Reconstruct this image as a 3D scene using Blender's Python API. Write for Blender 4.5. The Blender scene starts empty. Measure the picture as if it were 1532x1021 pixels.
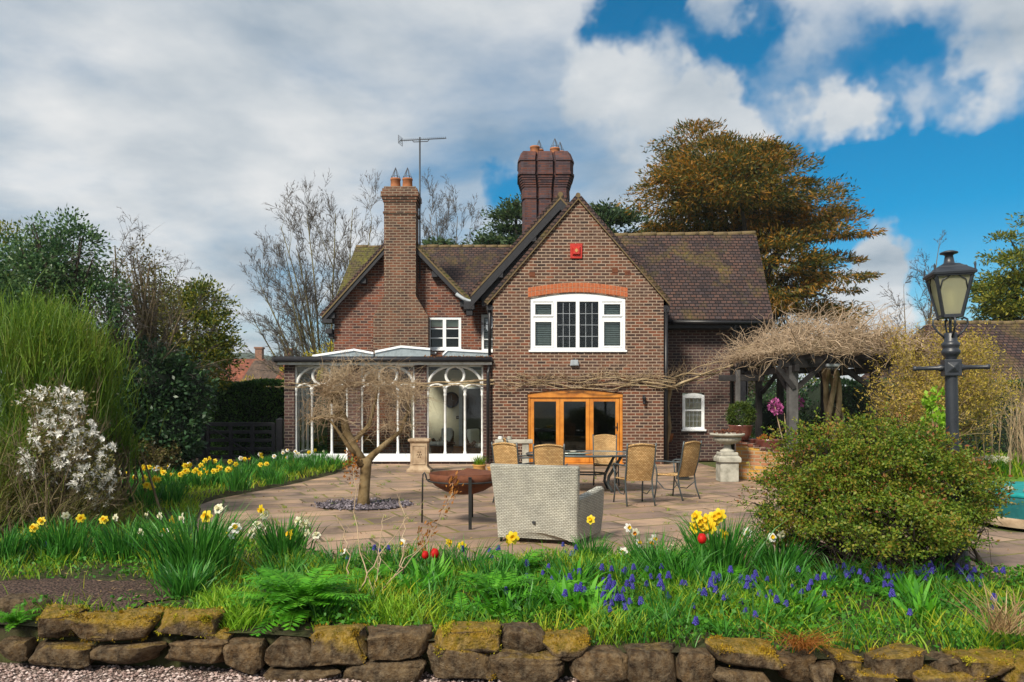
import bpy, math, random
import numpy as np
from math import pi, sin, cos, radians, sqrt, atan2
from mathutils import Vector, Matrix
from mathutils.geometry import tessellate_polygon

# ------------------------------------------------------------------ camera, sky, sun, exposure
SC = bpy.context.scene
COL = SC.collection
F_PX, CX, HY, CAM_Z = 1150.0, 766.0, 606.0, 1.64
cam = bpy.data.cameras.new("camera")
cam.sensor_width = 36.0
cam.sensor_fit = 'HORIZONTAL'
cam.lens = 36.0 * F_PX / 1532.0
cam.shift_y = (HY - 510.5) / 1532.0
cam.clip_start, cam.clip_end = 0.1, 5000
cam_o = bpy.data.objects.new("camera", cam)
cam_o.location = (0, 0, CAM_Z)
cam_o.rotation_euler = (pi / 2, 0, 0)
COL.objects.link(cam_o)
SC.camera = cam_o
SC.view_settings.view_transform = 'Standard'
SC.view_settings.look = 'None'
SC.view_settings.gamma = 1.0
SC.view_settings.exposure = 1.05
SC.cycles.max_bounces = 8
SC.cycles.transparent_max_bounces = 24
SC.cycles.caustics_reflective = False
SC.cycles.caustics_refractive = False

SUN_EL, SUN_AZ = radians(42), radians(-148)      # azimuth from +Y (north) clockwise
sd = Vector((sin(SUN_AZ) * cos(SUN_EL), cos(SUN_AZ) * cos(SUN_EL), sin(SUN_EL)))
sl = bpy.data.lights.new("sun", 'SUN')
sl.energy = 3.0
sl.angle = radians(12)
sl.color = (1.0, 0.92, 0.78)
sun = bpy.data.objects.new("sun", sl)
sun.rotation_euler = (-sd).to_track_quat('-Z', 'Y').to_euler()
sun.location = (-5, -10, 20)
COL.objects.link(sun)


class NT:
    """tiny helper around a node tree"""
    def __init__(self, tree):
        self.t = tree
        self.t.nodes.clear()

    def n(self, kind, **kw):
        nd = self.t.nodes.new(kind)
        for k, v in kw.items():
            if k.startswith('i_'):
                key = k[2:]
                nd.inputs[int(key) if key.isdigit() else key.replace('_', ' ')].default_value = v
            else:
                setattr(nd, k, v)
        return nd

    def l(self, a, ao, b, bi):
        self.t.links.new(a.outputs[ao], b.inputs[bi])

    def math(self, op, a, b=None, clamp=False):
        m = self.t.nodes.new('ShaderNodeMath')
        m.operation = op
        m.use_clamp = clamp
        for i, s in enumerate((a, b)):
            if s is None:
                continue
            if isinstance(s, tuple):
                self.t.links.new(s[0].outputs[s[1]], m.inputs[i])
            else:
                m.inputs[i].default_value = s
        return (m, 0)

    def ramp(self, src, stops, interp='LINEAR'):
        r = self.t.nodes.new('ShaderNodeValToRGB')
        r.color_ramp.interpolation = interp
        e = r.color_ramp.elements
        while len(e) < len(stops):
            e.new(0.5)
        for el, (p, c) in zip(e, stops):
            el.position = p
            el.color = (c[0], c[1], c[2], 1) if len(c) == 3 else c
        self.t.links.new(src[0].outputs[src[1]], r.inputs[0])
        return r


world = bpy.data.worlds.new("World")
SC.world = world
world.use_nodes = True
W = NT(world.node_tree)
sky = W.n('ShaderNodeTexSky', sky_type='NISHITA', sun_disc=False, sun_elevation=SUN_EL, sun_rotation=SUN_AZ)
sky.air_density, sky.dust_density, sky.ozone_density = 1.0, 0.3, 3.0
hsv = W.n('ShaderNodeHueSaturation', i_Saturation=1.62, i_Value=0.86, i_Hue=0.486)
W.l(sky, 0, hsv, 'Color')
bg_sky = W.n('ShaderNodeBackground', i_Strength=0.06)
W.l(hsv, 0, bg_sky, 0)
tc = W.n('ShaderNodeTexCoord')
# cloud deck: direction projected on a high layer
sep = W.n('ShaderNodeSeparateXYZ')
W.l(tc, 'Generated', sep, 0)
den = W.math('MAXIMUM', W.math('ADD', (sep, 2), 0.22), 0.05)
cu = W.math('DIVIDE', (sep, 0), den)
cv = W.math('DIVIDE', (sep, 1), den)
cmb = W.n('ShaderNodeCombineXYZ', i_2=0.37)
W.t.links.new(cu[0].outputs[0], cmb.inputs[0])
W.t.links.new(cv[0].outputs[0], cmb.inputs[1])
n1 = W.n('ShaderNodeTexNoise', i_Scale=1.5, i_Detail=9.0, i_Roughness=0.55, i_Distortion=0.25)
W.l(cmb, 0, n1, 'Vector')
n2 = W.n('ShaderNodeTexNoise', i_Scale=2.8, i_Detail=7.0, i_Roughness=0.5)
mp2 = W.n('ShaderNodeMapping')
mp2.inputs['Location'].default_value = (4.3, 1.7, 2.0)
W.l(cmb, 0, mp2, 0)
W.l(mp2, 0, n2, 'Vector')


def sky_dir(px, py):
    return Vector(((px - CX) / F_PX, 1.0, (HY - py) / F_PX)).normalized()


wn = W.n('ShaderNodeTexNoise', i_Scale=5.5, i_Detail=5.0, i_Roughness=0.6)
W.l(tc, 'Generated', wn, 'Vector')
wsub = W.n('ShaderNodeVectorMath', operation='SUBTRACT')
W.l(wn, 'Color', wsub, 0)
wsub.inputs[1].default_value = (0.5, 0.5, 0.5)
wmul = W.n('ShaderNodeVectorMath', operation='MULTIPLY_ADD')
W.l(wsub, 0, wmul, 0)
wmul.inputs[1].default_value = (0.26, 0.26, 0.20)
W.l(tc, 'Generated', wmul, 2)
wdir = W.n('ShaderNodeVectorMath', operation='NORMALIZE')
W.l(wmul, 0, wdir, 0)


def lobe(px, py, width):
    """1 at a compass direction of the sky, falling to 0 over an angle"""
    d = W.n('ShaderNodeVectorMath', operation='DOT_PRODUCT')
    W.l(wdir, 0, d, 0)
    d.inputs[1].default_value = sky_dir(px, py)
    mr = W.n('ShaderNodeMapRange', interpolation_type='SMOOTHSTEP')
    W.l(d, 'Value', mr, 0)
    mr.inputs[1].default_value = cos(width)
    mr.inputs[2].default_value = 1.0
    return (mr, 0)


cover = W.math('ADD', (n1, 0), 0.20)
# open sky to the right
for px, py, w, a in ((1240, 140, 0.19, -0.50), (1420, 300, 0.22, -0.62), (1010, 60, 0.10, -0.30), (955, 40, 0.07, -0.3), (1150, 150, .08, -.2), (1230, 260, .09, -.22), (1500, 220, .12, -.2), (740, 258, .045, -.24),
                     (1600, 400, 0.15, -0.4), (1250, 15, .07, .30), (1080, 35, .05, .34), (1380, 15, .06, .28), (1510, 90, .09, .45), (1300, 160, .07, .44), (1180, 170, .08, .50), (1400, 140, .07, .42), (1090, 190, .08, .34), (1340, 430, .10, .35), (1240, 190, .06, .3),
                     (960, 150, .09, .28), (1080, 160, .06, .3), (1500, 380, .06, .45), (1330, 420, .08, .5), (1525, 265, .025, .45), (1100, 240, .08, .35), (1250, 205, .05, .2)):
    cover = W.math('ADD', cover, W.math('MULTIPLY', lobe(px, py, w), a))
mask = W.n('ShaderNodeMapRange', interpolation_type='SMOOTHSTEP')
W.t.links.new(cover[0].outputs[0], mask.inputs[0])
mask.inputs[1].default_value, mask.inputs[2].default_value = 0.33, 0.80
maskc = W.math('MULTIPLY', (mask, 0), 0.97)
shade = W.math('ADD', W.math('MULTIPLY', (n2, 0), 0.75), W.math('MULTIPLY', (n1, 0), 0.35))
crp = W.ramp(shade, [(0.38, (0.26, 0.32, 0.375)), (0.49, (0.40, 0.445, 0.485)), (0.58, (0.50, 0.53, 0.555)), (0.70, (0.64, 0.645, 0.645))])
bg_cl = W.n('ShaderNodeBackground', i_Strength=0.62)
W.l(crp, 0, bg_cl, 0)
mxs = W.n('ShaderNodeMixShader')
W.t.links.new(maskc[0].outputs[0], mxs.inputs[0])
W.l(bg_sky, 0, mxs, 1)
W.l(bg_cl, 0, mxs, 2)
wo = W.n('ShaderNodeOutputWorld')
W.l(mxs, 0, wo, 0)


# ------------------------------------------------------------------ helpers
def P(px, py, Y):
    """photo pixel + distance -> world point"""
    return np.array([(px - CX) / F_PX * Y, Y, CAM_Z + (HY - py) / F_PX * Y])


def XZ(px, py, Y):
    p = P(px, py, Y)
    return (p[0], p[2])


def gY(py, z=0.0):
    return F_PX * (CAM_Z - z) / (py - HY)


def R(seed):
    return np.random.default_rng(seed)


class MB:
    def __init__(self):
        self.v, self.f, self.n = [], [], 0

    def add(self, verts, faces, mat=0, smooth=False):
        verts = np.asarray(verts, dtype=np.float32).reshape(-1, 3)
        if isinstance(faces, np.ndarray):
            self.f.append((faces.astype(np.int64) + self.n, mat, smooth))
        else:
            by = {}
            for q in faces:
                by.setdefault(len(q), []).append(q)
            for k, qs in by.items():
                self.f.append((np.array(qs, dtype=np.int64) + self.n, mat, smooth))
        self.v.append(verts)
        self.n += len(verts)
        return self

    def box(self, x0, x1, y0, y1, z0, z1, mat=0, M=None):
        v = np.array([(x, y, z) for z in (z0, z1) for y in (y0, y1) for x in (x0, x1)], dtype=float)
        if M is not None:
            v = xf(v, M)
        return self.add(v, [(0, 2, 3, 1), (4, 5, 7, 6), (0, 1, 5, 4), (2, 6, 7, 3), (0, 4, 6, 2), (1, 3, 7, 5)], mat)

    def bar(self, p, q, w, h, mat=0, up=(0, 0, 1)):
        p, q = np.array(p, float), np.array(q, float)
        d = q - p
        L = np.linalg.norm(d)
        d /= L
        u = np.array(up, float)
        if abs(np.dot(u, d)) > 0.97:
            u = np.array((0, 1, 0.0))
        s = np.cross(d, u); s /= np.linalg.norm(s)
        u = np.cross(s, d)
        v = [a + s * (w / 2) * i + u * (h / 2) * j for a in (p, q) for j in (-1, 1) for i in (-1, 1)]
        return self.add(v, [(0, 2, 3, 1), (4, 5, 7, 6), (0, 1, 5, 4), (2, 6, 7, 3), (0, 4, 6, 2), (1, 3, 7, 5)], mat)

    def tube(self, pts, rad, n=6, mat=0, cap=True, smooth=True, closed=False):
        pts = np.asarray(pts, float)
        m = len(pts)
        rad = np.broadcast_to(np.asarray(rad, float), (m,))
        if closed:
            t = np.roll(pts, -1, 0) - np.roll(pts, 1, 0)
        else:
            t = np.gradient(pts, axis=0)
        t /= np.linalg.norm(t, axis=1, keepdims=True) + 1e-12
        u0 = np.array((0, 0, 1.0)) if abs(t[0][2]) < 0.9 else np.array((1.0, 0, 0))
        s = np.cross(t, u0)
        bad = np.linalg.norm(s, axis=1) < 0.15
        if bad.any():
            s[bad] = np.cross(t[bad], np.array((0.3, 1.0, 0.1)))
        s /= np.linalg.norm(s, axis=1, keepdims=True) + 1e-12
        for i in range(1, m):
            if np.dot(s[i], s[i - 1]) < 0:
                s[i] = -s[i]
        u = np.cross(s, t)
        a = np.arange(n) * 2 * pi / n
        ring = (pts[:, None, :] + rad[:, None, None] * (np.cos(a)[None, :, None] * s[:, None, :] + np.sin(a)[None, :, None] * u[:, None, :]))
        v = ring.reshape(-1, 3)
        i = np.arange(m if closed else m - 1)[:, None] * n
        j = np.arange(n)[None, :]
        j2 = (j + 1) % n
        i2 = (i + n) % (m * n)
        f = np.stack([i + j, i + j2, i2 + j2, i2 + j], -1).reshape(-1, 4)
        self.add(v, f, mat, smooth)
        if cap and not closed and n > 3:
            k = self.n - m * n
            self.f.append((np.array([list(range(n))[::-1]]) + k, mat, False))
            self.f.append((np.array([list(range(n))]) + k + (m - 1) * n, mat, False))
        return self

    def lathe(self, prof, n=20, c=(0, 0, 0), mat=0, smooth=True, sx=1.0, sy=1.0, a0=0.0, a1=2 * pi, wob=None):
        prof = np.asarray(prof, float)
        m = len(prof)
        full = abs(a1 - a0 - 2 * pi) < 1e-6
        a = np.linspace(a0, a1, n, endpoint=not full)
        w = np.ones(n) if wob is None else np.array([wob(x) for x in a])
        v = np.stack([prof[:, 0][:, None] * np.cos(a)[None] * w * sx + c[0], prof[:, 0][:, None] * np.sin(a)[None] * w * sy + c[1],
                      np.repeat(prof[:, 1][:, None], n, 1) + c[2]], -1).reshape(-1, 3)
        i = np.arange(m - 1)[:, None] * n
        j = np.arange(n if full else n - 1)[None]
        j2 = (j + 1) % n
        f = np.stack([i + j, i + j2, i + n + j2, i + n + j], -1).reshape(-1, 4)
        return self.add(v, f, mat, smooth)

    def extrude(self, poly, vec, mat=0):
        """closed prism of a planar 3-D polygon"""
        poly = np.asarray(poly, float)
        k = len(poly)
        v = np.vstack([poly, poly + np.asarray(vec, float)])
        f = [tuple(range(k))[::-1], tuple(range(k, 2 * k))]
        f += [(i, (i + 1) % k, (i + 1) % k + k, i + k) for i in range(k)]
        return self.add(v, f, mat)

    def wall(self, outer, holes, y, th, mat=0, axis='y', flip=1):
        """upright wall in XZ (axis 'y') or YZ (axis 'x') with holes; front at y, back at y+th*flip"""
        loops = [list(outer)] + [list(h) for h in holes]
        flat = [p for lp in loops for p in lp]
        tri = tessellate_polygon([[Vector((p[0], p[1], 0)) for p in lp] for lp in loops])
        k = len(flat)
        if axis == 'y':
            v = [(p[0], y, p[1]) for p in flat] + [(p[0], y + th * flip, p[1]) for p in flat]
        else:
            v = [(y, p[0], p[1]) for p in flat] + [(y + th * flip, p[0], p[1]) for p in flat]
        f = [tuple(t) for t in tri] + [tuple(i + k for i in t[::-1]) for t in tri]
        s = 0
        for lp in loops:
            q = len(lp)
            f += [(s + i, s + (i + 1) % q, s + (i + 1) % q + k, s + i + k) for i in range(q)]
            s += q
        return self.add(v, f, mat)

    def mesh(self, name, mats, fix=False):
        me = bpy.data.meshes.new(name)
        v = np.vstack(self.v)
        me.vertices.add(len(v))
        me.vertices.foreach_set('co', v.astype(np.float32).ravel())
        tot = sum(f.size for f, _, _ in self.f)
        npoly = sum(len(f) for f, _, _ in self.f)
        me.loops.add(tot)
        me.polygons.add(npoly)
        me.loops.foreach_set('vertex_index', np.concatenate([f.ravel() for f, _, _ in self.f]).astype(np.int32))
        sizes = np.concatenate([np.full(len(f), f.shape[1]) for f, _, _ in self.f])
        me.polygons.foreach_set('loop_start', np.concatenate([[0], np.cumsum(sizes)[:-1]]).astype(np.int32))
        me.polygons.foreach_set('material_index', np.concatenate([np.full(len(f), m) for f, m, _ in self.f]).astype(np.int32))
        me.polygons.foreach_set('use_smooth', np.concatenate([np.full(len(f), s) for f, _, s in self.f]).astype(bool))
        for m in (mats if isinstance(mats, (list, tuple)) else [mats]):
            me.materials.append(m)
        me.update(calc_edges=True)
        if fix:
            import bmesh
            bm = bmesh.new(); bm.from_mesh(me)
            bmesh.ops.recalc_face_normals(bm, faces=bm.faces)
            bm.to_mesh(me); bm.free()
        return me

    def build(self, name, mats, parent=None, loc=None, rot=None, bevel=0.0, fix=True):
        big = self.n > 20000
        o = bpy.data.objects.new(name, self.mesh(name, mats, fix and not big))
        COL.objects.link(o)
        if parent is not None:
            o.parent = parent
        if loc is not None:
            o.location = loc
        if rot is not None:
            o.rotation_euler = rot
        if bevel:
            b = o.modifiers.new("bevel", 'BEVEL')
            b.width = bevel
            b.segments = 2
            b.limit_method = 'ANGLE'
        return o


def xf(v, M):
    M = np.array(M)
    return np.asarray(v, float) @ M[:3, :3].T + M[:3, 3]


def tag(o, label=None, cat=None, group=None, kind=None):
    if label: o['label'] = label
    if cat: o['category'] = cat
    if group: o['group'] = group
    if kind: o['kind'] = kind
    return o


def thing(name, label, cat, loc=(0, 0, 0), rz=0.0, group=None):
    o = bpy.data.objects.new(name, None)
    o.empty_display_size = 0.2
    COL.objects.link(o)
    o.location = loc
    o.rotation_euler = (0, 0, rz)
    return tag(o, label, cat, group)


def dup(src, loc, rz=0.0, label=None, scale=None, parent=None):
    c = src.copy()
    COL.objects.link(c)
    if parent is not None:
        c.parent = parent
    else:
        c.location = loc
        c.rotation_euler = (0, 0, rz)
        if scale: c.scale = (scale, scale, scale)
        if label: c['label'] = label
    for ch in src.children:
        dup(ch, None, parent=c)
    return c


def arc(cx, cz, rx, rz, a0, a1, n):
    return [(cx + rx * cos(a), cz + rz * sin(a)) for a in np.linspace(a0, a1, n)]


def norm(v):
    v = np.asarray(v, float)
    return v / (np.linalg.norm(v, axis=-1, keepdims=True) + 1e-12)


# ---- foliage: many small leaf faces
def leaves(mb, pts, length, width, rng, direc=None, spread=1.0, mat=0, fold=0.0):
    """rhombic leaves at pts; direc = (n,3) preferred growth direction"""
    n = len(pts)
    if n == 0:
        return mb
    d = rng.normal(size=(n, 3))
    if direc is not None:
        d = norm(direc) + d * 0.45 * spread
    d = norm(d)
    s = norm(np.cross(d, rng.normal(size=(n, 3))))
    L = length * rng.uniform(0.6, 1.35, (n, 1))
    Wd = width * rng.uniform(0.6, 1.35, (n, 1))
    nn = np.cross(d, s)
    a = pts
    b = pts + d * L * 0.5 + s * Wd * 0.5 + nn * fold * L
    c = pts + d * L
    e = pts + d * L * 0.5 - s * Wd * 0.5 + nn * fold * L
    v = np.stack([a, b, c, e], 1).reshape(-1, 3)
    f = np.arange(n * 4).reshape(-1, 4)
    return mb.add(v, f, mat)


def blades(mb, base, height, width, rng, lean=0.35, bend=0.5, az=None, mat=0, hj=0.35):
    """bent grass / daffodil blades, two quads and a tip each"""
    n = len(base)
    if n == 0:
        return mb
    az = rng.uniform(0, 2 * pi, n) if az is None else az
    h = np.asarray(height) * rng.uniform(1 - hj, 1 + hj, n)
    le = lean * rng.uniform(0.2, 1.3, n)
    be = bend * rng.uniform(0.2, 1.4, n)
    o = np.stack([np.cos(az), np.sin(az), np.zeros(n)], 1)
    fa = rng.uniform(0, 2 * pi, n)
    s = np.stack([np.cos(fa), np.sin(fa), np.zeros(n)], 1) * (width * rng.uniform(0.6, 1.3, n))[:, None] * 0.5
    up = np.array((0, 0, 1.0))
    out = []
    for t, w in ((0, 1.0), (0.4, 1.0), (0.75, 0.75), (1.0, 0.0)):
        c = base + up * (h * (t - 0.35 * be * t * t * t))[:, None] + o * (h * (le * t + be * 0.55 * t ** 2.4))[:, None]
        out.append((c, w))
    v = [out[0][0] - s, out[0][0] + s, out[1][0] - s, out[1][0] + s, out[2][0] - s * .75, out[2][0] + s * .75, out[3][0]]
    v = np.stack(v, 1).reshape(-1, 3)
    k = np.arange(n)[:, None] * 7
    mb.add(v, np.concatenate([k + np.array([[0, 1, 3, 2]]), k + np.array([[2, 3, 5, 4]])]), mat, True)
    mb.f.append((k + np.array([[4, 5, 6]]) + mb.n - len(v), mat, True))
    return mb


def in_ell(rng, n, e, shell=0.0):
    """points inside an ellipsoid (cx,cy,cz,rx,ry,rz); shell pushes them outwards"""
    d = norm(rng.normal(size=(n, 3)))
    r = rng.uniform(shell ** 3, 1, n) ** (1 / 3)
    return np.array(e[:3]) + d * r[:, None] * np.array(e[3:]), d


def clumped(rng, ells, ncl, per, rcl, shell=0.45, flat=0.7):
    """leaf positions gathered in clumps through the volume of several ellipsoids -> points, outward directions"""
    vol = np.array([e[3] * e[4] * e[5] for e in ells])
    P_, D_ = [], []
    for e, w in zip(ells, vol / vol.sum()):
        k = max(2, int(ncl * w))
        c, d = in_ell(rng, k, e, shell)
        rr = rcl * rng.uniform(0.55, 1.5, k)
        q = norm(rng.normal(size=(k, per, 3))) * (rng.uniform(0, 1, (k, per, 1)) ** .45) * np.array((1.0, 1.0, flat)) * rr[:, None, None]
        P_.append((c[:, None] + q).reshape(-1, 3))
        D_.append((d[:, None] + norm(q) * 0.8).reshape(-1, 3))
    return np.vstack(P_), np.vstack(D_)


def grow(rng, p, d, L, r, lv, prm, out, tips):
    """recursive branch: out gets (points, radii, level)"""
    k = max(3, int(prm['seg'][lv]))
    pts = [np.array(p, float)]
    dd = norm(np.array(d, float))
    ch = []
    for i in range(k):
        dd = norm(dd + rng.normal(size=3) * prm['wig'][lv] + np.array((0, 0, prm['up'][lv])))
        pts.append(pts[-1] + dd * L / k)
        if lv < prm['lv'] and (i + 1) / k > prm['bare'][lv]:
            ch.append((len(pts) - 1, dd.copy()))
    rad = np.linspace(r, r * prm['tap'], len(pts))
    out.append((np.array(pts), rad, lv))
    tips.append((pts[-1], dd, lv))
    if lv < prm['lv']:
        for _ in range(prm['kids'][lv]):
            i, di = ch[rng.integers(len(ch))]
            t = rng.uniform()
            q = pts[i] * (1 - t) + pts[i - 1] * t
            a = norm(np.cross(di, rng.normal(size=3)))
            ang = radians(prm['ang'][lv]) * rng.uniform(0.7, 1.3)
            nd = di * cos(ang) + a * sin(ang)
            f = 1 - 0.45 * i / len(pts)
            grow(rng, q, nd, L * prm['len'][lv] * f * rng.uniform(0.7, 1.25), max(rad[i] * prm['rad'][lv], prm.get('rmin', 0.004)), lv + 1, prm, out, tips)


def branch_mesh(out, sides=(8, 6, 4, 3, 3)):
    mb = MB()
    for pts, rad, lv in out:
        mb.tube(pts, rad, sides[min(lv, len(sides) - 1)], cap=False)
    return mb
# ------------------------------------------------------------------ materials
def new_mat(name):
    m = bpy.data.materials.new(name)
    m.use_nodes = True
    return m, NT(m.node_tree)


def finish(n, col, rough=0.7, metal=0.0, bump=None, bstr=0.3, bdist=0.02, spec=0.35, coat=0.0):
    b = n.n('ShaderNodeBsdfPrincipled')
    b.inputs['Roughness'].default_value = rough
    b.inputs['Metallic'].default_value = metal
    b.inputs['Specular IOR Level'].default_value = spec
    b.inputs['Coat Weight'].default_value = coat
    if isinstance(col, tuple) and not isinstance(col[0], float):
        n.t.links.new(col[0].outputs[col[1]], b.inputs['Base Color'])
    else:
        b.inputs['Base Color'].default_value = (*col, 1)
    if bump is not None:
        bp = n.n('ShaderNodeBump')
        bp.inputs['Strength'].default_value = bstr
        bp.inputs['Distance'].default_value = bdist
        n.t.links.new(bump[0].outputs[bump[1]], bp.inputs['Height'])
        n.l(bp, 0, b, 'Normal')
    o = n.n('ShaderNodeOutputMaterial')
    n.l(b, 0, o, 0)
    return b


def mix(n, fac, a, b, mode='MIX'):
    m = n.n('ShaderNodeMix', data_type='RGBA', blend_type=mode)
    for s, i in ((fac, 0), (a, 6), (b, 7)):
        if isinstance(s, tuple) and not isinstance(s[0], float):
            n.t.links.new(s[0].outputs[s[1]], m.inputs[i])
        elif i == 0:
            m.inputs[0].default_value = s
        else:
            m.inputs[i].default_value = (*s, 1)
    return (m, 2)


def noise(n, scale, detail=4.0, rough=0.55, vec=None, dist=0.0):
    t = n.n('ShaderNodeTexNoise', i_Scale=scale, i_Detail=detail, i_Roughness=rough, i_Distortion=dist)
    if vec is None:
        g = n.n('ShaderNodeTexCoord')
        vec = (g, 'Object')
    n.t.links.new(vec[0].outputs[vec[1]], t.inputs['Vector'])
    return (t, 0)


def mottled(name, stops, scale=6.0, rough=0.75, metal=0.0, bstr=0.25, bscale=None, spec=0.3, coat=0.0, bdist=0.01, detail=6):
    m, n = new_mat(name)
    a = noise(n, scale, detail)
    k = len(stops)
    r = n.ramp(a, [(0.3 + 0.4 * i / max(1, k - 1), c) for i, c in enumerate(stops)])
    b = noise(n, bscale or scale * 6, 5)
    finish(n, (r, 0), rough, metal, b, bstr, bdist, spec, coat)
    return m


def wallvec(n, pos='world'):
    """(along, height) on any upright or sloping face"""
    g = n.n('ShaderNodeNewGeometry')
    sp = n.n('ShaderNodeSeparateXYZ'); n.l(g, 'Position', sp, 0)
    sn = n.n('ShaderNodeSeparateXYZ'); n.l(g, 'True Normal', sn, 0)
    big = n.math('GREATER_THAN', n.math('ABSOLUTE', (sn, 0)), n.math('ABSOLUTE', (sn, 1)))
    mx = n.n('ShaderNodeMix', data_type='FLOAT')
    n.t.links.new(big[0].outputs[0], mx.inputs[0])
    n.l(sp, 0, mx, 2)
    n.l(sp, 1, mx, 3)
    c = n.n('ShaderNodeCombineXYZ')
    n.l(mx, 0, c, 0)
    n.l(sp, 2, c, 1)
    return (c, 0)


def brickwork(name, stops, mortar, bw=0.235, rh=0.084, ms=0.0125, moss=None, stain=None, bstr=0.5, rough=0.85, seed=0.0, tile=False, mossl=(0.55, 0.7), mscale=0.7):
    m, n = new_mat(name)
    v = wallvec(n)
    mp = n.n('ShaderNodeMapping')
    mp.inputs['Location'].default_value = (seed, seed * .3, 0)
    n.t.links.new(v[0].outputs[0], mp.inputs[0])
    wob = noise(n, 3.0, 2, .5, vec=v)
    wv = n.n('ShaderNodeVectorMath', operation='MULTIPLY_ADD')
    n.l(wob[0], 'Color', wv, 0)
    wv.inputs[1].default_value = (0.012, 0.012, 0)
    n.l(mp, 0, wv, 2)
    b = n.n('ShaderNodeTexBrick', offset=0.5, squash=1.0)
    b.inputs['Color1'].default_value = (0, 0, 0, 1)
    b.inputs['Color2'].default_value = (1, 1, 1, 1)
    b.inputs['Mortar'].default_value = (.5, .5, .5, 1)
    b.inputs['Scale'].default_value = 1.0
    b.inputs['Brick Width'].default_value = bw
    b.inputs['Row Height'].default_value = rh
    b.inputs['Mortar Size'].default_value = ms
    b.inputs['Mortar Smooth'].default_value = 0.3
    n.l(wv, 0, b, 'Vector')
    k = len(stops)
    r = n.ramp((b, 0), [(i / (k - 1), c) for i, c in enumerate(stops)])
    big = noise(n, 1.1, 5, .6, vec=v)
    fine = noise(n, 26, 4, .6, vec=v)
    c = mix(n, n.math('MULTIPLY', fine, 0.55), (r, 0), (0.03, 0.025, 0.025))
    tint = n.ramp(big, [(0.35, (0.72, 0.72, 0.76)), (0.65, (1.18, 1.1, 1.02))])
    c = mix(n, 1.0, c, (tint, 0), 'MULTIPLY')
    if not tile:
        ms_ = n.n('ShaderNodeMapping'); ms_.inputs['Scale'].default_value = (2.2, .45, 1)
        n.t.links.new(v[0].outputs[0], ms_.inputs[0])
        streak = n.ramp(noise(n, 1.6, 6, .65, vec=(ms_, 0)), [(.36, (.62, .6, .6)), (.52, (1, 1, 1)), (.7, (1.12, 1.08, 1.0))])
        c = mix(n, 1.0, c, (streak, 0), 'MULTIPLY')
    mt = mix(n, noise(n, 2.3, 6, .7, vec=v), mortar, tuple(x * 0.35 for x in mortar))
    c = mix(n, (b, 'Fac'), c, mt)
    if moss:
        mn = noise(n, mscale, 7, .65, vec=v, dist=.5)
        mk = n.ramp(mn, [(mossl[0], (0, 0, 0)), (mossl[1], (1, 1, 1))])
        mf = n.math('MULTIPLY', (mk, 0), n.math('MULTIPLY', n.math('SUBTRACT', noise(n, 9, 6, .7, vec=v), .34), 3.6, True), True)
        c = mix(n, mf, c, moss)
    h = n.math('ADD', n.math('MULTIPLY', (b, 'Fac'), -1.0), n.math('MULTIPLY', fine, 0.35))
    if tile:   # each course laps the one below
        sp = n.n('ShaderNodeSeparateXYZ'); n.l(wv, 0, sp, 0)
        saw = n.math('FRACT', n.math('DIVIDE', (sp, 1), rh))
        h = n.math('ADD', h, n.math('MULTIPLY', saw, -1.2))
        h = n.math('ADD', h, n.math('MULTIPLY', (b, 0), 0.5))
    finish(n, c, rough, 0, h, bstr, 0.012, 0.25)
    return m


def leafmat(name, stops, clump=0.8, transl=0.35, rough=0.55, noise_stops=None, spec=0.3):
    m, n = new_mat(name)
    g = n.n('ShaderNodeNewGeometry')
    a = noise(n, clump, 4, .6)
    f = n.math('ADD', n.math('MULTIPLY', (g, 'Random Per Island'), 0.55), n.math('MULTIPLY', n.math('SUBTRACT', a, 0.27), 0.95))
    k = len(stops)
    r = n.ramp(f, [(0.15 + 0.7 * i / (k - 1), c) for i, c in enumerate(stops)])
    b = n.n('ShaderNodeBsdfPrincipled')
    b.inputs['Roughness'].default_value = rough
    b.inputs['Specular IOR Level'].default_value = spec
    n.l(r, 0, b, 'Base Color')
    t = n.n('ShaderNodeBsdfTranslucent')
    n.l(r, 0, t, 0)
    mx = n.n('ShaderNodeMixShader')
    mx.inputs[0].default_value = transl
    n.l(b, 0, mx, 1); n.l(t, 0, mx, 2)
    o = n.n('ShaderNodeOutputMaterial')
    n.l(mx, 0, o, 0)
    return m


def glassmat(name, tint=(0.85, 0.9, 0.88), refl=0.5, rough=0.02):
    m, n = new_mat(name)
    t = n.n('ShaderNodeBsdfTransparent'); t.inputs[0].default_value = (*tint, 1)
    g = n.n('ShaderNodeBsdfGlossy'); g.inputs['Roughness'].default_value = rough
    fr = n.n('ShaderNodeFresnel', i_IOR=1.45)
    mx = n.n('ShaderNodeMixShader')
    fm = n.math('MULTIPLY', (fr, 0), refl * 2)
    n.t.links.new(fm[0].outputs[0], mx.inputs[0])
    n.l(t, 0, mx, 1); n.l(g, 0, mx, 2)
    o = n.n('ShaderNodeOutputMaterial'); n.l(mx, 0, o, 0)
    return m


def plain(name, c, rough=0.5, metal=0.0, var=0.25, scale=9.0, bstr=0.08, spec=0.4, coat=0.0):
    return mottled(name, [tuple(x * (1 - var) for x in c), c, tuple(min(1, x * (1 + var * .6)) for x in c)], scale, rough, metal, bstr, spec=spec, coat=coat)


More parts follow.
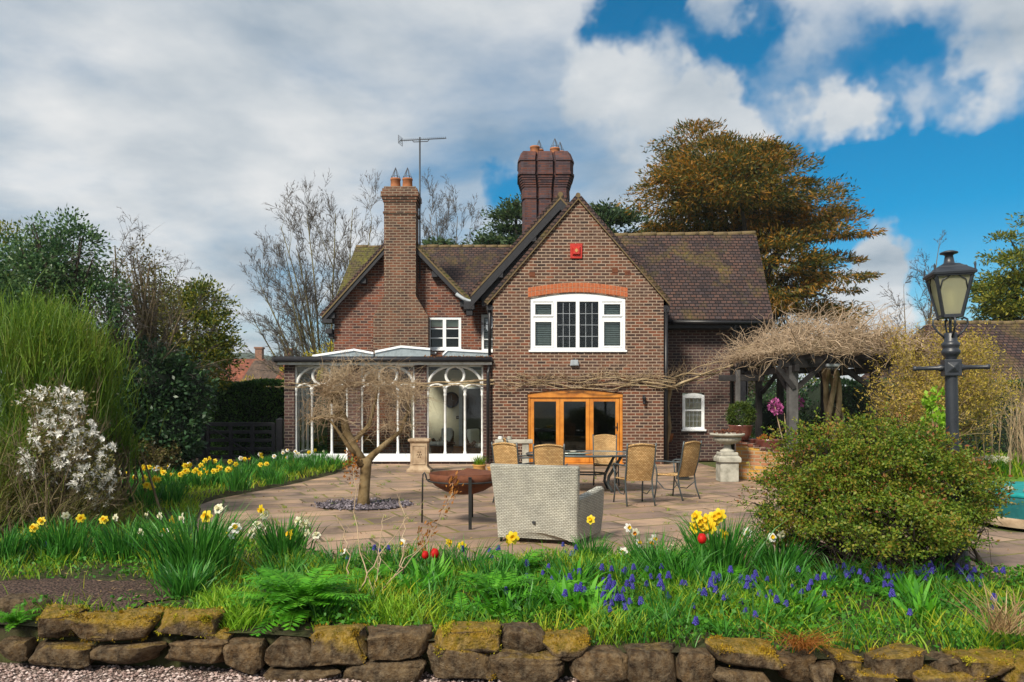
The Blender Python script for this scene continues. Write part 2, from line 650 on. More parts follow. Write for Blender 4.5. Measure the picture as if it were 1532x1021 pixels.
M = {}
M['brick'] = brickwork('brown_brick', [(0.0509, 0.032, 0.0258), (0.111, 0.0543, 0.0344), (0.164, 0.0757, 0.043), (0.223, 0.0776, 0.0378), (0.0848, 0.0485, 0.0378), (0.143, 0.0795, 0.0499)], (.46, .35, .265))
M['brick_old'] = brickwork('old_red_brick', [(0.0572, 0.031, 0.027), (0.156, 0.0504, 0.0324), (0.218, 0.0727, 0.0378), (0.291, 0.0776, 0.0306), (0.104, 0.0407, 0.0324), (0.187, 0.0776, 0.0495)], (.33, .24, .19), seed=.13)
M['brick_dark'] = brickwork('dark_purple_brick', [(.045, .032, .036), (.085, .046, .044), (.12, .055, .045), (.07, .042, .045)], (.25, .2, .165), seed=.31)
M['brick_chim'] = brickwork('weathered_chimney_brick', [(0.0728, 0.0436, 0.0334), (0.146, 0.0679, 0.0396), (0.198, 0.0825, 0.044), (0.104, 0.063, 0.044)], (.34, .27, .2), seed=.07, moss=(.09, .085, .04), mossl=(.6, .85))
M['brick_stack'] = brickwork('crimson_stack_brick', [(0.0576, 0.0425, 0.0574), (0.122, 0.051, 0.0451), (0.173, 0.0638, 0.0451), (0.0792, 0.0638, 0.082)], (.10, .075, .085), bw=.3, seed=.21)
M['brick_yel'] = brickwork('yellow_brick', [(.45, .24, .05), (.62, .36, .07), (.5, .22, .10), (.55, .30, .18)], (.50, .38, .24), bw=.23, rh=.08)
M['brick_arch'] = mottled('red_arch_brick', [(.30, .075, .03), (.42, .12, .045), (.24, .07, .035)], 12, .85)
M['mortar'] = mottled('pale_mortar', [(.5, .3, .18), (.42, .3, .22)], 20, .9)
M['tiles'] = brickwork('purple_brown_roof_tiles', [(0.0292, 0.021, 0.023), (0.0731, 0.0437, 0.0394), (0.107, 0.0605, 0.0492), (0.0559, 0.042, 0.0459), (0.0903, 0.0462, 0.0344), (0.043, 0.0302, 0.0295)], (.014, .011, .012), bw=.17, rh=.098, ms=.014, moss=(.13, .10, .022), tile=True, bstr=1.0, mossl=(.52, .70), mscale=.9)
M['tiles_moss'] = brickwork('mossy_roof_tiles', [(.05, .036, .032), (.09, .06, .045), (.075, .052, .044)], (.016, .013, .011), bw=.17, rh=.098, ms=.014, moss=(.13, .125, .016), tile=True, bstr=.9, mossl=(.34, .62), mscale=1.5)
M['ridge'] = mottled('lichened_ridge_tile', [(.075, .05, .035), (.15, .11, .05), (.11, .075, .05)], 7, .9)
M['black'] = plain('black_painted_timber', (.014, .014, .018), .55, bstr=.15)
M['black_pipe'] = plain('black_pipe_plastic', (.012, .012, .014), .4)
M['white'] = plain('white_window_paint', (.76, .78, .80), .4, var=.06)
M['white_old'] = mottled('weathered_white_paint', [(.55, .55, .52), (.72, .73, .72), (.76, .77, .77)], 7, .5, bstr=.15)
M['lead'] = plain('lead_flashing', (.30, .33, .36), .5)
M['oak'] = mottled('varnished_oak', [(.40, .13, .014), (.52, .19, .022), (.60, .24, .035)], 5, .35, spec=.5, coat=.3)
M['cream'] = plain('cream_plaster', (.74, .66, .48), .8, var=.08)
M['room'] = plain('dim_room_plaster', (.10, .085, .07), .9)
M['floor_in'] = plain('indoor_floor_tiles', (.28, .18, .11), .5)
M['glass'] = glassmat('window_glass', (.93, .95, .94), .45)
M['glass_dark'] = glassmat('tinted_glass', (.55, .62, .60), .7)
M['glass_roof'] = glassmat('grey_roof_glass', (.82, .86, .87), .9, .2)
M['blind'] = plain('pale_green_slat_blind', (.42, .50, .47), .6, var=.1)
M['shade_w'] = plain('cream_roller_blind', (.52, .55, .45), .8, var=.06)
M['shade_r'] = plain('red_blind_band', (.30, .10, .08), .8)
M['terra'] = mottled('terracotta', [(.24, .085, .035), (.34, .13, .055), (.28, .12, .06)], 5, .85)
M['wire'] = plain('grey_wire', (.12, .12, .13), .4, .6)
M['alu'] = plain('dull_aluminium', (.05, .052, .055), .5, .5)
M['red_box'] = plain('red_alarm_plastic', (.42, .028, .018), .4)
M['stone_pale'] = mottled('pale_weathered_stone', [(.20, .19, .155), (.36, .345, .29), (.44, .42, .36)], 5, .9, bstr=.5, bscale=25)
M['stone_tan'] = mottled('tan_carved_stone', [(.22, .15, .09), (.36, .26, .17), (.42, .33, .22)], 5, .9, bstr=.5, bscale=22)
M['rust'] = mottled('rusty_steel', [(.075, .028, .016), (.15, .052, .025), (.10, .035, .02)], 6, .8, .2, bstr=.3)
M['rust_dark'] = mottled('dark_scorched_steel', [(.022, .012, .009), (.05, .022, .014)], 6, .75, .3)
M['iron'] = plain('dark_iron', (.035, .035, .034), .5, .5)
M['chair_metal'] = plain('grey_green_chair_metal', (.075, .09, .095), .4, .4)
M['lamp_black'] = plain('blue_black_lamp_paint', (.020, .024, .032), .42, .0, bstr=.12, spec=.5)
m_, n_ = new_mat('milky_old_lamp_glass')
_t = n_.n('ShaderNodeBsdfTransparent'); _t.inputs[0].default_value = (.95, .95, .86, 1)
_d = n_.n('ShaderNodeBsdfTranslucent'); _d.inputs[0].default_value = (.86, .84, .68, 1)
_e = n_.n('ShaderNodeBsdfDiffuse'); _e.inputs[0].default_value = (.5, .5, .38, 1)
_g = n_.n('ShaderNodeBsdfGlossy'); _g.inputs['Roughness'].default_value = .12
_m0 = n_.n('ShaderNodeMixShader'); _m0.inputs[0].default_value = .4
n_.l(_d, 0, _m0, 1); n_.l(_e, 0, _m0, 2)
_m1 = n_.n('ShaderNodeMixShader'); _m1.inputs[0].default_value = .62
n_.l(_t, 0, _m1, 1); n_.l(_m0, 0, _m1, 2)
_m2 = n_.n('ShaderNodeMixShader'); _m2.inputs[0].default_value = .06
n_.l(_m1, 0, _m2, 1); n_.l(_g, 0, _m2, 2)
_o = n_.n('ShaderNodeOutputMaterial'); n_.l(_m2, 0, _o, 0)
M['lamp_glass'] = m_
M['bulb'] = plain('frosted_bulb', (.86, .84, .66), .5)
M['pot'] = mottled('ochre_clay', [(.34, .17, .05), (.5, .27, .08), (.4, .22, .1)], 4, .7)
M['bowl'] = mottled('brown_glazed_bowl', [(.10, .03, .025), (.17, .055, .04)], 4, .28, spec=.6, coat=.4)
M['soil'] = mottled('dark_soil', [(.03, .02, .014), (.07, .045, .03), (.10, .065, .05)], 14, .95, bstr=1.0, bscale=60, bdist=.03)
M['bark'] = mottled('grey_brown_bark', [(.07, .05, .03), (.15, .115, .07), (.20, .155, .09)], 9, .9, bstr=.7, bscale=40)
M['bark_gold'] = mottled('golden_brown_bark', [(0.0858, 0.0544, 0.0225), (0.178, 0.122, 0.0562), (0.224, 0.167, 0.09)], 7, .9, bstr=.8, bscale=35)
M['bark_moss'] = mottled('mossy_bark', [(.06, .05, .02), (.14, .12, .045), (.2, .17, .07)], 7, .9, bstr=.6, bscale=40)
M['bark_dark'] = mottled('dark_bark', [(.02, .016, .012), (.05, .038, .028)], 7, .9, bstr=.6)
M['twig'] = mottled('tan_twigs', [(.20, .13, .075), (.36, .26, .16), (.46, .36, .24)], 3, .85)
M['twig_grey'] = mottled('grey_twigs', [(0.062, 0.0527, 0.0465), (0.105, 0.0899, 0.0775)], 2, .85)
M['vine'] = mottled('pale_vine_stems', [(.16, .115, .065), (.30, .225, .13), (.40, .32, .2)], 3, .9, bstr=.5)
M['timber_grey'] = mottled('weathered_grey_timber', [(.05, .048, .048), (.11, .105, .105)], 5, .85, bstr=.4)
M['timber_dark'] = mottled('dark_stained_timber', [(.012, .011, .012), (.03, .027, .027)], 5, .75, bstr=.3)
M['teal'] = plain('teal_fabric', (.0, .22, .22), .6)
M['teal_dark'] = plain('dark_teal_fabric', (.01, .12, .13), .6)
M['table_glass'] = plain('frosted_green_table_glass', (.15, .20, .18), .12, spec=.9, coat=.6, var=.1)
M['cushion'] = plain('ivory_cushion', (.7, .69, .62), .85, var=.1)
M['wicker_dark'] = plain('brown_wicker', (.12, .06, .03), .8, bstr=.5)
M['roof_red'] = brickwork('far_red_tiles', [(.22, .07, .04), (.30, .10, .055)], (.15, .06, .04), bw=.3, rh=.2)
M['roof_brown'] = brickwork('far_brown_tiles', [(.11, .075, .055), (.16, .11, .075)], (.08, .06, .05), bw=.3, rh=.2)
M['far_brick'] = brickwork('far_orange_brick', [(.30, .12, .07), (.36, .17, .10)], (.35, .26, .2))
M['far_cream'] = plain('far_cream_wall', (.50, .36, .16), .9)


def wickermat(name, c1, c2, dark, bw, rh):
    m, n = new_mat(name)
    v = wallvec(n)
    b = n.n('ShaderNodeTexBrick', offset=0.5)
    b.inputs['Color1'].default_value = (*c1, 1)
    b.inputs['Color2'].default_value = (*c2, 1)
    b.inputs['Mortar'].default_value = (*dark, 1)
    b.inputs['Scale'].default_value = 1
    b.inputs['Brick Width'].default_value = bw
    b.inputs['Row Height'].default_value = rh
    b.inputs['Mortar Size'].default_value = rh * .2
    b.inputs['Mortar Smooth'].default_value = .9
    wob = noise(n, 9, 2, .5, vec=v)
    wv = n.n('ShaderNodeVectorMath', operation='MULTIPLY_ADD')
    n.l(wob[0], 'Color', wv, 0)
    wv.inputs[1].default_value = (0.01, 0.008, 0)
    n.t.links.new(v[0].outputs[0], wv.inputs[2])
    n.l(wv, 0, b, 'Vector')
    big = noise(n, 4, 3, vec=v)
    tint = n.ramp(big, [(.3, (.8, .8, .8)), (.7, (1.15, 1.13, 1.1))])
    c = mix(n, 1.0, (b, 0), (tint, 0), 'MULTIPLY')
    h = n.math('MULTIPLY', (b, 'Fac'), -1.0)
    finish(n, c, .6, 0, h, .8, .008, .3)
    return m


M['wicker'] = wickermat('grey_wicker', (.40, .39, .335), (.50, .49, .43), (.17, .165, .14), .040, .0195)
M['rattan'] = wickermat('honey_rattan', (.44, .26, .10), (.64, .42, .19), (.12, .06, .02), .042, .022)

# leaves
M['lf_yew'] = leafmat('rusty_yew_needles', [(.014, .036, .010), (.045, .066, .012), (.12, .10, .013), (.30, .15, .014), (.42, .18, .02)], .36)
M['lf_holly'] = leafmat('glossy_evergreen_leaves', [(0.0172, 0.0517, 0.0242), (0.0431, 0.103, 0.0379), (0.0949, 0.172, 0.0604), (0.155, 0.224, 0.0862)], .9, .25, .35, spec=.25)
M['lf_mixed'] = leafmat('olive_young_leaves', [(0.054, 0.0607, 0.0162), (0.115, 0.115, 0.027), (0.176, 0.162, 0.0473), (0.216, 0.149, 0.081)], .8)
M['lf_ivy'] = leafmat('yellow_green_leaves', [(0.024, 0.056, 0.0128), (0.072, 0.12, 0.016), (0.208, 0.208, 0.0192), (0.304, 0.272, 0.032)], .5)
M['lf_dark'] = leafmat('dark_laurel_leaves', [(0.015, 0.0401, 0.0175), (0.0301, 0.0753, 0.0301), (0.0702, 0.13, 0.0452)], 1.0, .2, .4)
M['lf_hedge'] = leafmat('clipped_hedge_leaves', [(0.0247, 0.0681, 0.0186), (0.0619, 0.155, 0.0309), (0.155, 0.309, 0.0464)], 1.2, .25)
M['lf_broom'] = leafmat('broom_stems', [(0.0412, 0.0969, 0.0088), (0.0884, 0.1802, 0.0133), (0.153, 0.249, 0.0185), (0.1878, 0.1802, 0.0369)], .9)
M['lf_conifer'] = leafmat('blue_green_needles', [(0.018, 0.045, 0.021), (0.045, 0.09, 0.033), (0.105, 0.135, 0.03)], .6)
M['lf_catkin'] = leafmat('yellow_catkins', [(0.188, 0.138, 0.025), (0.35, 0.263, 0.0375), (0.475, 0.362, 0.0688), (0.375, 0.213, 0.0625)], 1.0)
M['lf_willow'] = leafmat('bright_yellow_willow', [(.20, .17, .01), (.38, .32, .015), (.48, .40, .03)], .7)
M['lf_shrub'] = leafmat('bronze_green_leaves', [(0.0341, 0.0767, 0.00848), (0.082, 0.154, 0.0118), (0.15, 0.222, 0.017), (0.218, 0.23, 0.0254), (0.301, 0.154, 0.0298)], 2.2, .35, .5)
M['lf_shrub2'] = leafmat('new_red_leaf_tips', [(0.166, 0.117, 0.024), (0.229, 0.099, 0.032), (0.27, 0.063, 0.028)], 3.0)
M['lf_topiary'] = leafmat('box_leaves', [(.02, .045, .008), (.06, .10, .014), (.10, .13, .02)], 4)
M['petal_w'] = leafmat('white_petals', [(0.713, 0.69, 0.632), (0.86, 0.851, 0.805), (0.86, 0.851, 0.839)], 5, .35)
M['petal_y'] = leafmat('yellow_petals', [(0.734, 0.47, 0.01), (0.816, 0.616, 0.02), (0.836, 0.694, 0.05)], 5, .4)
M['petal_c'] = leafmat('cream_petals', [(.72, .68, .42), (.76, .74, .55), (.78, .77, .66)], 5, .4)
M['trumpet'] = leafmat('orange_trumpets', [(.70, .27, .01), (.78, .42, .01)], 5, .4)
M['petal_r'] = leafmat('red_petals', [(.50, .006, .006), (.65, .015, .012)], 9, .3)
M['petal_b'] = leafmat('grape_blue_florets', [(.035, .03, .22), (.065, .06, .36), (.12, .09, .42)], 9, .2)
M['petal_p'] = leafmat('pink_petals', [(.42, .07, .26), (.55, .16, .40)], 9, .3)
M['lf_daff'] = leafmat('daffodil_leaves', [(0.0141, 0.0828, 0.0133), (0.0352, 0.166, 0.0198), (0.0704, 0.248, 0.0276), (0.117, 0.304, 0.0442)], 2.0, .3, .45)
M['lf_grass'] = leafmat('spring_grass', [(0.044, 0.136, 0.008), (0.117, 0.26, 0.009), (0.24, 0.366, 0.015), (0.427, 0.396, 0.03)], 1.6, .35)
M['lf_grass2'] = leafmat('lime_grass', [(0.115, 0.287, 0.0103), (0.207, 0.402, 0.0172), (0.299, 0.46, 0.0517)], 2.0, .35)
M['lf_fern'] = leafmat('fern_fronds', [(0.039, 0.195, 0.00978), (0.0848, 0.325, 0.0136), (0.156, 0.439, 0.0244)], 3.0, .4)
M['lf_cover'] = leafmat('ground_cover_leaves', [(0.0208, 0.104, 0.00936), (0.0468, 0.179, 0.0125), (0.0936, 0.263, 0.0172)], 2.5, .3)
M['lf_dry'] = leafmat('dry_straw', [(.22, .13, .06), (.36, .24, .11), (.44, .33, .18)], 3.0, .3)
M['lf_rust'] = leafmat('rust_dead_leaves', [(.30, .11, .02), (.42, .17, .03)], 5, .4)


# ground sheets
def patio_mat():
    m, n = new_mat('pinkish_stone_flags')
    g = n.n('ShaderNodeNewGeometry')
    mp = n.n('ShaderNodeMapping')
    mp.inputs['Rotation'].default_value = (0, 0, radians(-24))
    n.l(g, 'Position', mp, 0)
    wob = noise(n, 1.5, 3, .5, vec=(mp, 0))
    wv = n.n('ShaderNodeVectorMath', operation='MULTIPLY_ADD')
    n.l(wob[0], 'Color', wv, 0)
    wv.inputs[1].default_value = (0.05, 0.05, 0)
    n.l(mp, 0, wv, 2)
    b = n.n('ShaderNodeTexBrick', offset=0.37, squash=1.5, squash_frequency=3, offset_frequency=2)
    b.inputs['Color1'].default_value = (0, 0, 0, 1)
    b.inputs['Color2'].default_value = (1, 1, 1, 1)
    b.inputs['Mortar'].default_value = (.5, .5, .5, 1)
    b.inputs['Scale'].default_value = 1
    b.inputs['Brick Width'].default_value = .86
    b.inputs['Row Height'].default_value = .55
    b.inputs['Mortar Size'].default_value = .024
    b.inputs['Mortar Smooth'].default_value = .25
    n.l(wv, 0, b, 'Vector')
    r = n.ramp((b, 0), [(0, (.19, .138, .105)), (.25, (.37, .25, .175)), (.5, (.255, .18, .145)), (.75, (.45, .31, .215)), (1, (.28, .205, .165))])
    st = noise(n, 1.3, 7, .65, vec=(mp, 0), dist=.4)
    stain = n.ramp(st, [(.32, (.42, .42, .42)), (.48, (.9, .89, .87)), (.68, (1.3, 1.2, 1.05))])
    c = mix(n, 1.0, (r, 0), (stain, 0), 'MULTIPLY')
    mn = noise(n, .8, 6, .65, vec=(mp, 0))
    mk = n.ramp(mn, [(.55, (0, 0, 0)), (.75, (.55, .55, .55))])
    c = mix(n, (mk, 0), c, (.16, .125, .04))
    fine = noise(n, 30, 5, .6, vec=(mp, 0))
    c = mix(n, n.math('MULTIPLY', fine, .45), c, (.08, .06, .05))
    jn = n.ramp(mn, [(.4, (.085, .065, .04)), (.55, (.17, .15, .035))])
    c = mix(n, (b, 'Fac'), c, (jn, 0))
    h = n.math('ADD', n.math('MULTIPLY', (b, 'Fac'), -1.0), n.math('MULTIPLY', fine, .5))
    finish(n, c, .72, 0, h, .45, .012, .35)
    return m


def gravel_mat(name, stops, scale=42):
    m, n = new_mat(name)
    g = n.n('ShaderNodeNewGeometry')
    v = n.n('ShaderNodeTexVoronoi', i_Scale=scale)
    n.l(g, 'Position', v, 'Vector')
    sp = n.n('ShaderNodeSeparateColor'); n.l(v, 'Color', sp, 0)
    k = len(stops)
    r = n.ramp((sp, 0), [(i / (k - 1), c) for i, c in enumerate(stops)])
    dk = n.ramp((v, 'Distance'), [(.2, (1, 1, 1)), (.75, (.25, .22, .2))])
    c = mix(n, 1.0, (r, 0), (dk, 0), 'MULTIPLY')
    h = n.math('MULTIPLY', (v, 'Distance'), -1.0)
    finish(n, c, .85, 0, h, 1.0, .02)
    return m


def stone_mat():
    """sandstone walling block; moss gathers on faces that look up"""
    m, n = new_mat('mossy_sandstone')
    oi = n.n('ShaderNodeObjectInfo')
    a = noise(n, 9, 9, .72)
    r = n.ramp(a, [(.30, (.014, .010, .007)), (.43, (.055, .036, .02)), (.54, (.12, .08, .042)), (.68, (.24, .175, .095))])
    tn = n.ramp((oi, 'Random'), [(0, (.62, .55, .5)), (.4, (.9, .85, .78)), (.7, (1.05, .92, .75)), (1, (.75, .72, .70))])
    c = mix(n, 1.0, (r, 0), (tn, 0), 'MULTIPLY')
    g = n.n('ShaderNodeNewGeometry')
    sn = n.n('ShaderNodeSeparateXYZ'); n.l(g, 'Normal', sn, 0)
    mn = noise(n, 5, 6, .65)
    ma = n.n('ShaderNodeAttribute', attribute_type='OBJECT', attribute_name='moss')
    mv = n.math('ADD', n.math('ADD', n.math('MULTIPLY', (sn, 2), .55), n.math('MULTIPLY', mn, .9)), n.math('MULTIPLY', n.math('SUBTRACT', (ma, 'Fac'), 1.0), 0.9))
    mk = n.ramp(mv, [(.42, (0, 0, 0)), (.62, (1, 1, 1))])
    fine = noise(n, 60, 3, .6)
    mc = n.ramp(noise(n, 13, 7, .7), [(.3, (.09, .085, .008)), (.45, (.26, .16, .008)), (.58, (.42, .24, .01)), (.72, (.50, .40, .02))])
    mc2 = mix(n, n.math('MULTIPLY', fine, .7), (mc, 0), (.05, .045, .008))
    c = mix(n, (mk, 0), c, mc2)
    med = noise(n, 26, 6, .75)
    c = mix(n, n.math('MULTIPLY', n.math('SUBTRACT', med, .42), 1.6, True), c, (.30, .24, .16))
    h = n.math('ADD', n.math('ADD', a, n.math('MULTIPLY', med, .9)), n.math('MULTIPLY', fine, n.math('ADD', n.math('MULTIPLY', (mk, 0), .8), .4)))
    finish(n, c, .92, 0, h, 1.0, .03, .2)
    return m


M['patio'] = patio_mat()
M['gravel'] = gravel_mat('pink_grey_gravel', [(.16, .10, .085), (.34, .25, .22), (.48, .38, .34), (.24, .15, .13), (.55, .47, .43)], 60)
M['yard'] = gravel_mat('brown_yard_gravel', [(.13, .09, .075), (.22, .16, .135), (.18, .12, .10)], 40)
M['slate'] = gravel_mat('slate_chips', [(.07, .06, .075), (.16, .14, .16), (.11, .09, .11)], 45)
M['mulch'] = gravel_mat('bark_mulch', [(.045, .022, .014), (.10, .055, .04), (.16, .10, .075), (.07, .038, .025)], 45)
M['stone'] = stone_mat()
M['lawn'] = mottled('bright_lawn', [(.06, .15, .012), (.10, .22, .016), (.13, .25, .02)], 3, .9, bstr=.8, bscale=80)
M['earth'] = mottled('rough_grass_ground', [(.035, .055, .012), (.06, .085, .018), (.09, .08, .03)], 1.5, .95, bstr=.8, bscale=30)
M['bedsoil'] = mottled('mossy_bed_soil', [(.02, .015, .009), (.035, .033, .012), (.05, .06, .015)], 7, .95, bstr=1, bscale=50)
M['twig_pale'] = mottled('pale_pinkish_twigs', [(.21, .145, .09), (.37, .27, .18), (.48, .37, .26)], 3, .85)
M['hedge_core'] = plain('shaded_inner_leaves', (.008, .016, .007), .9)  # near-black filler tone, the shade between leaves put into the colour
M['roof_front'] = plain('grey_blue_glazing_panel', (.24, .28, .30), .25, spec=.6)
M['hill'] = mottled('wooded_hill', [(.03, .05, .03), (.05, .07, .04), (.09, .08, .05)], .04, .95, bstr=1.0, bscale=.3, bdist=3)
# ------------------------------------------------------------------ ground, patio, gravel, hill
def sheet(name, xs, ys, zf, mat, kind='structure'):
    X, Y = np.meshgrid(xs, ys)
    Z = np.vectorize(zf)(X, Y)
    nx = len(xs)
    i = np.arange(len(ys) - 1)[:, None] * nx + np.arange(nx - 1)[None]
    f = np.stack([i, i + 1, i + 1 + nx, i + nx], -1).reshape(-1, 4)
    mb = MB().add(np.stack([X, Y, Z], -1).reshape(-1, 3), f, 0, True)
    o = mb.build(name, mat, fix=False)
    return tag(o, kind=kind)


def ngon(name, pts, z, mat, kind='structure'):
    mb = MB().add([(x, y, z) for x, y in pts], [tuple(range(len(pts)))])
    return tag(mb.build(name, mat), kind=kind)


def front_y(x):            # front line of the drystone edging (slightly skewed to the camera)
    return 5.02 - 0.075 * (x + 3.2)


def bed_z(x, y):           # top of the raised bed
    t = min(1.0, max(0.0, (y - front_y(x)) / 2.6))
    zf = 0.16 - 0.018 * (x + 3)
    z = zf * (1 - t) + 0.055 * t
    return z + 0.02 * sin(3.1 * x + 1.3 * y) * sin(2.3 * y - x)


sheet('ground', [-900, -200, -60, -25, -12, 0, 12, 25, 60, 200, 900], [-60, -10, 5.5, 6.2, 12, 30, 60, 150, 400, 1500],
      lambda x, y: -0.16 if y < 5.7 else (-0.05 if y < 100 else -1.0), M['earth'])
sheet('drive', np.linspace(-14, 14, 15), [-2, 1, 3, 5.6], lambda x, y: -0.115, M['gravel'])
ngon('patio', [(-5.4, 22.0), (-5.6, 18), (-6, 13), (-5, 10), (-4.2, 6.2), (9.5, 6.0), (9.5, 9.6), (6.4, 9.9), (5.4, 16.5), (5.2, 24), (-5.4, 24)], 0.0, M['patio'])
ngon('gravel_yard', [(-13, 15.3), (-6.5, 15.3), (-5.2, 20), (-5.2, 28), (-16, 28), (-16, 17)], -0.015, M['yard'])
ngon('lawn', [(6.4, 11.0), (22, 11.0), (22, 19.5), (9, 19.5), (7, 15)], 0.01, M['lawn'])
sheet('hill', np.linspace(-900, 700, 60), np.linspace(480, 1100, 12),
      lambda x, y: -2 + max(0.0, 44 - abs(x + 130) * .06 + 7 * sin(x * .021) + 4 * sin(x * .05 + 1)) * min(1, (y - 480) / 160) if y < 900 else 10, M['hill'])

# flower bed soil: raised behind the edging stones, running back to the patio
BACK = [(-6.6, 12.6), (-5.0, 12.4), (-4.1, 9.9), (-2.05, 8.15), (-0.5, 7.65), (.7, 7.75), (1.8, 7.8), (2.9, 8.6), (4.0, 7.75), (4.45, 7.25), (6.5, 7.0), (9, 6.9)]


def back_y(x):
    xs, ys = zip(*BACK)
    return float(np.interp(x, xs, ys))


mbb = MB()
bx = np.linspace(-9, 8.5, 90)
rows = []
for t in np.linspace(0, 1, 26):
    for x in bx:
        y0, y1 = front_y(x) + .12, back_y(x)
        y = y0 + (y1 - y0) * t
        z = bed_z(x, y) * (1 - max(0, t - .9) / .1) + 0.012 * max(0, t - .9) / .1
        rows.append((x, y, z))
k = len(bx)
i = np.arange(25)[:, None] * k + np.arange(k - 1)[None]
mbb.add(rows, np.stack([i, i + 1, i + 1 + k, i + k], -1).reshape(-1, 4), 0, True)
tag(mbb.build('flower_bed', M['bedsoil'], fix=False), kind='structure')
# mulch patch lying on the bed at the left
mp = []
for a in np.linspace(0, 2 * pi, 28, endpoint=False):
    r_ = 1 + .12 * sin(3 * a) + .08 * sin(7 * a + 1)
    mp.append((-3.55 + 1.05 * r_ * cos(a), 6.1 + 0.72 * r_ * sin(a)))
mm = MB()
mm.add([(x, y, bed_z(x, y) + .012) for x, y in mp] + [(-3.55, 6.1, bed_z(-3.55, 6.1) + .03)], [(i, (i + 1) % 28, 28) for i in range(28)], 0, True)
tag(mm.build('bark_mulch', M['mulch'], fix=False), kind='structure')

# daffodil border along the left of the patio
STRIP = [(-6.9, 11.8), (-5.1, 12.2), (-5.15, 13.4), (-4.55, 15.8), (-4.2, 18.2), (-4.3, 20.9), (-6.2, 20.9), (-6.4, 18.8), (-7.2, 16.2), (-8.3, 14.6), (-9.5, 12.5)]
mb = MB()
c = np.mean(STRIP, 0)
inner = [(c[0] + (x - c[0]) * .85, c[1] + (y - c[1]) * .93) for x, y in STRIP]
k = len(STRIP)
mb.add([(x, y, .003) for x, y in STRIP] + [(x, y, .11) for x, y in inner], [(i, (i + 1) % k, (i + 1) % k + k, i + k) for i in range(k)] + [tuple(range(k, 2 * k))], 0, False)
tag(mb.build('daffodil_border_soil', M['bedsoil']), kind='structure')

# slate ring round the weeping tree, raised bed soil by the pergola
ngon('slate_chip_ring', [(-2.42 + (.76 + .05 * sin(5 * a)) * cos(a), 12.55 + (.62 + .05 * sin(4 * a)) * sin(a)) for a in np.linspace(0, 2 * pi, 40, endpoint=False)], 0.02, M['slate'])
mb = MB()
mb.add([(5.12, 17.1, .5), (9.4, 16.2, .3), (12, 19.5, .3), (11, 23, .4), (6.9, 22.5, .5), (5.12, 17.1, -.05), (9.4, 16.2, -.05), (12, 19.5, -.05), (11, 23, -.05), (6.9, 22.5, -.05)],
       [(0, 1, 2, 3, 4)] + [(i, i + 5, (i + 1) % 5 + 5, (i + 1) % 5) for i in range(5)])
tag(mb.build('raised_bed', M['soil']), kind='structure')
# ------------------------------------------------------------------ the house
H = thing('brick_house', 'large brown brick house with steep tiled gables, tall chimneys and orange patio doors', 'house', (1.8, 21.2, 0))


def hb(mb, name, mats, parent=None, bevel=0.0, fix=True):
    """build a part in world coordinates under a parent standing anywhere"""
    o = mb.build(name, mats, bevel=bevel, fix=fix)
    par = parent or H
    o.parent = par
    inv = Matrix.Identity(4)
    q = par
    tot = Matrix.Identity(4)
    chain = []
    while q is not None:
        chain.append(q); q = q.parent
    for q in reversed(chain):
        tot = tot @ q.matrix_parent_inverse @ q.matrix_basis
    o.matrix_parent_inverse = tot.inverted()
    return o


YG = 21.2
# --- front gable
door = [(.42, 0.02), (3.06, 0.02)] + [(3.06 - 2.64 * t, 1.96 + .11 * sin(pi * t)) for t in np.linspace(0, 1, 13)]
win = [(.50, 3.13), (3.13, 3.13)] + [(3.13 - 2.63 * t, 4.58 + .15 * sin(pi * t)) for t in np.linspace(0, 1, 15)]
apex, ez, x0, x1 = (1.82, 7.32), 4.60, -0.53, 4.18
mb = MB()
mb.wall([(x0, -.1), (x1, -.1), (x1, ez), apex, (x0, ez)], [door, win], YG, .30)
mb.box(x0, x0 + .28, YG + .3, 25, -.1, ez)
mb.box(x1 - .28, x1, YG + .3, 24, -.1, ez)
hb(mb, 'wall', M['brick'])
# brick arch over the window: soldier bricks in two rings
mb = MB()
for ring, (a, b) in enumerate(((.012, .135), (.15, .265))):
    nb = 27
    for i in range(nb):
        t0, t1 = (i + .06) / nb, (i + .94) / nb
        pts = []
        for t, h in ((t0, a), (t1, a), (t1, b), (t0, b)):
            x = .44 + 2.75 * t
            pts.append((x, YG - .012, 4.59 + .15 * sin(pi * (.02 + .96 * t)) + h))
        mb.extrude(pts, (0, .05, 0))
hb(mb, 'brick_arch', M['brick_arch'])
mb = MB()
top = [(.44 + 2.75 * t, 4.59 + .15 * sin(pi * (.02 + .96 * t))) for t in np.linspace(0, 1, 20)]
mb.extrude([(x, YG - .004, z + .008) for x, z in top] + [(x, YG - .004, z + .27) for x, z in top[::-1]], (0, .03, 0))
hb(mb, 'arch_mortar', M['mortar'])
# door head arch
mb = MB()
for i in range(30):
    t0, t1 = (i + .06) / 30, (i + .94) / 30
    mb.extrude([(.38 + 2.72 * t, YG - .01, 1.985 + .11 * sin(pi * t) + h) for t, h in ((t0, 0), (t1, 0), (t1, .2), (t0, .2))], (0, .05, 0))
hb(mb, 'brick_arch', M['brick'])

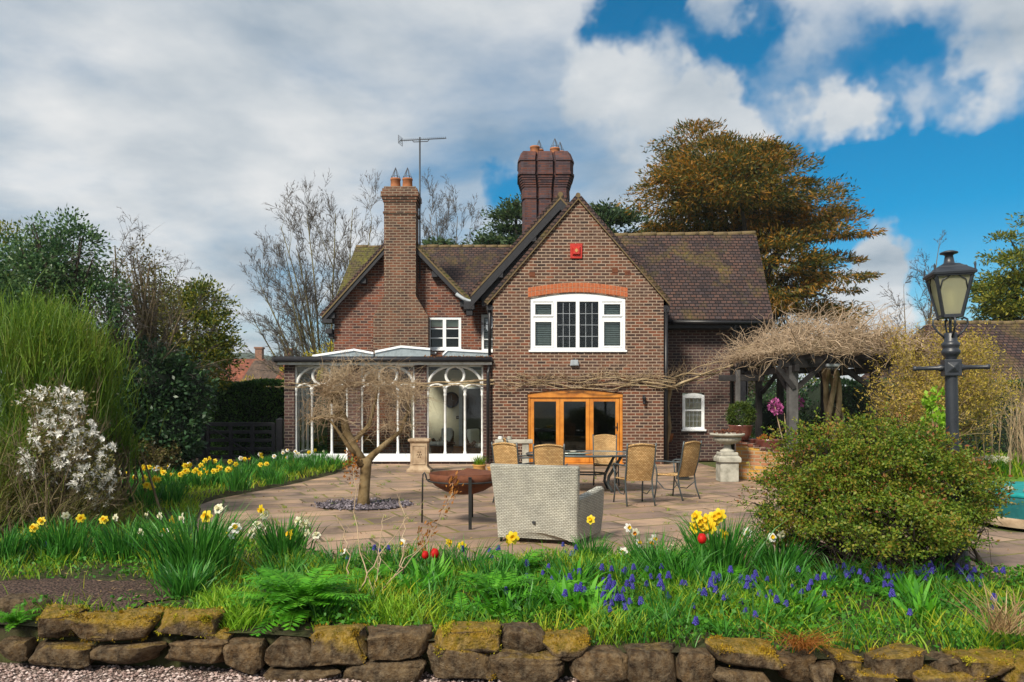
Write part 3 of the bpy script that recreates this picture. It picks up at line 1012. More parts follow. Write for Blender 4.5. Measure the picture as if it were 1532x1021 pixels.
# rooms behind glass
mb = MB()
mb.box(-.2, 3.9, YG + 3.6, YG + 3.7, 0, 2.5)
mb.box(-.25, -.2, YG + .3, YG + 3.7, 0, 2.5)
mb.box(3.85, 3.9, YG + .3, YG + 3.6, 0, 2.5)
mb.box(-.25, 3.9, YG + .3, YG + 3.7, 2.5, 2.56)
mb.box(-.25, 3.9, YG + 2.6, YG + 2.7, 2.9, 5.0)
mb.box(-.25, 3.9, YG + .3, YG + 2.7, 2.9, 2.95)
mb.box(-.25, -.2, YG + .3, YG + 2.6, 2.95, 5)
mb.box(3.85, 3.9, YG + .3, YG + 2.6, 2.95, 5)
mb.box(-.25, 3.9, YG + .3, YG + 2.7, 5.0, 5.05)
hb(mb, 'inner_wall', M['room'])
mb = MB().box(-.2, 3.85, YG + .0, YG + 3.6, -.04, .015)
hb(mb, 'floor', M['floor_in'])


# --- windows
def grid_window(x0, x1, z0, z1, y, cols, rows, fr=.06, mull=.06, bar=.02, dep=.09, matf='white', glass='glass_dark', parent=None, sill=True, arch=None, blind=None, room=True):
    """casement window: frame > pane, sill, blind ; cols = list of widths fractions"""
    mb = MB()
    yf = y
    if arch is None:
        mb.box(x0, x1, yf, yf + dep, z1 - fr, z1)
    else:
        t_ = [(x0 + (x1 - x0) * t, z1 - arch + arch * sin(pi * t)) for t in np.linspace(0, 1, 15)]
        mb.extrude([(x, yf, z) for x, z in t_] + [(x1, yf, z1 - arch - fr), (x0, yf, z1 - arch - fr)], (0, dep, 0))
        z1 = z1 - arch
    mb.box(x0, x1, yf, yf + dep, z0, z0 + fr)
    mb.box(x0, x0 + fr, yf, yf + dep, z0 + fr, z1 - fr)
    mb.box(x1 - fr, x1, yf, yf + dep, z0 + fr, z1 - fr)
    xs = [x0 + fr]
    W_ = (x1 - x0 - 2 * fr)
    acc = 0
    edges = []
    for i, c_ in enumerate(cols):
        a = x0 + fr + W_ * acc
        acc += c_
        b = x0 + fr + W_ * acc
        if i > 0: a += mull / 2
        if i < len(cols) - 1: b -= mull / 2
        edges.append((a, b))
        if i < len(cols) - 1:
            mb.box(b, b + mull, yf - .003, yf + dep, z0 + fr, z1 - fr)
    for (a, b), rr in zip(edges, rows):
        for z_, w_ in rr:
            zz = z0 + fr + (z1 - z0 - 2 * fr) * z_
            mb.box(a, b, yf + .012, yf + dep - .01, zz - w_ / 2, zz + w_ / 2)
    o = hb(mb, 'window', M[matf], parent, bevel=.006)
    mb = MB().box(x0 + fr * .5, x1 - fr * .5, yf + dep * .55, yf + dep * .55 + .008, z0 + fr * .5, z1 - fr * .5)
    hb(mb, 'pane', M[glass], o)
    if sill:
        mb = MB().box(x0 - .04, x1 + .04, yf - .07, yf + .0, z0 - .035, z0 + .02)
        hb(mb, 'sill', M[matf], o, bevel=.006)
    return o, edges


def slats(parent, x0, x1, z0, z1, y, pitch=.06, mat='blind'):
    mb = MB()
    for z in np.arange(z0, z1, pitch):
        mb.add([(x0, y, z), (x1, y, z), (x1, y + .03, z + pitch * .78), (x0, y + .03, z + pitch * .78)], [(0, 1, 2, 3)])
    hb(mb, 'blind', M[mat], parent)


def leadbars(parent, x0, x1, z0, z1, y, nx, nz, w=.012):
    mb = MB()
    for i in range(1, nx):
        x = x0 + (x1 - x0) * i / nx
        mb.box(x - w / 2, x + w / 2, y, y + .01, z0, z1)
    for i in range(1, nz):
        z = z0 + (z1 - z0) * i / nz
        mb.box(x0, x1, y - .002, y + .009, z - w / 2, z + w / 2)
    hb(mb, 'glazing_bar', M['lead'], parent)


# main bedroom window: four lights, side ones with a transom and blinds
o, ed = grid_window(.50, 3.13, 3.13, 4.73, YG + .03, [.245, .255, .255, .245], [[(.64, .09)], [], [], [(.64, .09)]], fr=.09, mull=.10, arch=.15, glass='glass')
for i in (0, 3):
    a, b = ed[i]
    slats(o, a + .03, b - .03, 3.27, 4.44, YG + .13)
    mbs = MB()
    for (za, zb) in ((3.22, 3.98), (4.08, 4.47)):      # opening sash frames
        mbs.box(a, a + .05, YG + .015, YG + .05, za, zb); mbs.box(b - .05, b, YG + .015, YG + .05, za, zb)
        mbs.box(a + .05, b - .05, YG + .015, YG + .05, za, za + .05); mbs.box(a + .05, b - .05, YG + .015, YG + .05, zb - .05, zb)
    hb(mbs, 'sash', M['white'], o)
for i in (1, 2):
    a, b = ed[i]
    leadbars(o, a, b, 3.22, 4.48, YG + .068, 3, 4)

# --- oak bifold doors
mb = MB()
yd = YG + .06
mb.box(.42, .50, yd, yd + .12, .02, 1.97); mb.box(2.98, 3.06, yd, yd + .12, .02, 1.97)
tp = [(.42 + 2.64 * t, 1.94 + .125 * sin(pi * t)) for t in np.linspace(0, 1, 13)]
mb.extrude([(x, yd - .02, z) for x, z in tp] + [(3.06, yd - .02, 1.84), (.42, yd - .02, 1.84)], (0, .12, 0))
mb.box(.40, 3.08, yd - .1, yd + .12, .0, .03)
fr = hb(mb, 'patio_door', M['oak'], bevel=.008)
for i, (a, b) in enumerate(((.505, 1.325), (1.33, 2.15), (2.155, 2.97))):
    mb = MB()
    yq = yd + .02
    w = .105
    mb.box(a, a + w, yq, yq + .06, .035, 1.835); mb.box(b - w, b, yq, yq + .06, .035, 1.835)
    mb.box(a + w, b - w, yq + .002, yq + .058, .035, .26); mb.box(a + w, b - w, yq + .002, yq + .058, 1.73, 1.835)
    lf = hb(mb, 'door_leaf', M['oak'], fr, bevel=.008)
    hb(MB().box(a + w - .01, b - w + .01, yq + .025, yq + .035, .25, 1.74), 'pane', M['glass_dark'], fr)
    if i == 2:
        mb = MB().box(b - .07, b - .045, yq - .012, yq, .92, 1.14).bar((b - .058, yq - .03, 1.03), (b - .17, yq - .03, 1.03), .02, .02).bar((b - .058, yq, 1.03), (b - .058, yq - .035, 1.03), .02, .02)
        hb(mb, 'handle', M['black_pipe'], fr)
# furniture glimpsed inside
t = thing('sideboard', 'low pine sideboard glimpsed indoors through the orange patio doors', 'sideboard', (1.75, YG + 2.2, 0.015))
mb = MB().box(-.5, .5, -.25, .25, .62, .68); mb.build('top', M['oak'], t, bevel=.01)
mb = MB().box(-.46, .46, -.2, .2, .2, .62); mb.build('cabinet', M['oak'], t, bevel=.01)
for sx in (-.42, .42):
    for sy in (-.18, .18):
        MB().box(sx - .03, sx + .03, sy - .03, sy + .03, 0, .2).build('leg', M['oak'], t)


# --- roofs
def roof_slab(quads, th, name, mat, parent=None):
    mb = MB()
    for q in quads:
        q = np.array(q, float)
        nrm = np.cross(q[1] - q[0], q[2] - q[0]); nrm /= np.linalg.norm(nrm)
        if nrm[2] < 0: nrm = -nrm
        mb.extrude(q, nrm * th)
    return hb(mb, name, mat, parent)


def ridge(p, q, parent, r=.085, name='ridge_tile'):
    p, q = np.array(p, float), np.array(q, float)
    L = np.linalg.norm(q - p); k = max(2, int(L / .42))
    mb = MB()
    rg = R(int(L * 100))
    for i in range(k):
        a, b = p + (q - p) * (i + .015) / k, p + (q - p) * (i + .985) / k
        dz = rg.normal() * .008
        mb.tube([a + (0, 0, dz), b + (0, 0, dz + .006)], [r, r * 1.06], 10)
    hb(mb, name, M['ridge'], parent)


def verge(p, q, parent, name, mat, w, th=.05):
    """board hanging below a sloping roof edge, p low, q high (same Y)"""
    p, q = np.array(p, float), np.array(q, float)
    mb = MB().extrude([p, q, q - (0, 0, w), p - (0, 0, w)], (0, -th, 0))
    hb(mb, name, mat, parent)


# front gable roof (verge almost flush with the brick)
sl_ = (apex[1] - ez) / (apex[0] - x0)
def gl(x): return apex[1] - sl_ * abs(x - apex[0])
rf = roof_slab([[(x0 - .16, YG - .07, gl(x0 - .16)), (apex[0], YG - .07, apex[1]), (apex[0], 24.2, apex[1]), (x0 - .16, 24.2, gl(x0 - .16))],
                [(apex[0], YG - .07, apex[1]), (x1 + .16, YG - .07, gl(x1 + .16)), (x1 + .16, 23.5, gl(x1 + .16)), (apex[0], 23.5, apex[1])]], .11, 'roof', M['tiles'])
mb = MB()   # verge undercloak, a tan mortar line under the tiles
for xx in (x0 - .16, x1 + .16):
    mb.extrude([(xx, YG - .075, gl(xx) + .01), (apex[0], YG - .075, apex[1] + .01), (apex[0], YG - .075, apex[1] - .035), (xx, YG - .075, gl(xx) - .035)], (0, .06, 0))
hb(mb, 'verge', M['ridge'], rf)
ridge((apex[0], YG - .05, apex[1] + .08), (apex[0], 22.8, apex[1] + .08), rf, .07)
hb(MB().box(x1 + .002, x1 + .17, YG + .02, 22.6, gl(x1 + .16) - .2, gl(x1 + .16) - .02), 'eaves_board', M['black'], rf)   # boxed eaves at both feet of the gable
hb(MB().box(x0 - .17, x0 - .002, YG + .02, 22.9, gl(x0 - .16) - .16, gl(x0 - .16) - .02), 'eaves_board', M['black'], rf)

# rear gable, one bay behind: deep bargeboard, wall black for boards and painted soffit shadow
ra, rx0, rx1 = (1.43, 7.76), -1.22, 4.1
def rl(x): return ra[1] - 1.09 * abs(x - ra[0])
YR = 22.9
hb(MB().wall([(-.9, 4.6), (3.9, 4.6), (3.9, rl(3.9) - .1), (ra[0], ra[1] - .05), (-.9, rl(-.9) - .1)], [], YR, .2), 'wall', M['black'])
rf2 = roof_slab([[(rx0, YR - .22, rl(rx0)), (ra[0], YR - .22, ra[1]), (ra[0], 29, ra[1]), (rx0, 29, rl(rx0))],
                 [(ra[0], YR - .22, ra[1]), (rx1, YR - .22, rl(rx1)), (rx1, 29, rl(rx1)), (ra[0], 29, ra[1])]], .11, 'roof', M['tiles'])
verge((rx0, YR - .16, rl(rx0) - .01), (ra[0], YR - .16, ra[1] - .01), rf2, 'bargeboard', M['black'], .34)
verge((rx1, YR - .16, rl(rx1) - .01), (ra[0], YR - .16, ra[1] - .01), rf2, 'bargeboard', M['black'], .34)
mb = MB()
mb.extrude([(rx0, YR - .225, rl(rx0) + .02), (ra[0], YR - .225, ra[1] + .02), (ra[0], YR - .225, ra[1] - .05), (rx0, YR - .225, rl(rx0) - .05)], (0, .05, 0))
mb.extrude([(rx1, YR - .225, rl(rx1) + .02), (ra[0], YR - .225, ra[1] + .02), (ra[0], YR - .225, ra[1] - .05), (rx1, YR - .225, rl(rx1) - .05)], (0, .05, 0))
hb(mb, 'verge', M['ridge'], rf2)
ridge((ra[0], YR - .2, ra[1] + .1), (ra[0], 28.5, ra[1] + .1), rf2, .08)
mb = MB()   # purlin ends under the bargeboard
for t_ in (.33, .7):
    x = rx0 + (ra[0] - rx0) * t_
    mb.box(x - .08, x + .08, YR - .2, YR + .1, rl(x) - .42, rl(x) - .24)
hb(mb, 'purlin_end', M['black'], rf2)

# left gable (chimney side)
YL = 24.5
la, lx0, lx1 = (-3.52, 7.16), -5.98, -1.28
def ll(x): return la[1] - (1.12 if x < la[0] else 1.045) * abs(x - la[0])
w1 = (-2.69, -1.62, 3.40, 4.44)
w2 = (-.98, -.35, 3.34, 4.52)
mb = MB()
hole = lambda w: [(w[0], w[2]), (w[1], w[2]), (w[1], w[3]), (w[0], w[3])]
mb.wall([(-5.67, -.1), (-.25, -.1), (-.25, 4.95), (-1.38, 4.95), (-1.4, ll(-1.4) - .06), (la[0], la[1] - .06), (-5.67, ll(-5.67) - .06)], [hole(w1), hole(w2)], YL, .28)
mb.box(-5.67, -5.4, YL + .28, 31.5, -.1, 4.5)
hb(mb, 'wall', M['brick_old'])
o, ed = grid_window(*w1, YL + .02, [.5, .5], [[(.33, .03), (.67, .03)]] * 2, fr=.085, mull=.11, bar=.03, glass='glass')
mb = MB().box(w1[0] + .1, w1[1] - .1, YL + .12, YL + .13, 4.06, 4.4); hb(mb, 'blind', M['shade_w'], o)
mb = MB().box(w1[0] + .1, w1[1] - .1, YL + .118, YL + .126, 4.06, 4.14); hb(mb, 'blind', M['shade_r'], o)
o, ed = grid_window(*w2, YL + .02, [1.0], [[(.3, .03), (.68, .05)]], fr=.085, glass='glass')
slats(o, w2[0] + .1, w2[1] - .1, 3.44, 4.42, YL + .12, .075, 'white_old')
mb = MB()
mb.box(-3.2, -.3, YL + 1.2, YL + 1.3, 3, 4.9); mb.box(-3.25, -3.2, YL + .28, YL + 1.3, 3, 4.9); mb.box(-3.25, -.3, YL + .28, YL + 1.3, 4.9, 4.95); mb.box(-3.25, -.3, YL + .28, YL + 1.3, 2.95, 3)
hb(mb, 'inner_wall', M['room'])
rf3 = roof_slab([[(lx0, YL - .35, ll(lx0)), (la[0], YL - .35, la[1]), (la[0], 28.0, la[1]), (lx0, 28.0, ll(lx0))]], .1, 'roof', M['tiles'])
rf4 = roof_slab([[(la[0], YL - .35, la[1]), (lx1, YL - .35, ll(lx1)), (lx1, 28.0, ll(lx1)), (la[0], 28.0, la[1])]], .1, 'roof', M['tiles_moss'])
for xx, par in ((lx0, rf3), (lx1, rf4)):
    verge((xx, YL - .28, ll(xx) - .01), (la[0], YL - .28, la[1] - .01), par, 'bargeboard', M['black'], .20)
    mb = MB().extrude([(xx, YL - .36, ll(xx) + .02), (la[0], YL - .36, la[1] + .02), (la[0], YL - .36, la[1] - .045), (xx, YL - .36, ll(xx) - .045)], (0, .05, 0))
    hb(mb, 'verge', M['ridge'], par)
    mb = MB()
    for t_ in (.12, .52):
        x = xx + (la[0] - xx) * t_
        mb.box(x - .09, x + .09, YL - .26, YL + .02, ll(x) - .36, ll(x) - .18)
    hb(mb, 'purlin_end', M['black'], par)
ridge((la[0], YL - .33, la[1] + .09), (la[0], 27.8, la[1] + .09), rf3)
# main roof behind
roof_slab([[(-5.76, 25.0, 4.96), (-3.5, 25.0, 4.96), (-3.5, 28.0, 7.30), (-5.68, 28.0, 7.30)]], .1, 'roof', M['tiles_moss'])
rf5 = roof_slab([[(-3.5, 25.0, 4.96), (1.3, 25.0, 4.96), (1.3, 28.0, 7.30), (-3.5, 28.0, 7.30)],
                 [(-5.68, 28.0, 7.30), (1.3, 28, 7.30), (1.3, 31.7, 4.42), (-5.68, 31.7, 4.42)]], .1, 'roof', M['tiles'])
ridge((-5.68, 28, 7.38), (1.2, 28, 7.38), rf5, .08)
mb = MB().wall([(24.6, 4.3), (31.4, 4.3), (28, 7.2)], [], -5.62, .2, axis='x')
hb(mb, 'wall', M['brick_old'])
mb = MB()
mb.box(-5.98, -5.66, YL - .34, YL + .1, 4.22, 4.34); mb.box(-5.9, -5.7, YL - .2, YL + .3, 3.9, 4.05); mb.box(-5.82, -5.68, YL - .1, YL + .2, 3.75, 3.9)
hb(mb, 'eaves_board', M['black'], rf3)
# hopper and lead between the gables
mb = MB().box(-1.50, -1.16, YL - .62, YL - .36, 4.6, 4.86).box(-1.42, -1.22, YL - .58, YL - .38, 4.42, 4.6)
hb(mb, 'hopper', M['black'], rf4, bevel=.015)
mb = MB().tube([(-1.75, YL - .40, 5.12), (-1.5, YL - .42, 4.95), (-1.32, YL - .45, 4.88), (-1.12, YL - .47, 4.93)], .055, 8)
hb(mb, 'lead_flashing', M['lead'], rf4)

# right wing
YW = 22.7
ww = (5.02, 5.67, .90, 1.98)
mb = MB()
mb.wall([(4.18, -.1), (6.9, -.1), (6.9, 4.45), (4.18, 4.45)], [hole(ww)], YW, .28)
mb.wall([(YW + .28, -.1), (26, -.1), (26, 4.4), (24.2, 6.85), (YW + .28, 4.6)], [], 6.62, .28, axis='x')
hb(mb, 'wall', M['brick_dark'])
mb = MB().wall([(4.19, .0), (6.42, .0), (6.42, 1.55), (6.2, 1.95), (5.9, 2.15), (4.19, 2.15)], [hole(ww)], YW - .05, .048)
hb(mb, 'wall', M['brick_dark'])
o, ed = grid_window(ww[0], ww[1], ww[2], ww[3], YW - .055, [1.0], [[(.58, .05)]], fr=.085, arch=.06, matf='white', glass='glass')
mb = MB().box(ww[0] + .07, ww[1] - .07, YW + .06, YW + .07, .97, 1.9); hb(mb, 'blind', M['cream'], o)
leadbars(o, ww[0] + .1, ww[1] - .1, .98, 1.52, YW - .03, 4, 3, .01)
leadbars(o, ww[0] + .1, ww[1] - .1, 1.56, 1.86, YW - .03, 4, 2, .01)
mb = MB()
for i in range(11):
    t0, t1 = (i + .06) / 11, (i + .94) / 11
    mb.extrude([(4.97 + .75 * t, YW - .062, 1.94 + .06 * sin(pi * t) + h) for t, h in ((t0, 0.02), (t1, .02), (t1, .2), (t0, .2))], (0, .05, 0))
hb(mb, 'brick_arch', M['brick_dark'])
we, wr, wz0, wz1 = 22.2, 24.2, 4.03, 6.93
rf6 = roof_slab([[(2.6, we, wz0), (7.53, we, wz0), (7.66, wr, wz1), (2.6, wr, wz1 - .07)],
                 [(2.6, wr, wz1 - .07), (7.66, wr, wz1), (7.53, 26.2, wz0), (2.6, 26.2, wz0)]], .11, 'roof', M['tiles'])
ridge((2.3, wr, wz1 + .02), (7.66, wr, wz1 + .1), rf6, .08)
mb = MB().tube([(4.36, we - .05, wz0 + .0), (7.55, we - .05, wz0 - .02)], .065, 8)
hb(mb, 'gutter', M['black_pipe'], rf6)
mb = MB().box(4.2, 7.5, we + .05, we + .12, wz0 - .16, wz0 - .02).box(4.2, 7.5, we + .12, YW, wz0 - .18, wz0 - .14)
hb(mb, 'eaves_board', M['black'], rf6)
mb = MB().tube([(6.46, we - .02, wz0 - .06), (6.46, YW - .1, wz0 - .45), (6.46, YW - .1, 0.05)], .05, 8)
hb(mb, 'downpipe', M['black_pipe'])
hb(MB().box(6.62, 6.93, YW - .03, YW - .005, 0.0, 4.3).box(6.9, 6.96, YW - .03, 26, 0, 4.35).box(6.93, 7.5, YW + .2, YW + .3, 3.2, 3.95), 'timber_cladding', M['black'])

# downpipes of the front
mb = MB().tube([(-.62, YG - .02, 2.72), (-.66, YG - .06, 2.5), (-.66, YG - .06, .05)], .045, 8)
hb(mb, 'downpipe', M['black_pipe'])
mb = MB().tube([(4.26, YG + .06, 4.3), (4.26, YG + .06, .05)], .05, 8)
hb(mb, 'downpipe', M['black_pipe'])
mb = MB().tube([(-.62, YG + .3, 4.45), (-.62, YG + .06, 4.1), (-.62, YG + .06, 3.0)], .045, 8)
hb(mb, 'downpipe', M['black_pipe'])
# air bricks and a vent in the gable
mb = MB()
for px, py in ((920, 405), (939, 409), (796, 411)):
    x, z = XZ(px, py, YG)
    mb.box(x - .08, x + .08, YG - .012, YG + .02, z - .06, z + .06)
hb(mb, 'air_brick', M['rust'])

# --- chimneys
YC = 24.02
mb = MB()
cx0, cx1 = -4.0, -3.01
mb.box(cx0, cx1, YC, YL + .1, 5.05, 8.2)
mb.extrude([(-4.34, YC, 2.6), (-2.62, YC, 2.6), (-2.62, YC, 4.4), (cx1, YC, 5.05), (cx0, YC, 5.05), (-4.34, YC, 4.4)], (0, YL - YC + .05, 0))
for z0, z1, g in ((7.62, 7.68, .03), (7.98, 8.06, .03), (8.06, 8.14, .06), (8.14, 8.30, .09), (8.30, 8.40, .05), (8.40, 8.47, .0)):
    mb.box(cx0 - g, cx1 + g, YC - g, YL + .3 + g, z0, z1)
mb.box(cx0 + .002, cx1 - .002, YL + .1, YL + .3, 6.4, 8.2)
ch = hb(mb, 'chimney', M['brick_chim'])


def pot(x, y, z, r, h, par, cowl=True):
    o = hb(MB().lathe([(r * .86, 0), (r, .03), (r * .95, .1), (r * .9, h - .06), (r * .98, h - .05), (r * .98, h), (r * .78, h), (r * .75, h - .2)], 18, (x, y, z)), 'chimney_pot', M['terra'], par)
    if cowl:
        mb = MB()
        for a in np.linspace(0, 2 * pi, 6, endpoint=False):
            mb.bar((x + r * .9 * cos(a), y + r * .9 * sin(a), z + h), (x, y, z + h + .36), .012, .012)
        mb.tube([(x + r * .8 * cos(a), y + r * .8 * sin(a), z + h + .06) for a in np.linspace(0, 2 * pi, 12, endpoint=False)], .008, 4, closed=True)
        hb(mb, 'chimney_cowl', M['wire'], par)


pot(-3.70, YC + .4, 8.46, .17, .36, ch); pot(-3.32, YC + .4, 8.46, .17, .36, ch)
# great ribbed stack: a row of canted shafts
YS = 26.4
mb = MB()
def stack_plan(g):
    p_ = []
    x_0, x_1, y_0, y_1 = .36 - g, 1.98 + g, YS - g, YS + 1.15 + g
    w3 = (x_1 - x_0 - .3) / 3
    xs = x_0 + .0
    front = [(x_0, y_0 + .3)]
    a = x_0 + .06
    for i in range(3):
        front += [(a + .02, y_0), (a + w3 - .02, y_0)]
        if i < 2: front += [(a + w3 + .005, y_0 + .13), (a + w3 + .055, y_0 + .13)]
        a += w3 + .06
    front += [(x_1, y_0 + .34), (x_1, y_1 - .25), (x_1 - .2, y_1), (x_0 + .2, y_1), (x_0, y_1 - .2)]
    return front
levels = [(5.6, 0), (8.70, 0), (8.74, .03), (8.80, .03), (9.05, .02)] + [(9.05 + .075 * i + j * .072, .02 + .022 * i) for i in range(6) for j in (0, 1)] + [(9.52, .17), (9.60, .17), (9.62, .14), (9.98, .14), (10.0, .17), (10.08, .15), (10.34, .06)]
k = len(stack_plan(0))
vs = [(x, y, z) for z, g in levels for x, y in stack_plan(g)]
mb.add(vs, [(i * k + j, i * k + (j + 1) % k, (i + 1) * k + (j + 1) % k, (i + 1) * k + j) for i in range(len(levels) - 1) for j in range(k)] + [tuple(range((len(levels) - 1) * k, len(levels) * k))])
ch2 = hb(mb, 'chimney', M['brick_stack'])
pot(.80, YS + .5, 10.33, .18, .34, ch2, False); pot(1.50, YS + .5, 10.33, .18, .28, ch2); pot(.96, YS + .85, 10.33, .17, .34, ch2); pot(1.70, YS + .8, 10.33, .17, .26, ch2)

# --- things fixed to the walls
t = thing('tv_aerial', 'tall thin television aerial on a mast behind the twin pot chimney', 'aerial', (-2.93, 24.45, 5.6))
MB().tube([(0, 0, 0), (0, 0, 4.55)], .025, 8).build('mast', M['alu'], t)
mb = MB().bar((-.64, 0, 4.44), (.84, .0, 4.52), .02, .02)
for q in np.linspace(-.5, .82, 22):
    mb.bar((q, -.11, 4.45 + (q + .64) * .054), (q, .11, 4.45 + (q + .64) * .054), .008, .008)
    mb.bar((q, 0, 4.43 + (q + .64) * .054), (q, 0, 4.49 + (q + .64) * .054), .012, .012)
mb.bar((-.2, 0, 4.40), (.25, 0, 4.42), .02, .02).bar((-.2, 0, 4.40), (-.24, 0, 4.46), .02, .02).bar((.25, 0, 4.42), (.29, 0, 4.49), .02, .02)
mb.build('boom', M['alu'], t)
mb = MB()
for q in np.linspace(-.12, .12, 5):
    mb.bar((-.66, -.16, 4.44 + q), (-.58, .16, 4.44 + q), .01, .01)
mb.bar((-.66, -.16, 4.31), (-.66, -.16, 4.57), .012, .012).bar((-.58, .16, 4.31), (-.58, .16, 4.57), .012, .012).bar((-.66, -.16, 4.31), (-.58, .16, 4.57), .012, .012)
mb.build('reflector', M['alu'], t)

t = thing('alarm_box', 'small red alarm box high on the front brick gable', 'alarm box', P(862, 376, YG))
MB().extrude([(-.16, 0, -.21), (.16, 0, -.21), (.17, 0, .2), (-.17, 0, .2)], (0, -.05, 0)).build('back_plate', M['red_box'], t, bevel=.01)
MB().lathe([(.0, .0), (.12, .0), (.165, .06)], 4, (0, 0, 0), a0=pi / 4, a1=pi / 4 + 2 * pi, smooth=False).build('cover', M['red_box'], t, loc=(0, -.11, -.01), rot=(-pi / 2, 0, 0))
MB().extrude([(0, -.112, -.06), (.05, -.112, 0), (0, -.112, .06), (-.05, -.112, 0)], (0, -.006, 0)).build('badge', M['pot'], t)

t = thing('floodlight', 'small grey floodlight on the brick between window and patio doors', 'floodlight', P(859, 545, YG))
MB().extrude([(-.12, -.1, -.05), (.12, -.1, -.05), (.1, -.1, .11), (-.1, -.1, .11)], (0, .07, 0)).build('lamp_housing', M['lead'], t, bevel=.01)
MB().box(-.09, .09, -.108, -.1, -.03, .08).build('lens', M['lead'], t)
MB().box(-.025, .025, -.04, 0, .06, .16).build('bracket', M['black'], t)

t = thing('wall_lantern', 'little dark carriage lantern on the brick right of the patio doors', 'lantern', P(963, 600, YG))
MB().lathe([(.01, .14), (.035, .1), (.07, .07), (.05, .06), (.035, -.06), (.045, -.08), (.01, -.1)], 8, (0, -.1, 0)).build('lamp_body', M['black'], t)
MB().bar((0, -.1, .12), (0, -.01, .14), .02, .02).box(-.03, .03, -.015, 0, -.02, .16).build('bracket', M['black'], t)

t = thing('satellite_dish', 'grey satellite dish on the wall beside the slatted upstairs window', 'satellite dish', P(737, 483, 23.4))
prof = [(0, 0), (.12, .012), (.22, .045), (.28, .08)]
MB().lathe(prof, 24).build('dish', M['lead'], t, rot=(radians(78), 0, radians(-62)))
MB().bar((0, 0, -.1), (-.3, -.28, -.06), .02, .02).bar((-.3, -.28, -.1), (-.3, -.28, -.02), .06, .06).build('feed_arm', M['black'], t)
MB().bar((0, .02, 0), (.12, .8, .05), .035, .035).build('bracket', M['black'], t)
# ------------------------------------------------------------------ conservatory
CV = thing('conservatory', 'flat roofed conservatory with white gothic arched windows joined to the brick house', 'conservatory', (-3.4, 21.3, 0))
YF = 21.30


def cb(mb, name, mats, parent=None, bevel=0.0):
    return hb(mb, name, mats, parent or CV, bevel)


ZT = 2.74
mb = MB()
mb.box(-6.31, -6.03, YF, YF + .3, -.1, ZT)
mb.box(-4.55, -4.2, YF, YF + .3, -.1, ZT)
mb.box(-2.70, -2.37, YF, YF + .3, -.1, ZT)
mb.box(-.80, -.535, YF - .0, YF + .3, -.1, ZT)
for a, b in ((-6.03, -4.55), (-4.2, -2.7), (-2.37, -.8)):
    mb.box(a, b, YF + .005, YF + .25, -.1, .06)
mb.box(-6.31, -6.05, YF + .3, 24.4, -.1, .06)
cb(mb, 'wall', M['brick_dark'])
# rendered back wall, floor
cb(MB().box(-6.0, -3.2, 24.38, 24.42, .02, 2.75), 'back_wall', M['brick_old'])
cb(MB().box(-3.2, -.3, 24.36, 24.42, .02, 2.75).box(-.56, -.50, YF + .3, 24.36, .02, 2.75), 'back_wall', M['cream'])
cb(MB().box(-6.05, -.5, YF + .02, 24.36, -.05, .012), 'floor', M['floor_in'])
mb = MB().box(-1.55, -.75, 24.28, 24.34, .03, 2.15)
cb(mb, 'inner_door', M['black'])
mb = MB().box(-1.68, -1.57, 24.30, 24.355, .03, 2.2).box(-.73, -.62, 24.30, 24.355, .03, 2.2).box(-1.57, -.73, 24.30, 24.355, 2.1, 2.2)
cb(mb, 'door_frame', M['white_old'])

PROF = [(.045, 0), (.045, .05), (.034, .07), (.034, 1.60), (.05, 1.62), (.05, 1.66), (.036, 1.69), (.062, 1.78), (.062, 1.82), (.04, 1.86), (.04, 1.95)]


def bay(a, b, glass='glass'):
    m = (a + b) / 2
    hw = (b - a) / 2
    mb = MB()
    y = YF + .1
    mb.box(a, a + .045, y - .03, y + .05, .30, ZT - .01); mb.box(b - .045, b, y - .03, y + .05, .30, ZT - .01)
    mb.box(a, b, y - .03, y + .05, ZT - .04, ZT)
    # big flattened arch
    pts = [(m + (hw - .05) * cos(t), y, 2.2 + .53 * sin(t)) for t in np.linspace(0, pi, 25)]
    mb.tube(pts, .042, 8)
    mb.tube([(m + .255 * cos(t), y - .012, 2.455 + .255 * sin(t)) for t in np.linspace(0, 2 * pi, 28, endpoint=False)], .042, 8, closed=True)
    # three small arches between the columns
    for c0, c1 in ((a + .04, m - .275), (m - .275, m + .275), (m + .275, b - .04)):
        mm, hh = (c0 + c1) / 2, (c1 - c0) / 2
        mb.tube([(mm + hh * cos(t), y, 2.06 + .15 * sin(t)) for t in np.linspace(0, pi, 15)], .032, 7)
    for xx in (m - .275, m + .275):
        mb.lathe([(r_, z + .28) for r_, z in PROF[:-1]] + [(.04, 2.1)], 10, (xx, y, 0))
    for xx in (a + .03, b - .03):
        mb.lathe([(r_ * .8, z + .28) for r_, z in PROF[:-1]] + [(.034, 2.1)], 10, (xx, y - .03, 0))
    o = cb(mb, 'window', M['white_old'])
    cb(MB().box(a + .03, b - .03, y + .015, y + .025, .3, ZT - .02), 'pane', M[glass], o)
    cb(MB().box(a + .0, b - .0, YF - .05, YF + .2, .065, .28), 'sill', M['white'], o, bevel=.012)
    return o


bay(-6.03, -4.55); bay(-4.2, -2.7); bay(-2.37, -.8)
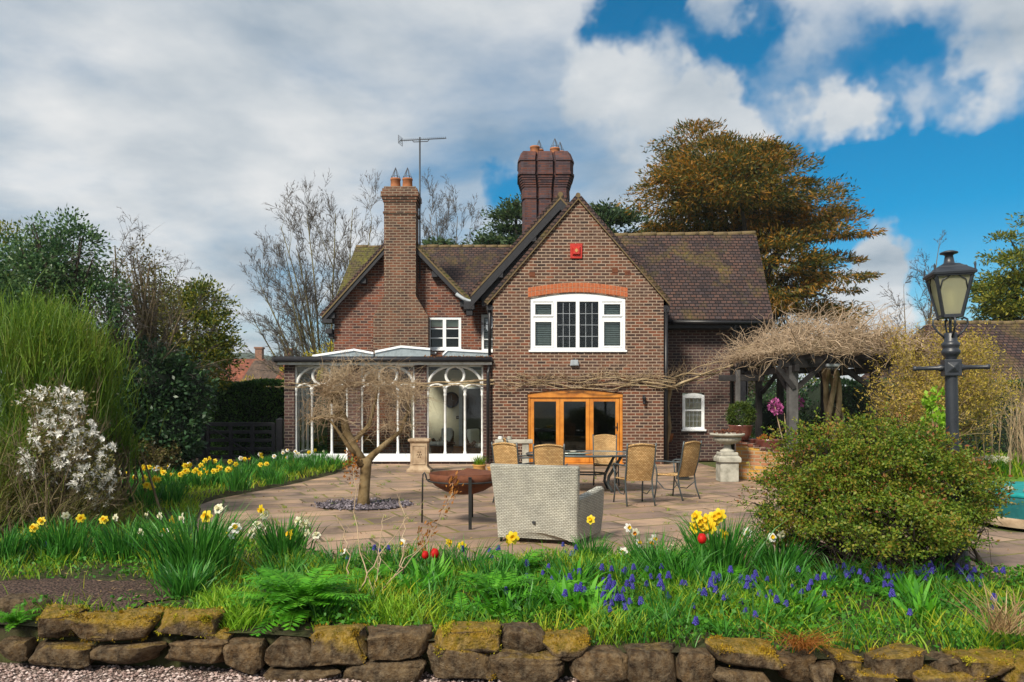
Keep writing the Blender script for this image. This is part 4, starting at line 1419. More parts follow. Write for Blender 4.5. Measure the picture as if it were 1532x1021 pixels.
# side window toward the garden gate
mb = MB()
for yy in np.linspace(21.75, 24.25, 6):
    mb.lathe([(r_, z + .28) for r_, z in PROF], 8, (-6.18, yy, 0))
mb.box(-6.22, -6.14, 21.6, 24.3, 2.6, 2.74)
for yy in np.linspace(21.75, 23.75, 5):
    mb.tube([(-6.18, yy + .25 + .25 * cos(t), 2.2 + .25 * sin(t)) for t in np.linspace(0, pi, 11)], .03, 6)
o = cb(mb, 'window', M['white_old'])
cb(MB().box(-6.185, -6.175, 21.62, 24.3, .3, 2.7), 'pane', M['glass'], o)
cb(MB().box(-6.3, -6.06, 21.62, 24.3, .065, .28), 'sill', M['white'], o)

# flat roof with three openings for the roof lights
mb = MB()
lan = [(-5.75, -4.0, -4.55, 3.02, 3.2), (-3.95, -2.36, -3.2, 3.14, 3.29), (-2.0, -.68, -1.85, 3.06, 3.2)]
yA, yB = 22.2, 23.9
mb.box(-6.45, -.55, 21.2, yA, 2.84, 2.96); mb.box(-6.45, -.55, yB, 24.45, 2.84, 2.96)
xs = [-6.45] + [q for L in lan for q in (L[0], L[1])] + [-.55]
for i in range(0, len(xs), 2):
    mb.box(xs[i], xs[i + 1], yA, yB, 2.84, 2.96)
rf = cb(mb, 'roof', M['lead'])
for (a, b, m, z0, z1) in lan:
    mb = MB()
    mb.box(a, b, yA - .05, yA, 2.96, 3.03, 0)
    w = .05
    for p, q in (((a, z0), (m, z1)), ((m, z1), (b, z0 + .08))):
        for yy in (yA - .06, yB):
            mb.extrude([(p[0], yy, p[1]), (q[0], yy, q[1]), (q[0], yy, q[1] + .06), (p[0], yy, p[1] + .06)], (0, .08, 0))
    mb.bar((m, yA + .02, z1 + .03), (m, yB, z1 + .03), .07, .05)
    o = cb(mb, 'roof_light', M['white'], rf)
    mb = MB()
    mb.add([(a, yA + .02, z0 + .03), (m, yA + .02, z1 + .03), (m, yB, z1 + .03), (a, yB, z0 + .03)], [(0, 1, 2, 3)])
    mb.add([(m, yA + .02, z1 + .03), (b, yA + .02, z0 + .11), (b, yB, z0 + .11), (m, yB, z1 + .03)], [(0, 1, 2, 3)])
    cb(mb, 'pane', M['glass_roof'], rf)
    mb = MB()
    mb.add([(a, yA - .02, 2.96), (b, yA - .02, 2.96), (b, yA - .02, z0 + .09), (m, yA - .02, z1 + .02), (a, yA - .02, z0 + .02)], [(0, 1, 2, 3, 4)])
    cb(mb, 'front_pane', M['roof_front'], rf)
    cb(MB().box(a, b, yA + .01, yA + .03, 2.96, z0 - .01), 'kerb', M['lead'], rf)
# gutter and fascia
mb = MB()
mb.box(-6.52, -.56, 21.06, 21.19, 2.82, 2.97)
mb.box(-6.58, -6.46, 21.06, 24.4, 2.82, 2.97)
mb.tube([(-6.52, 21.06, 2.88), (-.56, 21.06, 2.88)], .07, 8)
cb(mb, 'gutter', M['black'], rf)
cb(MB().box(-6.45, -.56, 21.12, 21.3, 2.745, 2.815), 'fascia', M['white_old'], rf)
cb(MB().box(-6.31, -6.05, 21.6, 24.36, 2.745, 2.835), 'fascia', M['white_old'], rf)
rgm = R(5)
mb = MB()   # moss along the gutter
q = np.stack([rgm.uniform(-2.4, -.6, 220), rgm.uniform(21.03, 21.17, 220), np.full(220, 2.96)], 1)
leaves(mb, q, .05, .03, rgm)
cb(mb, 'moss', M['lf_rust'], rf)

# inside the conservatory
t = thing('wall_clock', 'round dark wall clock on the cream wall seen through the right conservatory window', 'clock', (-1.92, 24.34, 1.80))
MB().lathe([(.20, 0), (.24, .0), (.25, .03), (.2, .035), (.2, .02)], 28).build('rim', M['black'], t, rot=(pi / 2, 0, 0))
MB().lathe([(0, .012), (.2, .012)], 28).build('face', M['wicker_dark'], t, rot=(pi / 2, 0, 0))
MB().bar((0, -.03, 0), (0, -.03, .14), .012, .006).bar((0, -.03, 0), (.09, -.03, -.03), .012, .006).build('hand', M['stone_pale'], t)
t = thing('light_switch', 'small dark switch plate on the cream wall under the round clock', 'switch', (-1.72, 24.355, 1.24))
MB().box(-.05, .05, -.012, 0, -.05, .05).build('plate', M['wicker_dark'], t)
MB().box(-.03, -.005, -.018, -.012, -.02, .02).box(.005, .03, -.018, -.012, -.02, .02).build('switch_rocker', M['stone_pale'], t)


def armchair(name, label, x, y, rz):
    t = thing(name, label, 'armchair', (x, y, .012), rz)
    mb = MB()
    for z, rr in ((.0, .30), (.15, .33), (.3, .37)):
        pass
    prof = [(.28, 0), (.34, .2), (.38, .38)]
    mb.lathe(prof, 20, sy=.95)
    pts = [(.38 * cos(a), .36 * sin(a), .45 + .4 * max(0, -cos(a + pi / 2 - pi)) ** 1 * 1.0) for a in np.linspace(-.3, pi + .3, 15)]
    mb.tube(pts, .055, 8)
    for a in np.linspace(-.25, pi + .25, 26):
        zt = .45 + .4 * max(0, sin(a))
        mb.bar((.36 * cos(a), .34 * sin(a), .36), (.38 * cos(a), .36 * sin(a), zt), .03, .015)
    mb.build('wicker_frame', M['wicker_dark'], t)
    MB().box(-.28, .28, -.3, .22, .38, .50).build('seat_cushion', M['cushion'], t, bevel=.05)
    MB().box(-.27, .27, .12, .26, .48, .92).build('back_cushion', M['cushion'], t, bevel=.05)
    return t


armchair('wicker_armchair', 'wicker armchair with ivory cushions inside the conservatory below the clock', -2.15, 23.5, radians(-55))
armchair('wicker_armchair', 'ivory cushioned wicker chair half hidden at the right end of the conservatory', -.98, 22.6, radians(60))
t = thing('wooden_chest', 'low orange wooden chest on the conservatory floor beside the wicker armchair', 'chest', (-1.6, 23.9, .012))
MB().box(-.28, .28, -.16, .16, .05, .3).build('chest_body', M['oak'], t, bevel=.02)
MB().box(-.3, .3, -.18, .18, .3, .34).build('lid', M['oak'], t, bevel=.01)
# ------------------------------------------------------------------ things on the patio
# --- grey wicker two-seater seen from behind
t = thing('garden_sofa', 'grey woven wicker two seat sofa standing with its back to the flower bed', 'sofa', (.27, 9.0, 0), radians(-22))


def loft(mb, secs, mat=0, smooth=False):
    """closed loops of equal length joined one to the next"""
    k = len(secs[0])
    v = np.vstack(secs)
    f = [(i * k + j, i * k + (j + 1) % k, (i + 1) * k + (j + 1) % k, (i + 1) * k + j) for i in range(len(secs) - 1) for j in range(k)]
    f += [tuple(range(k))[::-1], tuple(range((len(secs) - 1) * k, len(secs) * k))]
    return mb.add(v, f, mat, smooth)


def rrect(x0, x1, y0, y1, z, r=.03, n=3, dz=None):
    p = []
    for cx_, cy_, a in ((x1 - r, y1 - r, 0), (x0 + r, y1 - r, pi / 2), (x0 + r, y0 + r, pi), (x1 - r, y0 + r, 1.5 * pi)):
        for q in np.linspace(a, a + pi / 2, n):
            p.append((cx_ + r * cos(q), cy_ + r * sin(q), z if dz is None else z + dz(cx_ + r * cos(q))))
    return np.array(p)


mb = MB()   # back: flares out and leans back towards the top; arched lower rail
secs = []
for z, hw, yb, th in ((.05, .505, .04, .10), (.17, .505, .03, .10), (.4, .515, .0, .10), (.6, .53, -.03, .10), (.8, .545, -.065, .10), (.90, .552, -.085, .10), (.925, .546, -.083, .09)):
    secs.append(rrect(-hw, hw, yb, yb + th, z, .035, 3, (lambda x, z=z: .065 * max(0, 1 - (x / .46) ** 2)) if z < .16 else ((lambda x: .012 * (x / .5) ** 2) if z > .85 else None)))
# denser in x so that the arch reads
def densify(s, m=14):
    out = []
    for a, b in zip(s, np.roll(s, -1, 0)):
        out += [a + (b - a) * q for q in (np.linspace(0, 1, m, endpoint=False) if np.linalg.norm(b - a) > .3 else [0.0])]
    return np.array(out)
secs = [densify(s) for s in secs]
z0 = secs[0]
z0[:, 2] = .05 + .085 * np.clip(1 - (z0[:, 0] / .44) ** 2, 0, 1)
secs[1][:, 2] = np.maximum(secs[1][:, 2], z0[:, 2] + .02)
loft(mb, secs, 0, False)
mb.build('backrest', M['wicker'], t, bevel=.0)
for sgn in (-1, 1):
    mb = MB()
    secs = []
    for y, xo, zt in ((.06, .515, .57), (.25, .54, .585), (.5, .58, .615), (.74, .605, .64), (.82, .60, .62)):
        xi = xo - .09
        q = [(xi, y, .07), (xo - .03, y, .06), (xo, y, .3), (xo + .015, y, zt - .03), (xo, y, zt), (xi + .02, y, zt), (xi, y, zt - .03)]
        secs.append(np.array([(sgn * a, b, c_) for a, b, c_ in q]))
    loft(mb, secs, 0, False)
    mb.build('armrest', M['wicker'], t, bevel=.018)
MB().box(-.45, .45, .12, .74, .2, .36).build('seat', M['wicker'], t, bevel=.02)
MB().box(-.44, .44, .13, .73, .36, .46).build('seat_cushion', M['cushion'], t, bevel=.04)
for x in (-.46, .46):
    for y in (.07, .70):
        MB().tube([(x, y, 0), (x * .98, y, .18)], [.018, .024], 8).build('leg', M['iron'], t)
MB().box(-.035, .0, -.003, .02, .245, .275).build('maker_plate', M['alu'], t)

# --- rusty fire bowl on a ring stand
t = thing('fire_pit', 'rusty round steel fire bowl with half lid on a four legged stand', 'fire pit', (-.66, 10.62, 0))
zr = .60
bowl = [(.0, zr - .20), (.14, zr - .185), (.28, zr - .14), (.40, zr - .07), (.47, zr), (.485, zr + .1), (.472, zr + .1), (.455, zr), (.38, zr - .055), (.0, zr - .17)]
MB().lathe(bowl, 40).build('bowl', M['rust'], t)
mb = MB()
a = np.linspace(radians(-112), radians(68), 25)
top = [(.0 + .05 * cos(radians(-22)), .05 * sin(radians(-22)), zr + .17)]
rim = [(.478 * cos(q), .478 * sin(q), zr + .105) for q in a]
v = top + rim + [(x, y, z - .006) for x, y, z in rim] + [(top[0][0], top[0][1], zr + .16)]
n_ = len(rim)
mb.add(v, [(0, i + 1, i + 2) for i in range(n_ - 1)] + [(2 * n_ + 1, n_ + i + 2, n_ + i + 1) for i in range(n_ - 1)] + [(i + 1, n_ + i + 1, n_ + i + 2, i + 2) for i in range(n_ - 1)] + [(0, 1, n_ + 1, 2 * n_ + 1), (0, 2 * n_ + 1, 2 * n_, n_)])
mb.build('lid', M['rust'], t)
mb = MB().tube([(-.13 + .055 * cos(q), -.50, zr + .05 + .055 * sin(q)) for q in np.linspace(0, 2 * pi, 18, endpoint=False)], .011, 7, closed=True)
mb.build('ring_handle', M['rust'], t)
mb = MB().tube([(.50 * cos(q), .50 * sin(q), zr + .0) for q in np.linspace(0, 2 * pi, 44, endpoint=False)], .012, 7, closed=True)
mb.build('stand_ring', M['iron'], t)
for q in (radians(-78), radians(172), radians(82), radians(-8)):
    c_, s_ = cos(q), sin(q)
    mb = MB()
    if q in (radians(172), radians(82)):
        mb.tube([(.50 * c_, .5 * s_, zr), (.53 * c_, .53 * s_, zr + .0), (.545 * c_, .545 * s_, zr + .06), (.565 * c_, .565 * s_, zr + .1), (.585 * c_, .585 * s_, zr + .07), (.59 * c_, .59 * s_, zr), (.60 * c_, .60 * s_, 0)], .012, 7)
    else:
        mb.bar((.515 * c_, .515 * s_, zr + .085), (.53 * c_, .53 * s_, .0), .042, .012, up=(c_, s_, 0))
        mb.bar((.50 * c_, .50 * s_, zr + .08), (.535 * c_, .535 * s_, zr + .08), .042, .014)
    mb.build('leg', M['iron'], t)

# --- oval glass garden table
t = thing('garden_table', 'oval glass topped garden table with curved grey metal legs', 'table', (1.42, 14.7, 0))
rx, ry = 1.14, .80
el = lambda r, z: [((rx + r) * cos(a), (ry + r) * sin(a), z) for a in np.linspace(0, 2 * pi, 56, endpoint=False)]
MB().extrude(el(-.02, .70), (0, 0, .012)).build('tabletop', M['table_glass'], t)
MB().tube(el(0, .705), .02, 8, closed=True).build('rim', M['chair_metal'], t)
for ax in (-1, 1):
    for ay in (-1, 1):
        mb = MB()
        mb.tube([(ax * .62, ay * .42, .69), (ax * .54, ay * .37, .55), (ax * .40, ay * .28, .3), (ax * .38, ay * .27, .15), (ax * .46, ay * .32, 0.01)], [.026, .028, .03, .028, .032], 9)
        mb.build('leg', M['chair_metal'], t)
MB().tube([(.38 * cos(a), .27 * sin(a), .33) for a in np.linspace(0, 2 * pi, 30, endpoint=False)], .016, 7, closed=True).build('stretcher', M['chair_metal'], t)
t = thing('lazy_susan', 'round glass turntable resting on the oval garden table', 'turntable', (1.10, 14.35, .713))
MB().lathe([(.0, .03), (.40, .03), (.405, .036), (.40, .042), (0, .042)], 40).build('glass_disc', M['table_glass'], t)
MB().lathe([(.0, .0), (.14, .0), (.14, .03), (0, .03)], 24).build('base', M['chair_metal'], t)
t = thing('ashtray', 'small pale dish sitting in the middle of the glass turntable', 'dish', (1.14, 14.3, .756))
MB().lathe([(0, .004), (.05, .004), (.07, .03), (.062, .03), (.045, .01), (0, .01)], 20).build('dish_body', M['stone_pale'], t)


# --- rattan armchairs; the sitter looks towards +y
def make_chair(label, x, y, rz):
    t = thing('dining_chair', label, 'chair', (x, y, 0), rz, 'rattan dining chairs around the oval garden table')
    mb = MB()       # back panel, slightly hollow, with a curved top
    nx, nz = 11, 12
    for side in (0, 1):
        g = []
        for j in range(nz):
            for i in range(nx):
                u = -1 + 2 * i / (nx - 1); w = j / (nz - 1)
                hw = .215 + .02 * w
                zt = 1.0 - .035 * u * u
                z = .40 + (zt - .40) * w
                yb = -.215 - .13 * w - .03 * (1 - u * u) - .02 * sin(pi * w) + side * .022
                g.append((u * hw, yb, z))
        k = np.arange(nz - 1)[:, None] * nx + np.arange(nx - 1)[None]
        f = np.stack([k, k + 1, k + 1 + nx, k + nx], -1).reshape(-1, 4)
        mb.add(g, f if side == 0 else f[:, ::-1], 0, True)
    o = mb.build('backrest', M['rattan'], t, fix=False)
    mb = MB()
    mb.tube([(u * (.217 + .02), -.345 - .03 * (1 - u * u), 1.004 - .035 * u * u) for u in np.linspace(-1, 1, 13)], .017, 7)
    mb.build('top_rail', M['rattan'], t)
    mb = MB()
    secs = []
    for y in np.linspace(-.22, .25, 7):
        hw = .215 + .03 * (y + .22) / .47
        zz = .425 + .02 * ((y) / .25) ** 2 if y < 0.1 else .428 - .12 * max(0, y - .15)
        secs.append(np.array([(-hw, y, zz - .02), (hw, y, zz - .02), (hw, y, zz + .012), (0, y, zz + .002), (-hw, y, zz + .012)]))
    loft(mb, secs, 0, True)
    mb.build('seat', M['rattan'], t)
    for s in (-1, 1):
        MB().tube([(s * .245, -.36, 1.02), (s * .243, -.335, .9), (s * .236, -.285, .62), (s * .232, -.22, .42), (s * .228, -.25, .22), (s * .24, -.33, .0)], .0135, 7).build('leg', M['chair_metal'], t)
        MB().tube([(s * .262, .26, .62), (s * .252, .235, .52), (s * .247, .22, .42), (s * .245, .24, .2), (s * .255, .27, 0)], .0135, 7).build('leg', M['chair_metal'], t)
        MB().tube([(s * .238, -.30, .66), (s * .265, -.18, .655), (s * .275, .05, .66), (s * .272, .22, .655), (s * .262, .275, .63), (s * .262, .26, .6)], .0145, 7).build('armrest', M['chair_metal'], t)
        MB().tube([(s * .232, -.23, .30), (s * .2, -.08, .17), (s * .2, .1, .17), (s * .246, .23, .32)], .009, 6).build('stretcher', M['chair_metal'], t)
    MB().tube([(-.246, .225, .40), (.246, .225, .40)], .012, 6).build('seat_frame', M['chair_metal'], t)
    return t


c0 = make_chair('honey rattan armchair with its back to the camera, right end of the glass table', 2.02, 12.75, radians(12))
for x, y, rz, lb in ((2.88, 13.5, 40, 'honey rattan armchair farthest right, sideways on beside the stone urn'),
                     (1.93, 15.85, 176, 'honey rattan armchair on the far side of the glass table facing the camera'),
                     (.62, 12.55, -6, 'honey rattan armchair seen from behind directly above the sofa back'),
                     (.06, 13.05, -32, 'honey rattan armchair behind the left corner of the sofa, next to the clay pots'),
                     (.22, 14.5, -82, 'narrow side view of a honey rattan armchair at the left end of the glass table')):
    dup(c0, (x, y, 0), radians(rz), lb)

# --- carved plinth, pots, stone trough by the wall
t = thing('stone_plinth', 'carved tan stone plinth in front of the middle conservatory pillar', 'plinth', (-2.27, 18.9, 0))
sq = lambda prof: MB().lathe([(r * sqrt(2), z) for r, z in prof], 4, a0=pi / 4, a1=pi / 4 + 2 * pi, smooth=False)
sq([(0, 0), (.29, 0), (.29, .06), (.26, .085), (.225, .12)]).build('base', M['stone_tan'], t, bevel=.006)
sq([(.22, .12), (.205, .15), (.205, .70), (.22, .72)]).build('shaft', M['stone_tan'], t, bevel=.006)
sq([(.22, .72), (.255, .755), (.255, .80), (.24, .815), (0, .815)]).build('cap', M['stone_tan'], t, bevel=.006)
mb = MB()
for x0_, x1_, z0_, z1_ in ((-.16, .16, .19, .21), (-.16, .16, .64, .66), (-.16, -.14, .21, .64), (.14, .16, .21, .64)):
    mb.box(x0_, x1_, -.22, -.2, z0_, z1_)
mb.build('panel_moulding', M['stone_tan'], t, bevel=.004)
mb = MB()
for a in np.linspace(0, 2 * pi, 6, endpoint=False):
    mb.lathe([(0, -.03), (.022, 0), (0, .03)], 8, (.05 * cos(a), -.208, .44 + .07 * sin(a)))
mb.lathe([(0, -.04), (.03, 0), (0, .04)], 8, (0, -.208, .44))
mb.build('carved_rosette', M['stone_tan'], t)
rg = R(11)
for x, y, r, h, lb, tuft in ((-.735, 17.3, .155, .30, 'ochre clay pot holding a bright green tuft in front of the conservatory', True),
                             (-.385, 17.0, .17, .27, 'rounder clay pot next to the downpipe, left of the rattan chairs', False)):
    t = thing('clay_pot', lb, 'plant pot', (x, y, 0))
    MB().lathe([(0, 0), (r * .62, 0), (r * .85, h * .25), (r * .95, h * .5), (r * .86, h * .82), (r * .98, h * .9), (r * 1.04, h), (r * .9, h), (r * .85, h * .9), (0, h * .85)], 24).build('pot_body', M['pot'], t)
    if tuft:
        p_ = thing('pot_plant', 'bright green grassy plant growing in the ochre clay pot', 'plant', (x, y, h * .86))
        mb = MB()
        b = np.stack([rg.normal(0, .05, 170), rg.normal(0, .05, 170), np.zeros(170)], 1)
        blades(mb, b, .22, .012, rg, .5, .5)
        mb.build('leaves', M['lf_grass'], p_)
t = thing('stone_trough', 'low weathered stone trough bench against the brick left of the patio doors', 'trough', (.05, 20.4, 0))
MB().box(-.50, .50, -.2, .2, .62, .72).build('slab', M['stone_pale'], t, bevel=.02)
MB().box(-.4, -.22, -.16, .16, 0, .62).build('leg', M['stone_pale'], t, bevel=.02)
MB().box(.22, .4, -.16, .16, 0, .62).build('leg', M['stone_pale'], t, bevel=.02)
for dx, lb, mt in ((-.36, 'small white jar at the left end of the stone trough bench', 'white_old'), (-.12, 'grey speckled jar in the middle of the stone trough bench', 'stone_pale')):
    t = thing('garden_jar', lb, 'jar', (.05 + dx, 20.35, .72))
    MB().lathe([(0, 0), (.05, 0), (.07, .04), (.05, .08), (.055, .09), (0, .09)], 14).build('jar_body', M[mt], t)

# --- boots / small things at the wing wall
t = thing('fence_lantern', 'small black patio lantern on the ground behind the rightmost rattan chair', 'lantern', (3.75, 16.9, 0))
MB().box(-.12, .12, -.12, .12, 0, .05).build('base', M['iron'], t, bevel=.01)
for x in (-.1, .1):
    for y in (-.1, .1):
        MB().box(x - .015, x + .015, y - .015, y + .015, .05, .36).build('frame_post', M['iron'], t)
MB().box(-.095, .095, -.095, .095, .05, .36).build('pane', M['glass_dark'], t)
MB().lathe([(.17, .36), (.05, .46), (.03, .5), (.0, .5)], 4, a0=pi / 4, a1=pi / 4 + 2 * pi, smooth=False).build('lid', M['iron'], t)
t = thing('terracotta_pipe_pot', 'small terracotta pot on a ledge beside the wing downpipe', 'plant pot', (4.55, 22.3, .55))
MB().lathe([(0, 0), (.09, 0), (.13, .2), (.14, .26), (.11, .26), (0, .2)], 16).build('pot_body', M['terra'], t)
MB().box(-.2, .2, -.15, .15, -.55, 0).build('brick_ledge', M['brick_dark'], t)

# --- urn on a pedestal
t = thing('stone_urn', 'pale fluted stone urn standing on a square pedestal', 'urn', (4.62, 16.5, 0))
MB().box(-.195, .195, -.195, .195, 0, .42).build('pedestal', M['stone_pale'], t, bevel=.012)
sq([(0, .42), (.235, .42), (.24, .47), (.235, .52), (.21, .535), (.20, .56)]).build('pedestal_cap', M['stone_pale'], t, bevel=.01)
sq([(0, .56), (.185, .56), (.185, .62), (.17, .63)]).build('foot_plate', M['stone_pale'], t, bevel=.008)
MB().lathe([(0, .63), (.165, .63), (.15, .66), (.09, .70), (.07, .76), (.075, .79), (.0, .79)], 24).build('stem', M['stone_pale'], t)
MB().lathe([(0, .785), (.08, .79), (.17, .815), (.26, .86), (.29, .91), (.285, .94), (.24, .945)], 72, wob=lambda a: 1 + .025 * cos(24 * a)).build('bowl', M['stone_pale'], t)
MB().lathe([(.24, .94), (.28, .95), (.36, .985), (.372, 1.01), (.36, 1.03), (.32, 1.03), (.3, .98), (0, .97)], 48).build('rim', M['stone_pale'], t)
p_ = thing('urn_planting', 'dark red low plants filling the pale stone urn', 'plant', (4.62, 16.5, .98))
q, d = clumped(R(3), [(0, 0, .05, .28, .28, .04)], 16, 18, .07, 0)
mb = MB(); leaves(mb, q, .05, .03, R(4), d)
mb.build('leaves', M['rust'], p_)

# --- low yellow brick wall of the raised bed
t = thing('garden_wall', 'low yellow brick retaining wall sloping down beside the stone urn', 'wall', (5.0, 16.85, 0))
pa, pb = np.array((4.95, 17.0)), np.array((6.35, 16.05))
mb = MB()
d = norm(pb - pa); nrm = np.array((-d[1], d[0])) * .22
n_ = 10
for i in range(n_):
    a, b = pa + (pb - pa) * i / n_, pa + (pb - pa) * (i + 1) / n_
    ha, hb_ = .80 - .38 * i / n_, .80 - .38 * (i + 1) / n_
    mb.add([(*a, 0), (*b, 0), (*b, hb_), (*a, ha), (*(a + nrm), 0), (*(b + nrm), 0), (*(b + nrm), hb_), (*(a + nrm), ha)], [(0, 1, 2, 3), (3, 2, 6, 7), (5, 4, 7, 6)] + ([(4, 0, 3, 7)] if i == 0 else []) + ([(1, 5, 6, 2)] if i == n_ - 1 else []))
hb(mb, 'wall_face', M['brick_yel'], t)
mb = MB()
rg = R(8)
for i in range(13):
    a, b = pa + (pb - pa) * (i + .03) / 13, pa + (pb - pa) * (i + .97) / 13
    h = .80 - .38 * (i + .5) / 13 + .01 + rg.normal() * .008
    o_ = -nrm * .1
    mb.add([(*(p + o2), hh) for hh in (h, h + .06) for p, o2 in ((a, o_), (b, o_), (b, nrm * 1.05), (a, nrm * 1.05))], [(0, 1, 2, 3), (7, 6, 5, 4), (0, 4, 5, 1), (1, 5, 6, 2), (2, 6, 7, 3), (3, 7, 4, 0)])
hb(mb, 'coping', M['brick_old'], t)

for x, y, z, r, h, lb in ((5.66, 16.95, .52, .31, .36, 'wide brown glazed bowl planted on the low brick wall, nearer of the two'),
                          (5.32, 17.35, .52, .27, .36, 'brown glazed bowl tucked behind the wider bowl on the low wall')):
    t = thing('glazed_bowl', lb, 'bowl', (x, y, z))
    MB().lathe([(0, 0), (r * .5, 0), (r * .7, h * .25), (r * .9, h * .65), (r * .98, h * .93), (r * 1.03, h), (r * .93, h), (r * .85, h * .8), (0, h * .8)], 28).build('bowl_body', M['bowl'], t)
    p_ = thing('bowl_planting', 'dry rusty leaves and shoots in the ' + ('wide front' if r > .3 else 'rear') + ' brown glazed bowl', 'plant', (x, y, z + h * .8))
    q, d = clumped(R(31), [(0, 0, .06, r * .7, r * .7, .07)], 12, 14, .08, 0)
    mb = MB(); leaves(mb, q, .07, .04, R(4), d)
    mb.build('leaves', M['lf_rust'] if r > .3 else M['lf_shrub'], p_)

t = thing('planter_pot', 'dark red round pot on the brick wall end holding a clipped box ball', 'plant pot', (5.10, 17.14, .86))
MB().lathe([(0, 0), (.16, 0), (.22, .12), (.26, .3), (.28, .33), (.24, .33), (.2, .28), (0, .28)], 24).build('pot_body', M['bowl'], t)
t = thing('topiary_ball', 'clipped round box ball growing in the dark red pot above the urn', 'shrub', (5.10, 17.14, 1.14))
q, d = clumped(R(6), [(0, 0, .26, .27, .27, .29)], 220, 22, .07, .78)
mb = MB(); leaves(mb, q, .045, .024, R(7), d)
mb.build('foliage', M['lf_topiary'], t)
MB().tube([(0, 0, 0), (0, 0, .2)], .03, 8).build('stem', M['bark_dark'], t)

# --- teal sandpit with timber edge at the lawn
t = thing('covered_sandpit', 'teal fabric covered round tub on a timber base at the edge of the lawn', 'tub', (7.55, 10.75, 0))
MB().lathe([(1.0, 0), (1.02, .10), (1.0, .12), (0, .12)], 40).build('timber_base', M['stone_tan'], t)
MB().lathe([(.97, .12), (1.0, .3), (1.02, .40), (1.0, .42)], 40).build('tub_side', M['teal_dark'], t)
MB().lathe([(1.03, .41), (1.045, .44), (1.0, .47), (.85, .46), (.4, .44), (0, .43)], 40).build('cover', M['teal'], t)
mb = MB()
for i in range(5):
    a = 3.4 + i * .35
    mb.lathe([(0, -.02), (.07, .0), (.05, .04), (0, .05)], 9, (.75 * cos(a), .75 * sin(a), .475))
mb.build('pebble', M['stone_pale'], t)

# --- cast lamp post with ladder bar
t = thing('lamp_post', 'black cast iron lamp post with ladder bar and four sided glass lantern', 'lamp post', (4.30, 7.46, 0))
t.rotation_euler = (0, radians(-1.0), radians(-14))
MB().lathe([(0, 0), (.15, 0), (.15, .05), (.135, .08), (.13, .14), (.105, .3), (.075, .42), (.062, .48), (.062, .5)], 20).build('base', M['lamp_black'], t)
MB().lathe([(.062, .48), (.058, .6), (.055, 1.9), (.052, 2.10), (.068, 2.12), (.082, 2.14), (.084, 2.165), (.072, 2.18), (.068, 2.19), (.08, 2.21), (.082, 2.235), (.066, 2.25), (.058, 2.26), (.058, 2.33), (.05, 2.34), (0, 2.34)], 24).build('post', M['lamp_black'], t)
mb = MB().box(-.075, .075, -.075, .075, 1.92, 2.08)
mb.lathe([(.075, 0), (.045, .03), (0, .04)], 4, (0, 0, 0), a0=pi / 4, a1=pi / 4 + 2 * pi, smooth=False)
mb = MB().box(-.075, .075, -.075, .075, 1.92, 2.08)
for sgn in (-1, 1):
    mb.add([(-.05, sgn * .075, 1.95), (.05, sgn * .075, 1.95), (.05, sgn * .075, 2.05), (-.05, sgn * .075, 2.05), (0, sgn * .1, 2.0)], [(0, 1, 4), (1, 2, 4), (2, 3, 4), (3, 0, 4)])
mb.build('ladder_bar_boss', M['lamp_black'], t, bevel=.006)
for sgn in (-1, 1):
    o = MB().lathe([(.03, .07), (.034, .1), (.022, .12), (.02, .30), (.025, .31), (.025, .335), (0, .34)], 12).build('ladder_bar', M['lamp_black'], t)
    o.rotation_euler = (0, sgn * pi / 2, 0); o.location = (0, 0, 2.0)
for i in range(4):
    a = i * pi / 2
    c_, s_ = cos(a), sin(a)
    pts = [(.05, 2.29), (.11, 2.35), (.155, 2.42), (.15, 2.47), (.12, 2.485), (.10, 2.465)]
    MB().tube([(r * c_, r * s_, z) for r, z in pts], .010, 7).build('scroll_bracket', M['lamp_black'], t)
MB().tube([(0, 0, 2.32), (0, 0, 2.52)], .013, 8).build('gas_tube', M['lamp_black'], t)
L = 2.49
b0, b1, hL = .080, .158, .40
mb = MB()
cor = [(-1, -1), (1, -1), (1, 1), (-1, 1)]
for sx, sy in cor:
    mb.bar((sx * b0, sy * b0, L), (sx * b1, sy * b1, L + hL), .024, .024)
for k_ in range(4):
    (ax, ay), (bx_, by) = cor[k_], cor[(k_ + 1) % 4]
    mb.bar((ax * b0, ay * b0, L + .01), (bx_ * b0, by * b0, L + .01), .024, .03)
    mb.bar((ax * b1, ay * b1, L + hL), (bx_ * b1, by * b1, L + hL), .03, .03)
    # pierced corner spandrels at the head of each pane
    for s_ in (0, 1):
        p_, q_ = ((ax, ay), (bx_, by)) if s_ == 0 else ((bx_, by), (ax, ay))
        A = np.array((p_[0] * b1, p_[1] * b1, L + hL)); B = np.array((q_[0] * b1, q_[1] * b1, L + hL))
        C = A + (np.array((p_[0] * b0, p_[1] * b0, L)) - A) * .42
        D = A + (B - A) * .45
        mid = (C + D) / 2 + (A - (C + D) / 2) * .35
        mb.tube([C, mid, D], .007, 5)
mb.build('lantern_frame', M['lamp_black'], t)
for k_ in range(4):
    (ax, ay), (bx_, by) = cor[k_], cor[(k_ + 1) % 4]
    MB().extrude([(ax * b0 * .98, ay * b0 * .98, L + .02), (bx_ * b0 * .98, by * b0 * .98, L + .02), (bx_ * b1 * .98, by * b1 * .98, L + hL), (ax * b1 * .98, ay * b1 * .98, L + hL)], (-(ax + bx_) * .002, -(ay + by) * .002, 0)).build('pane', M['lamp_glass'], t)
MB().lathe([(0, L + .04), (.03, L + .05), (.045, L + .16), (.05, L + .24), (.03, L + .3), (0, L + .31)], 14).build('bulb', M['bulb'], t)
sq4 = lambda prof: MB().lathe([(r * sqrt(2), z) for r, z in prof], 4, a0=pi / 4, a1=pi / 4 + 2 * pi, smooth=False)
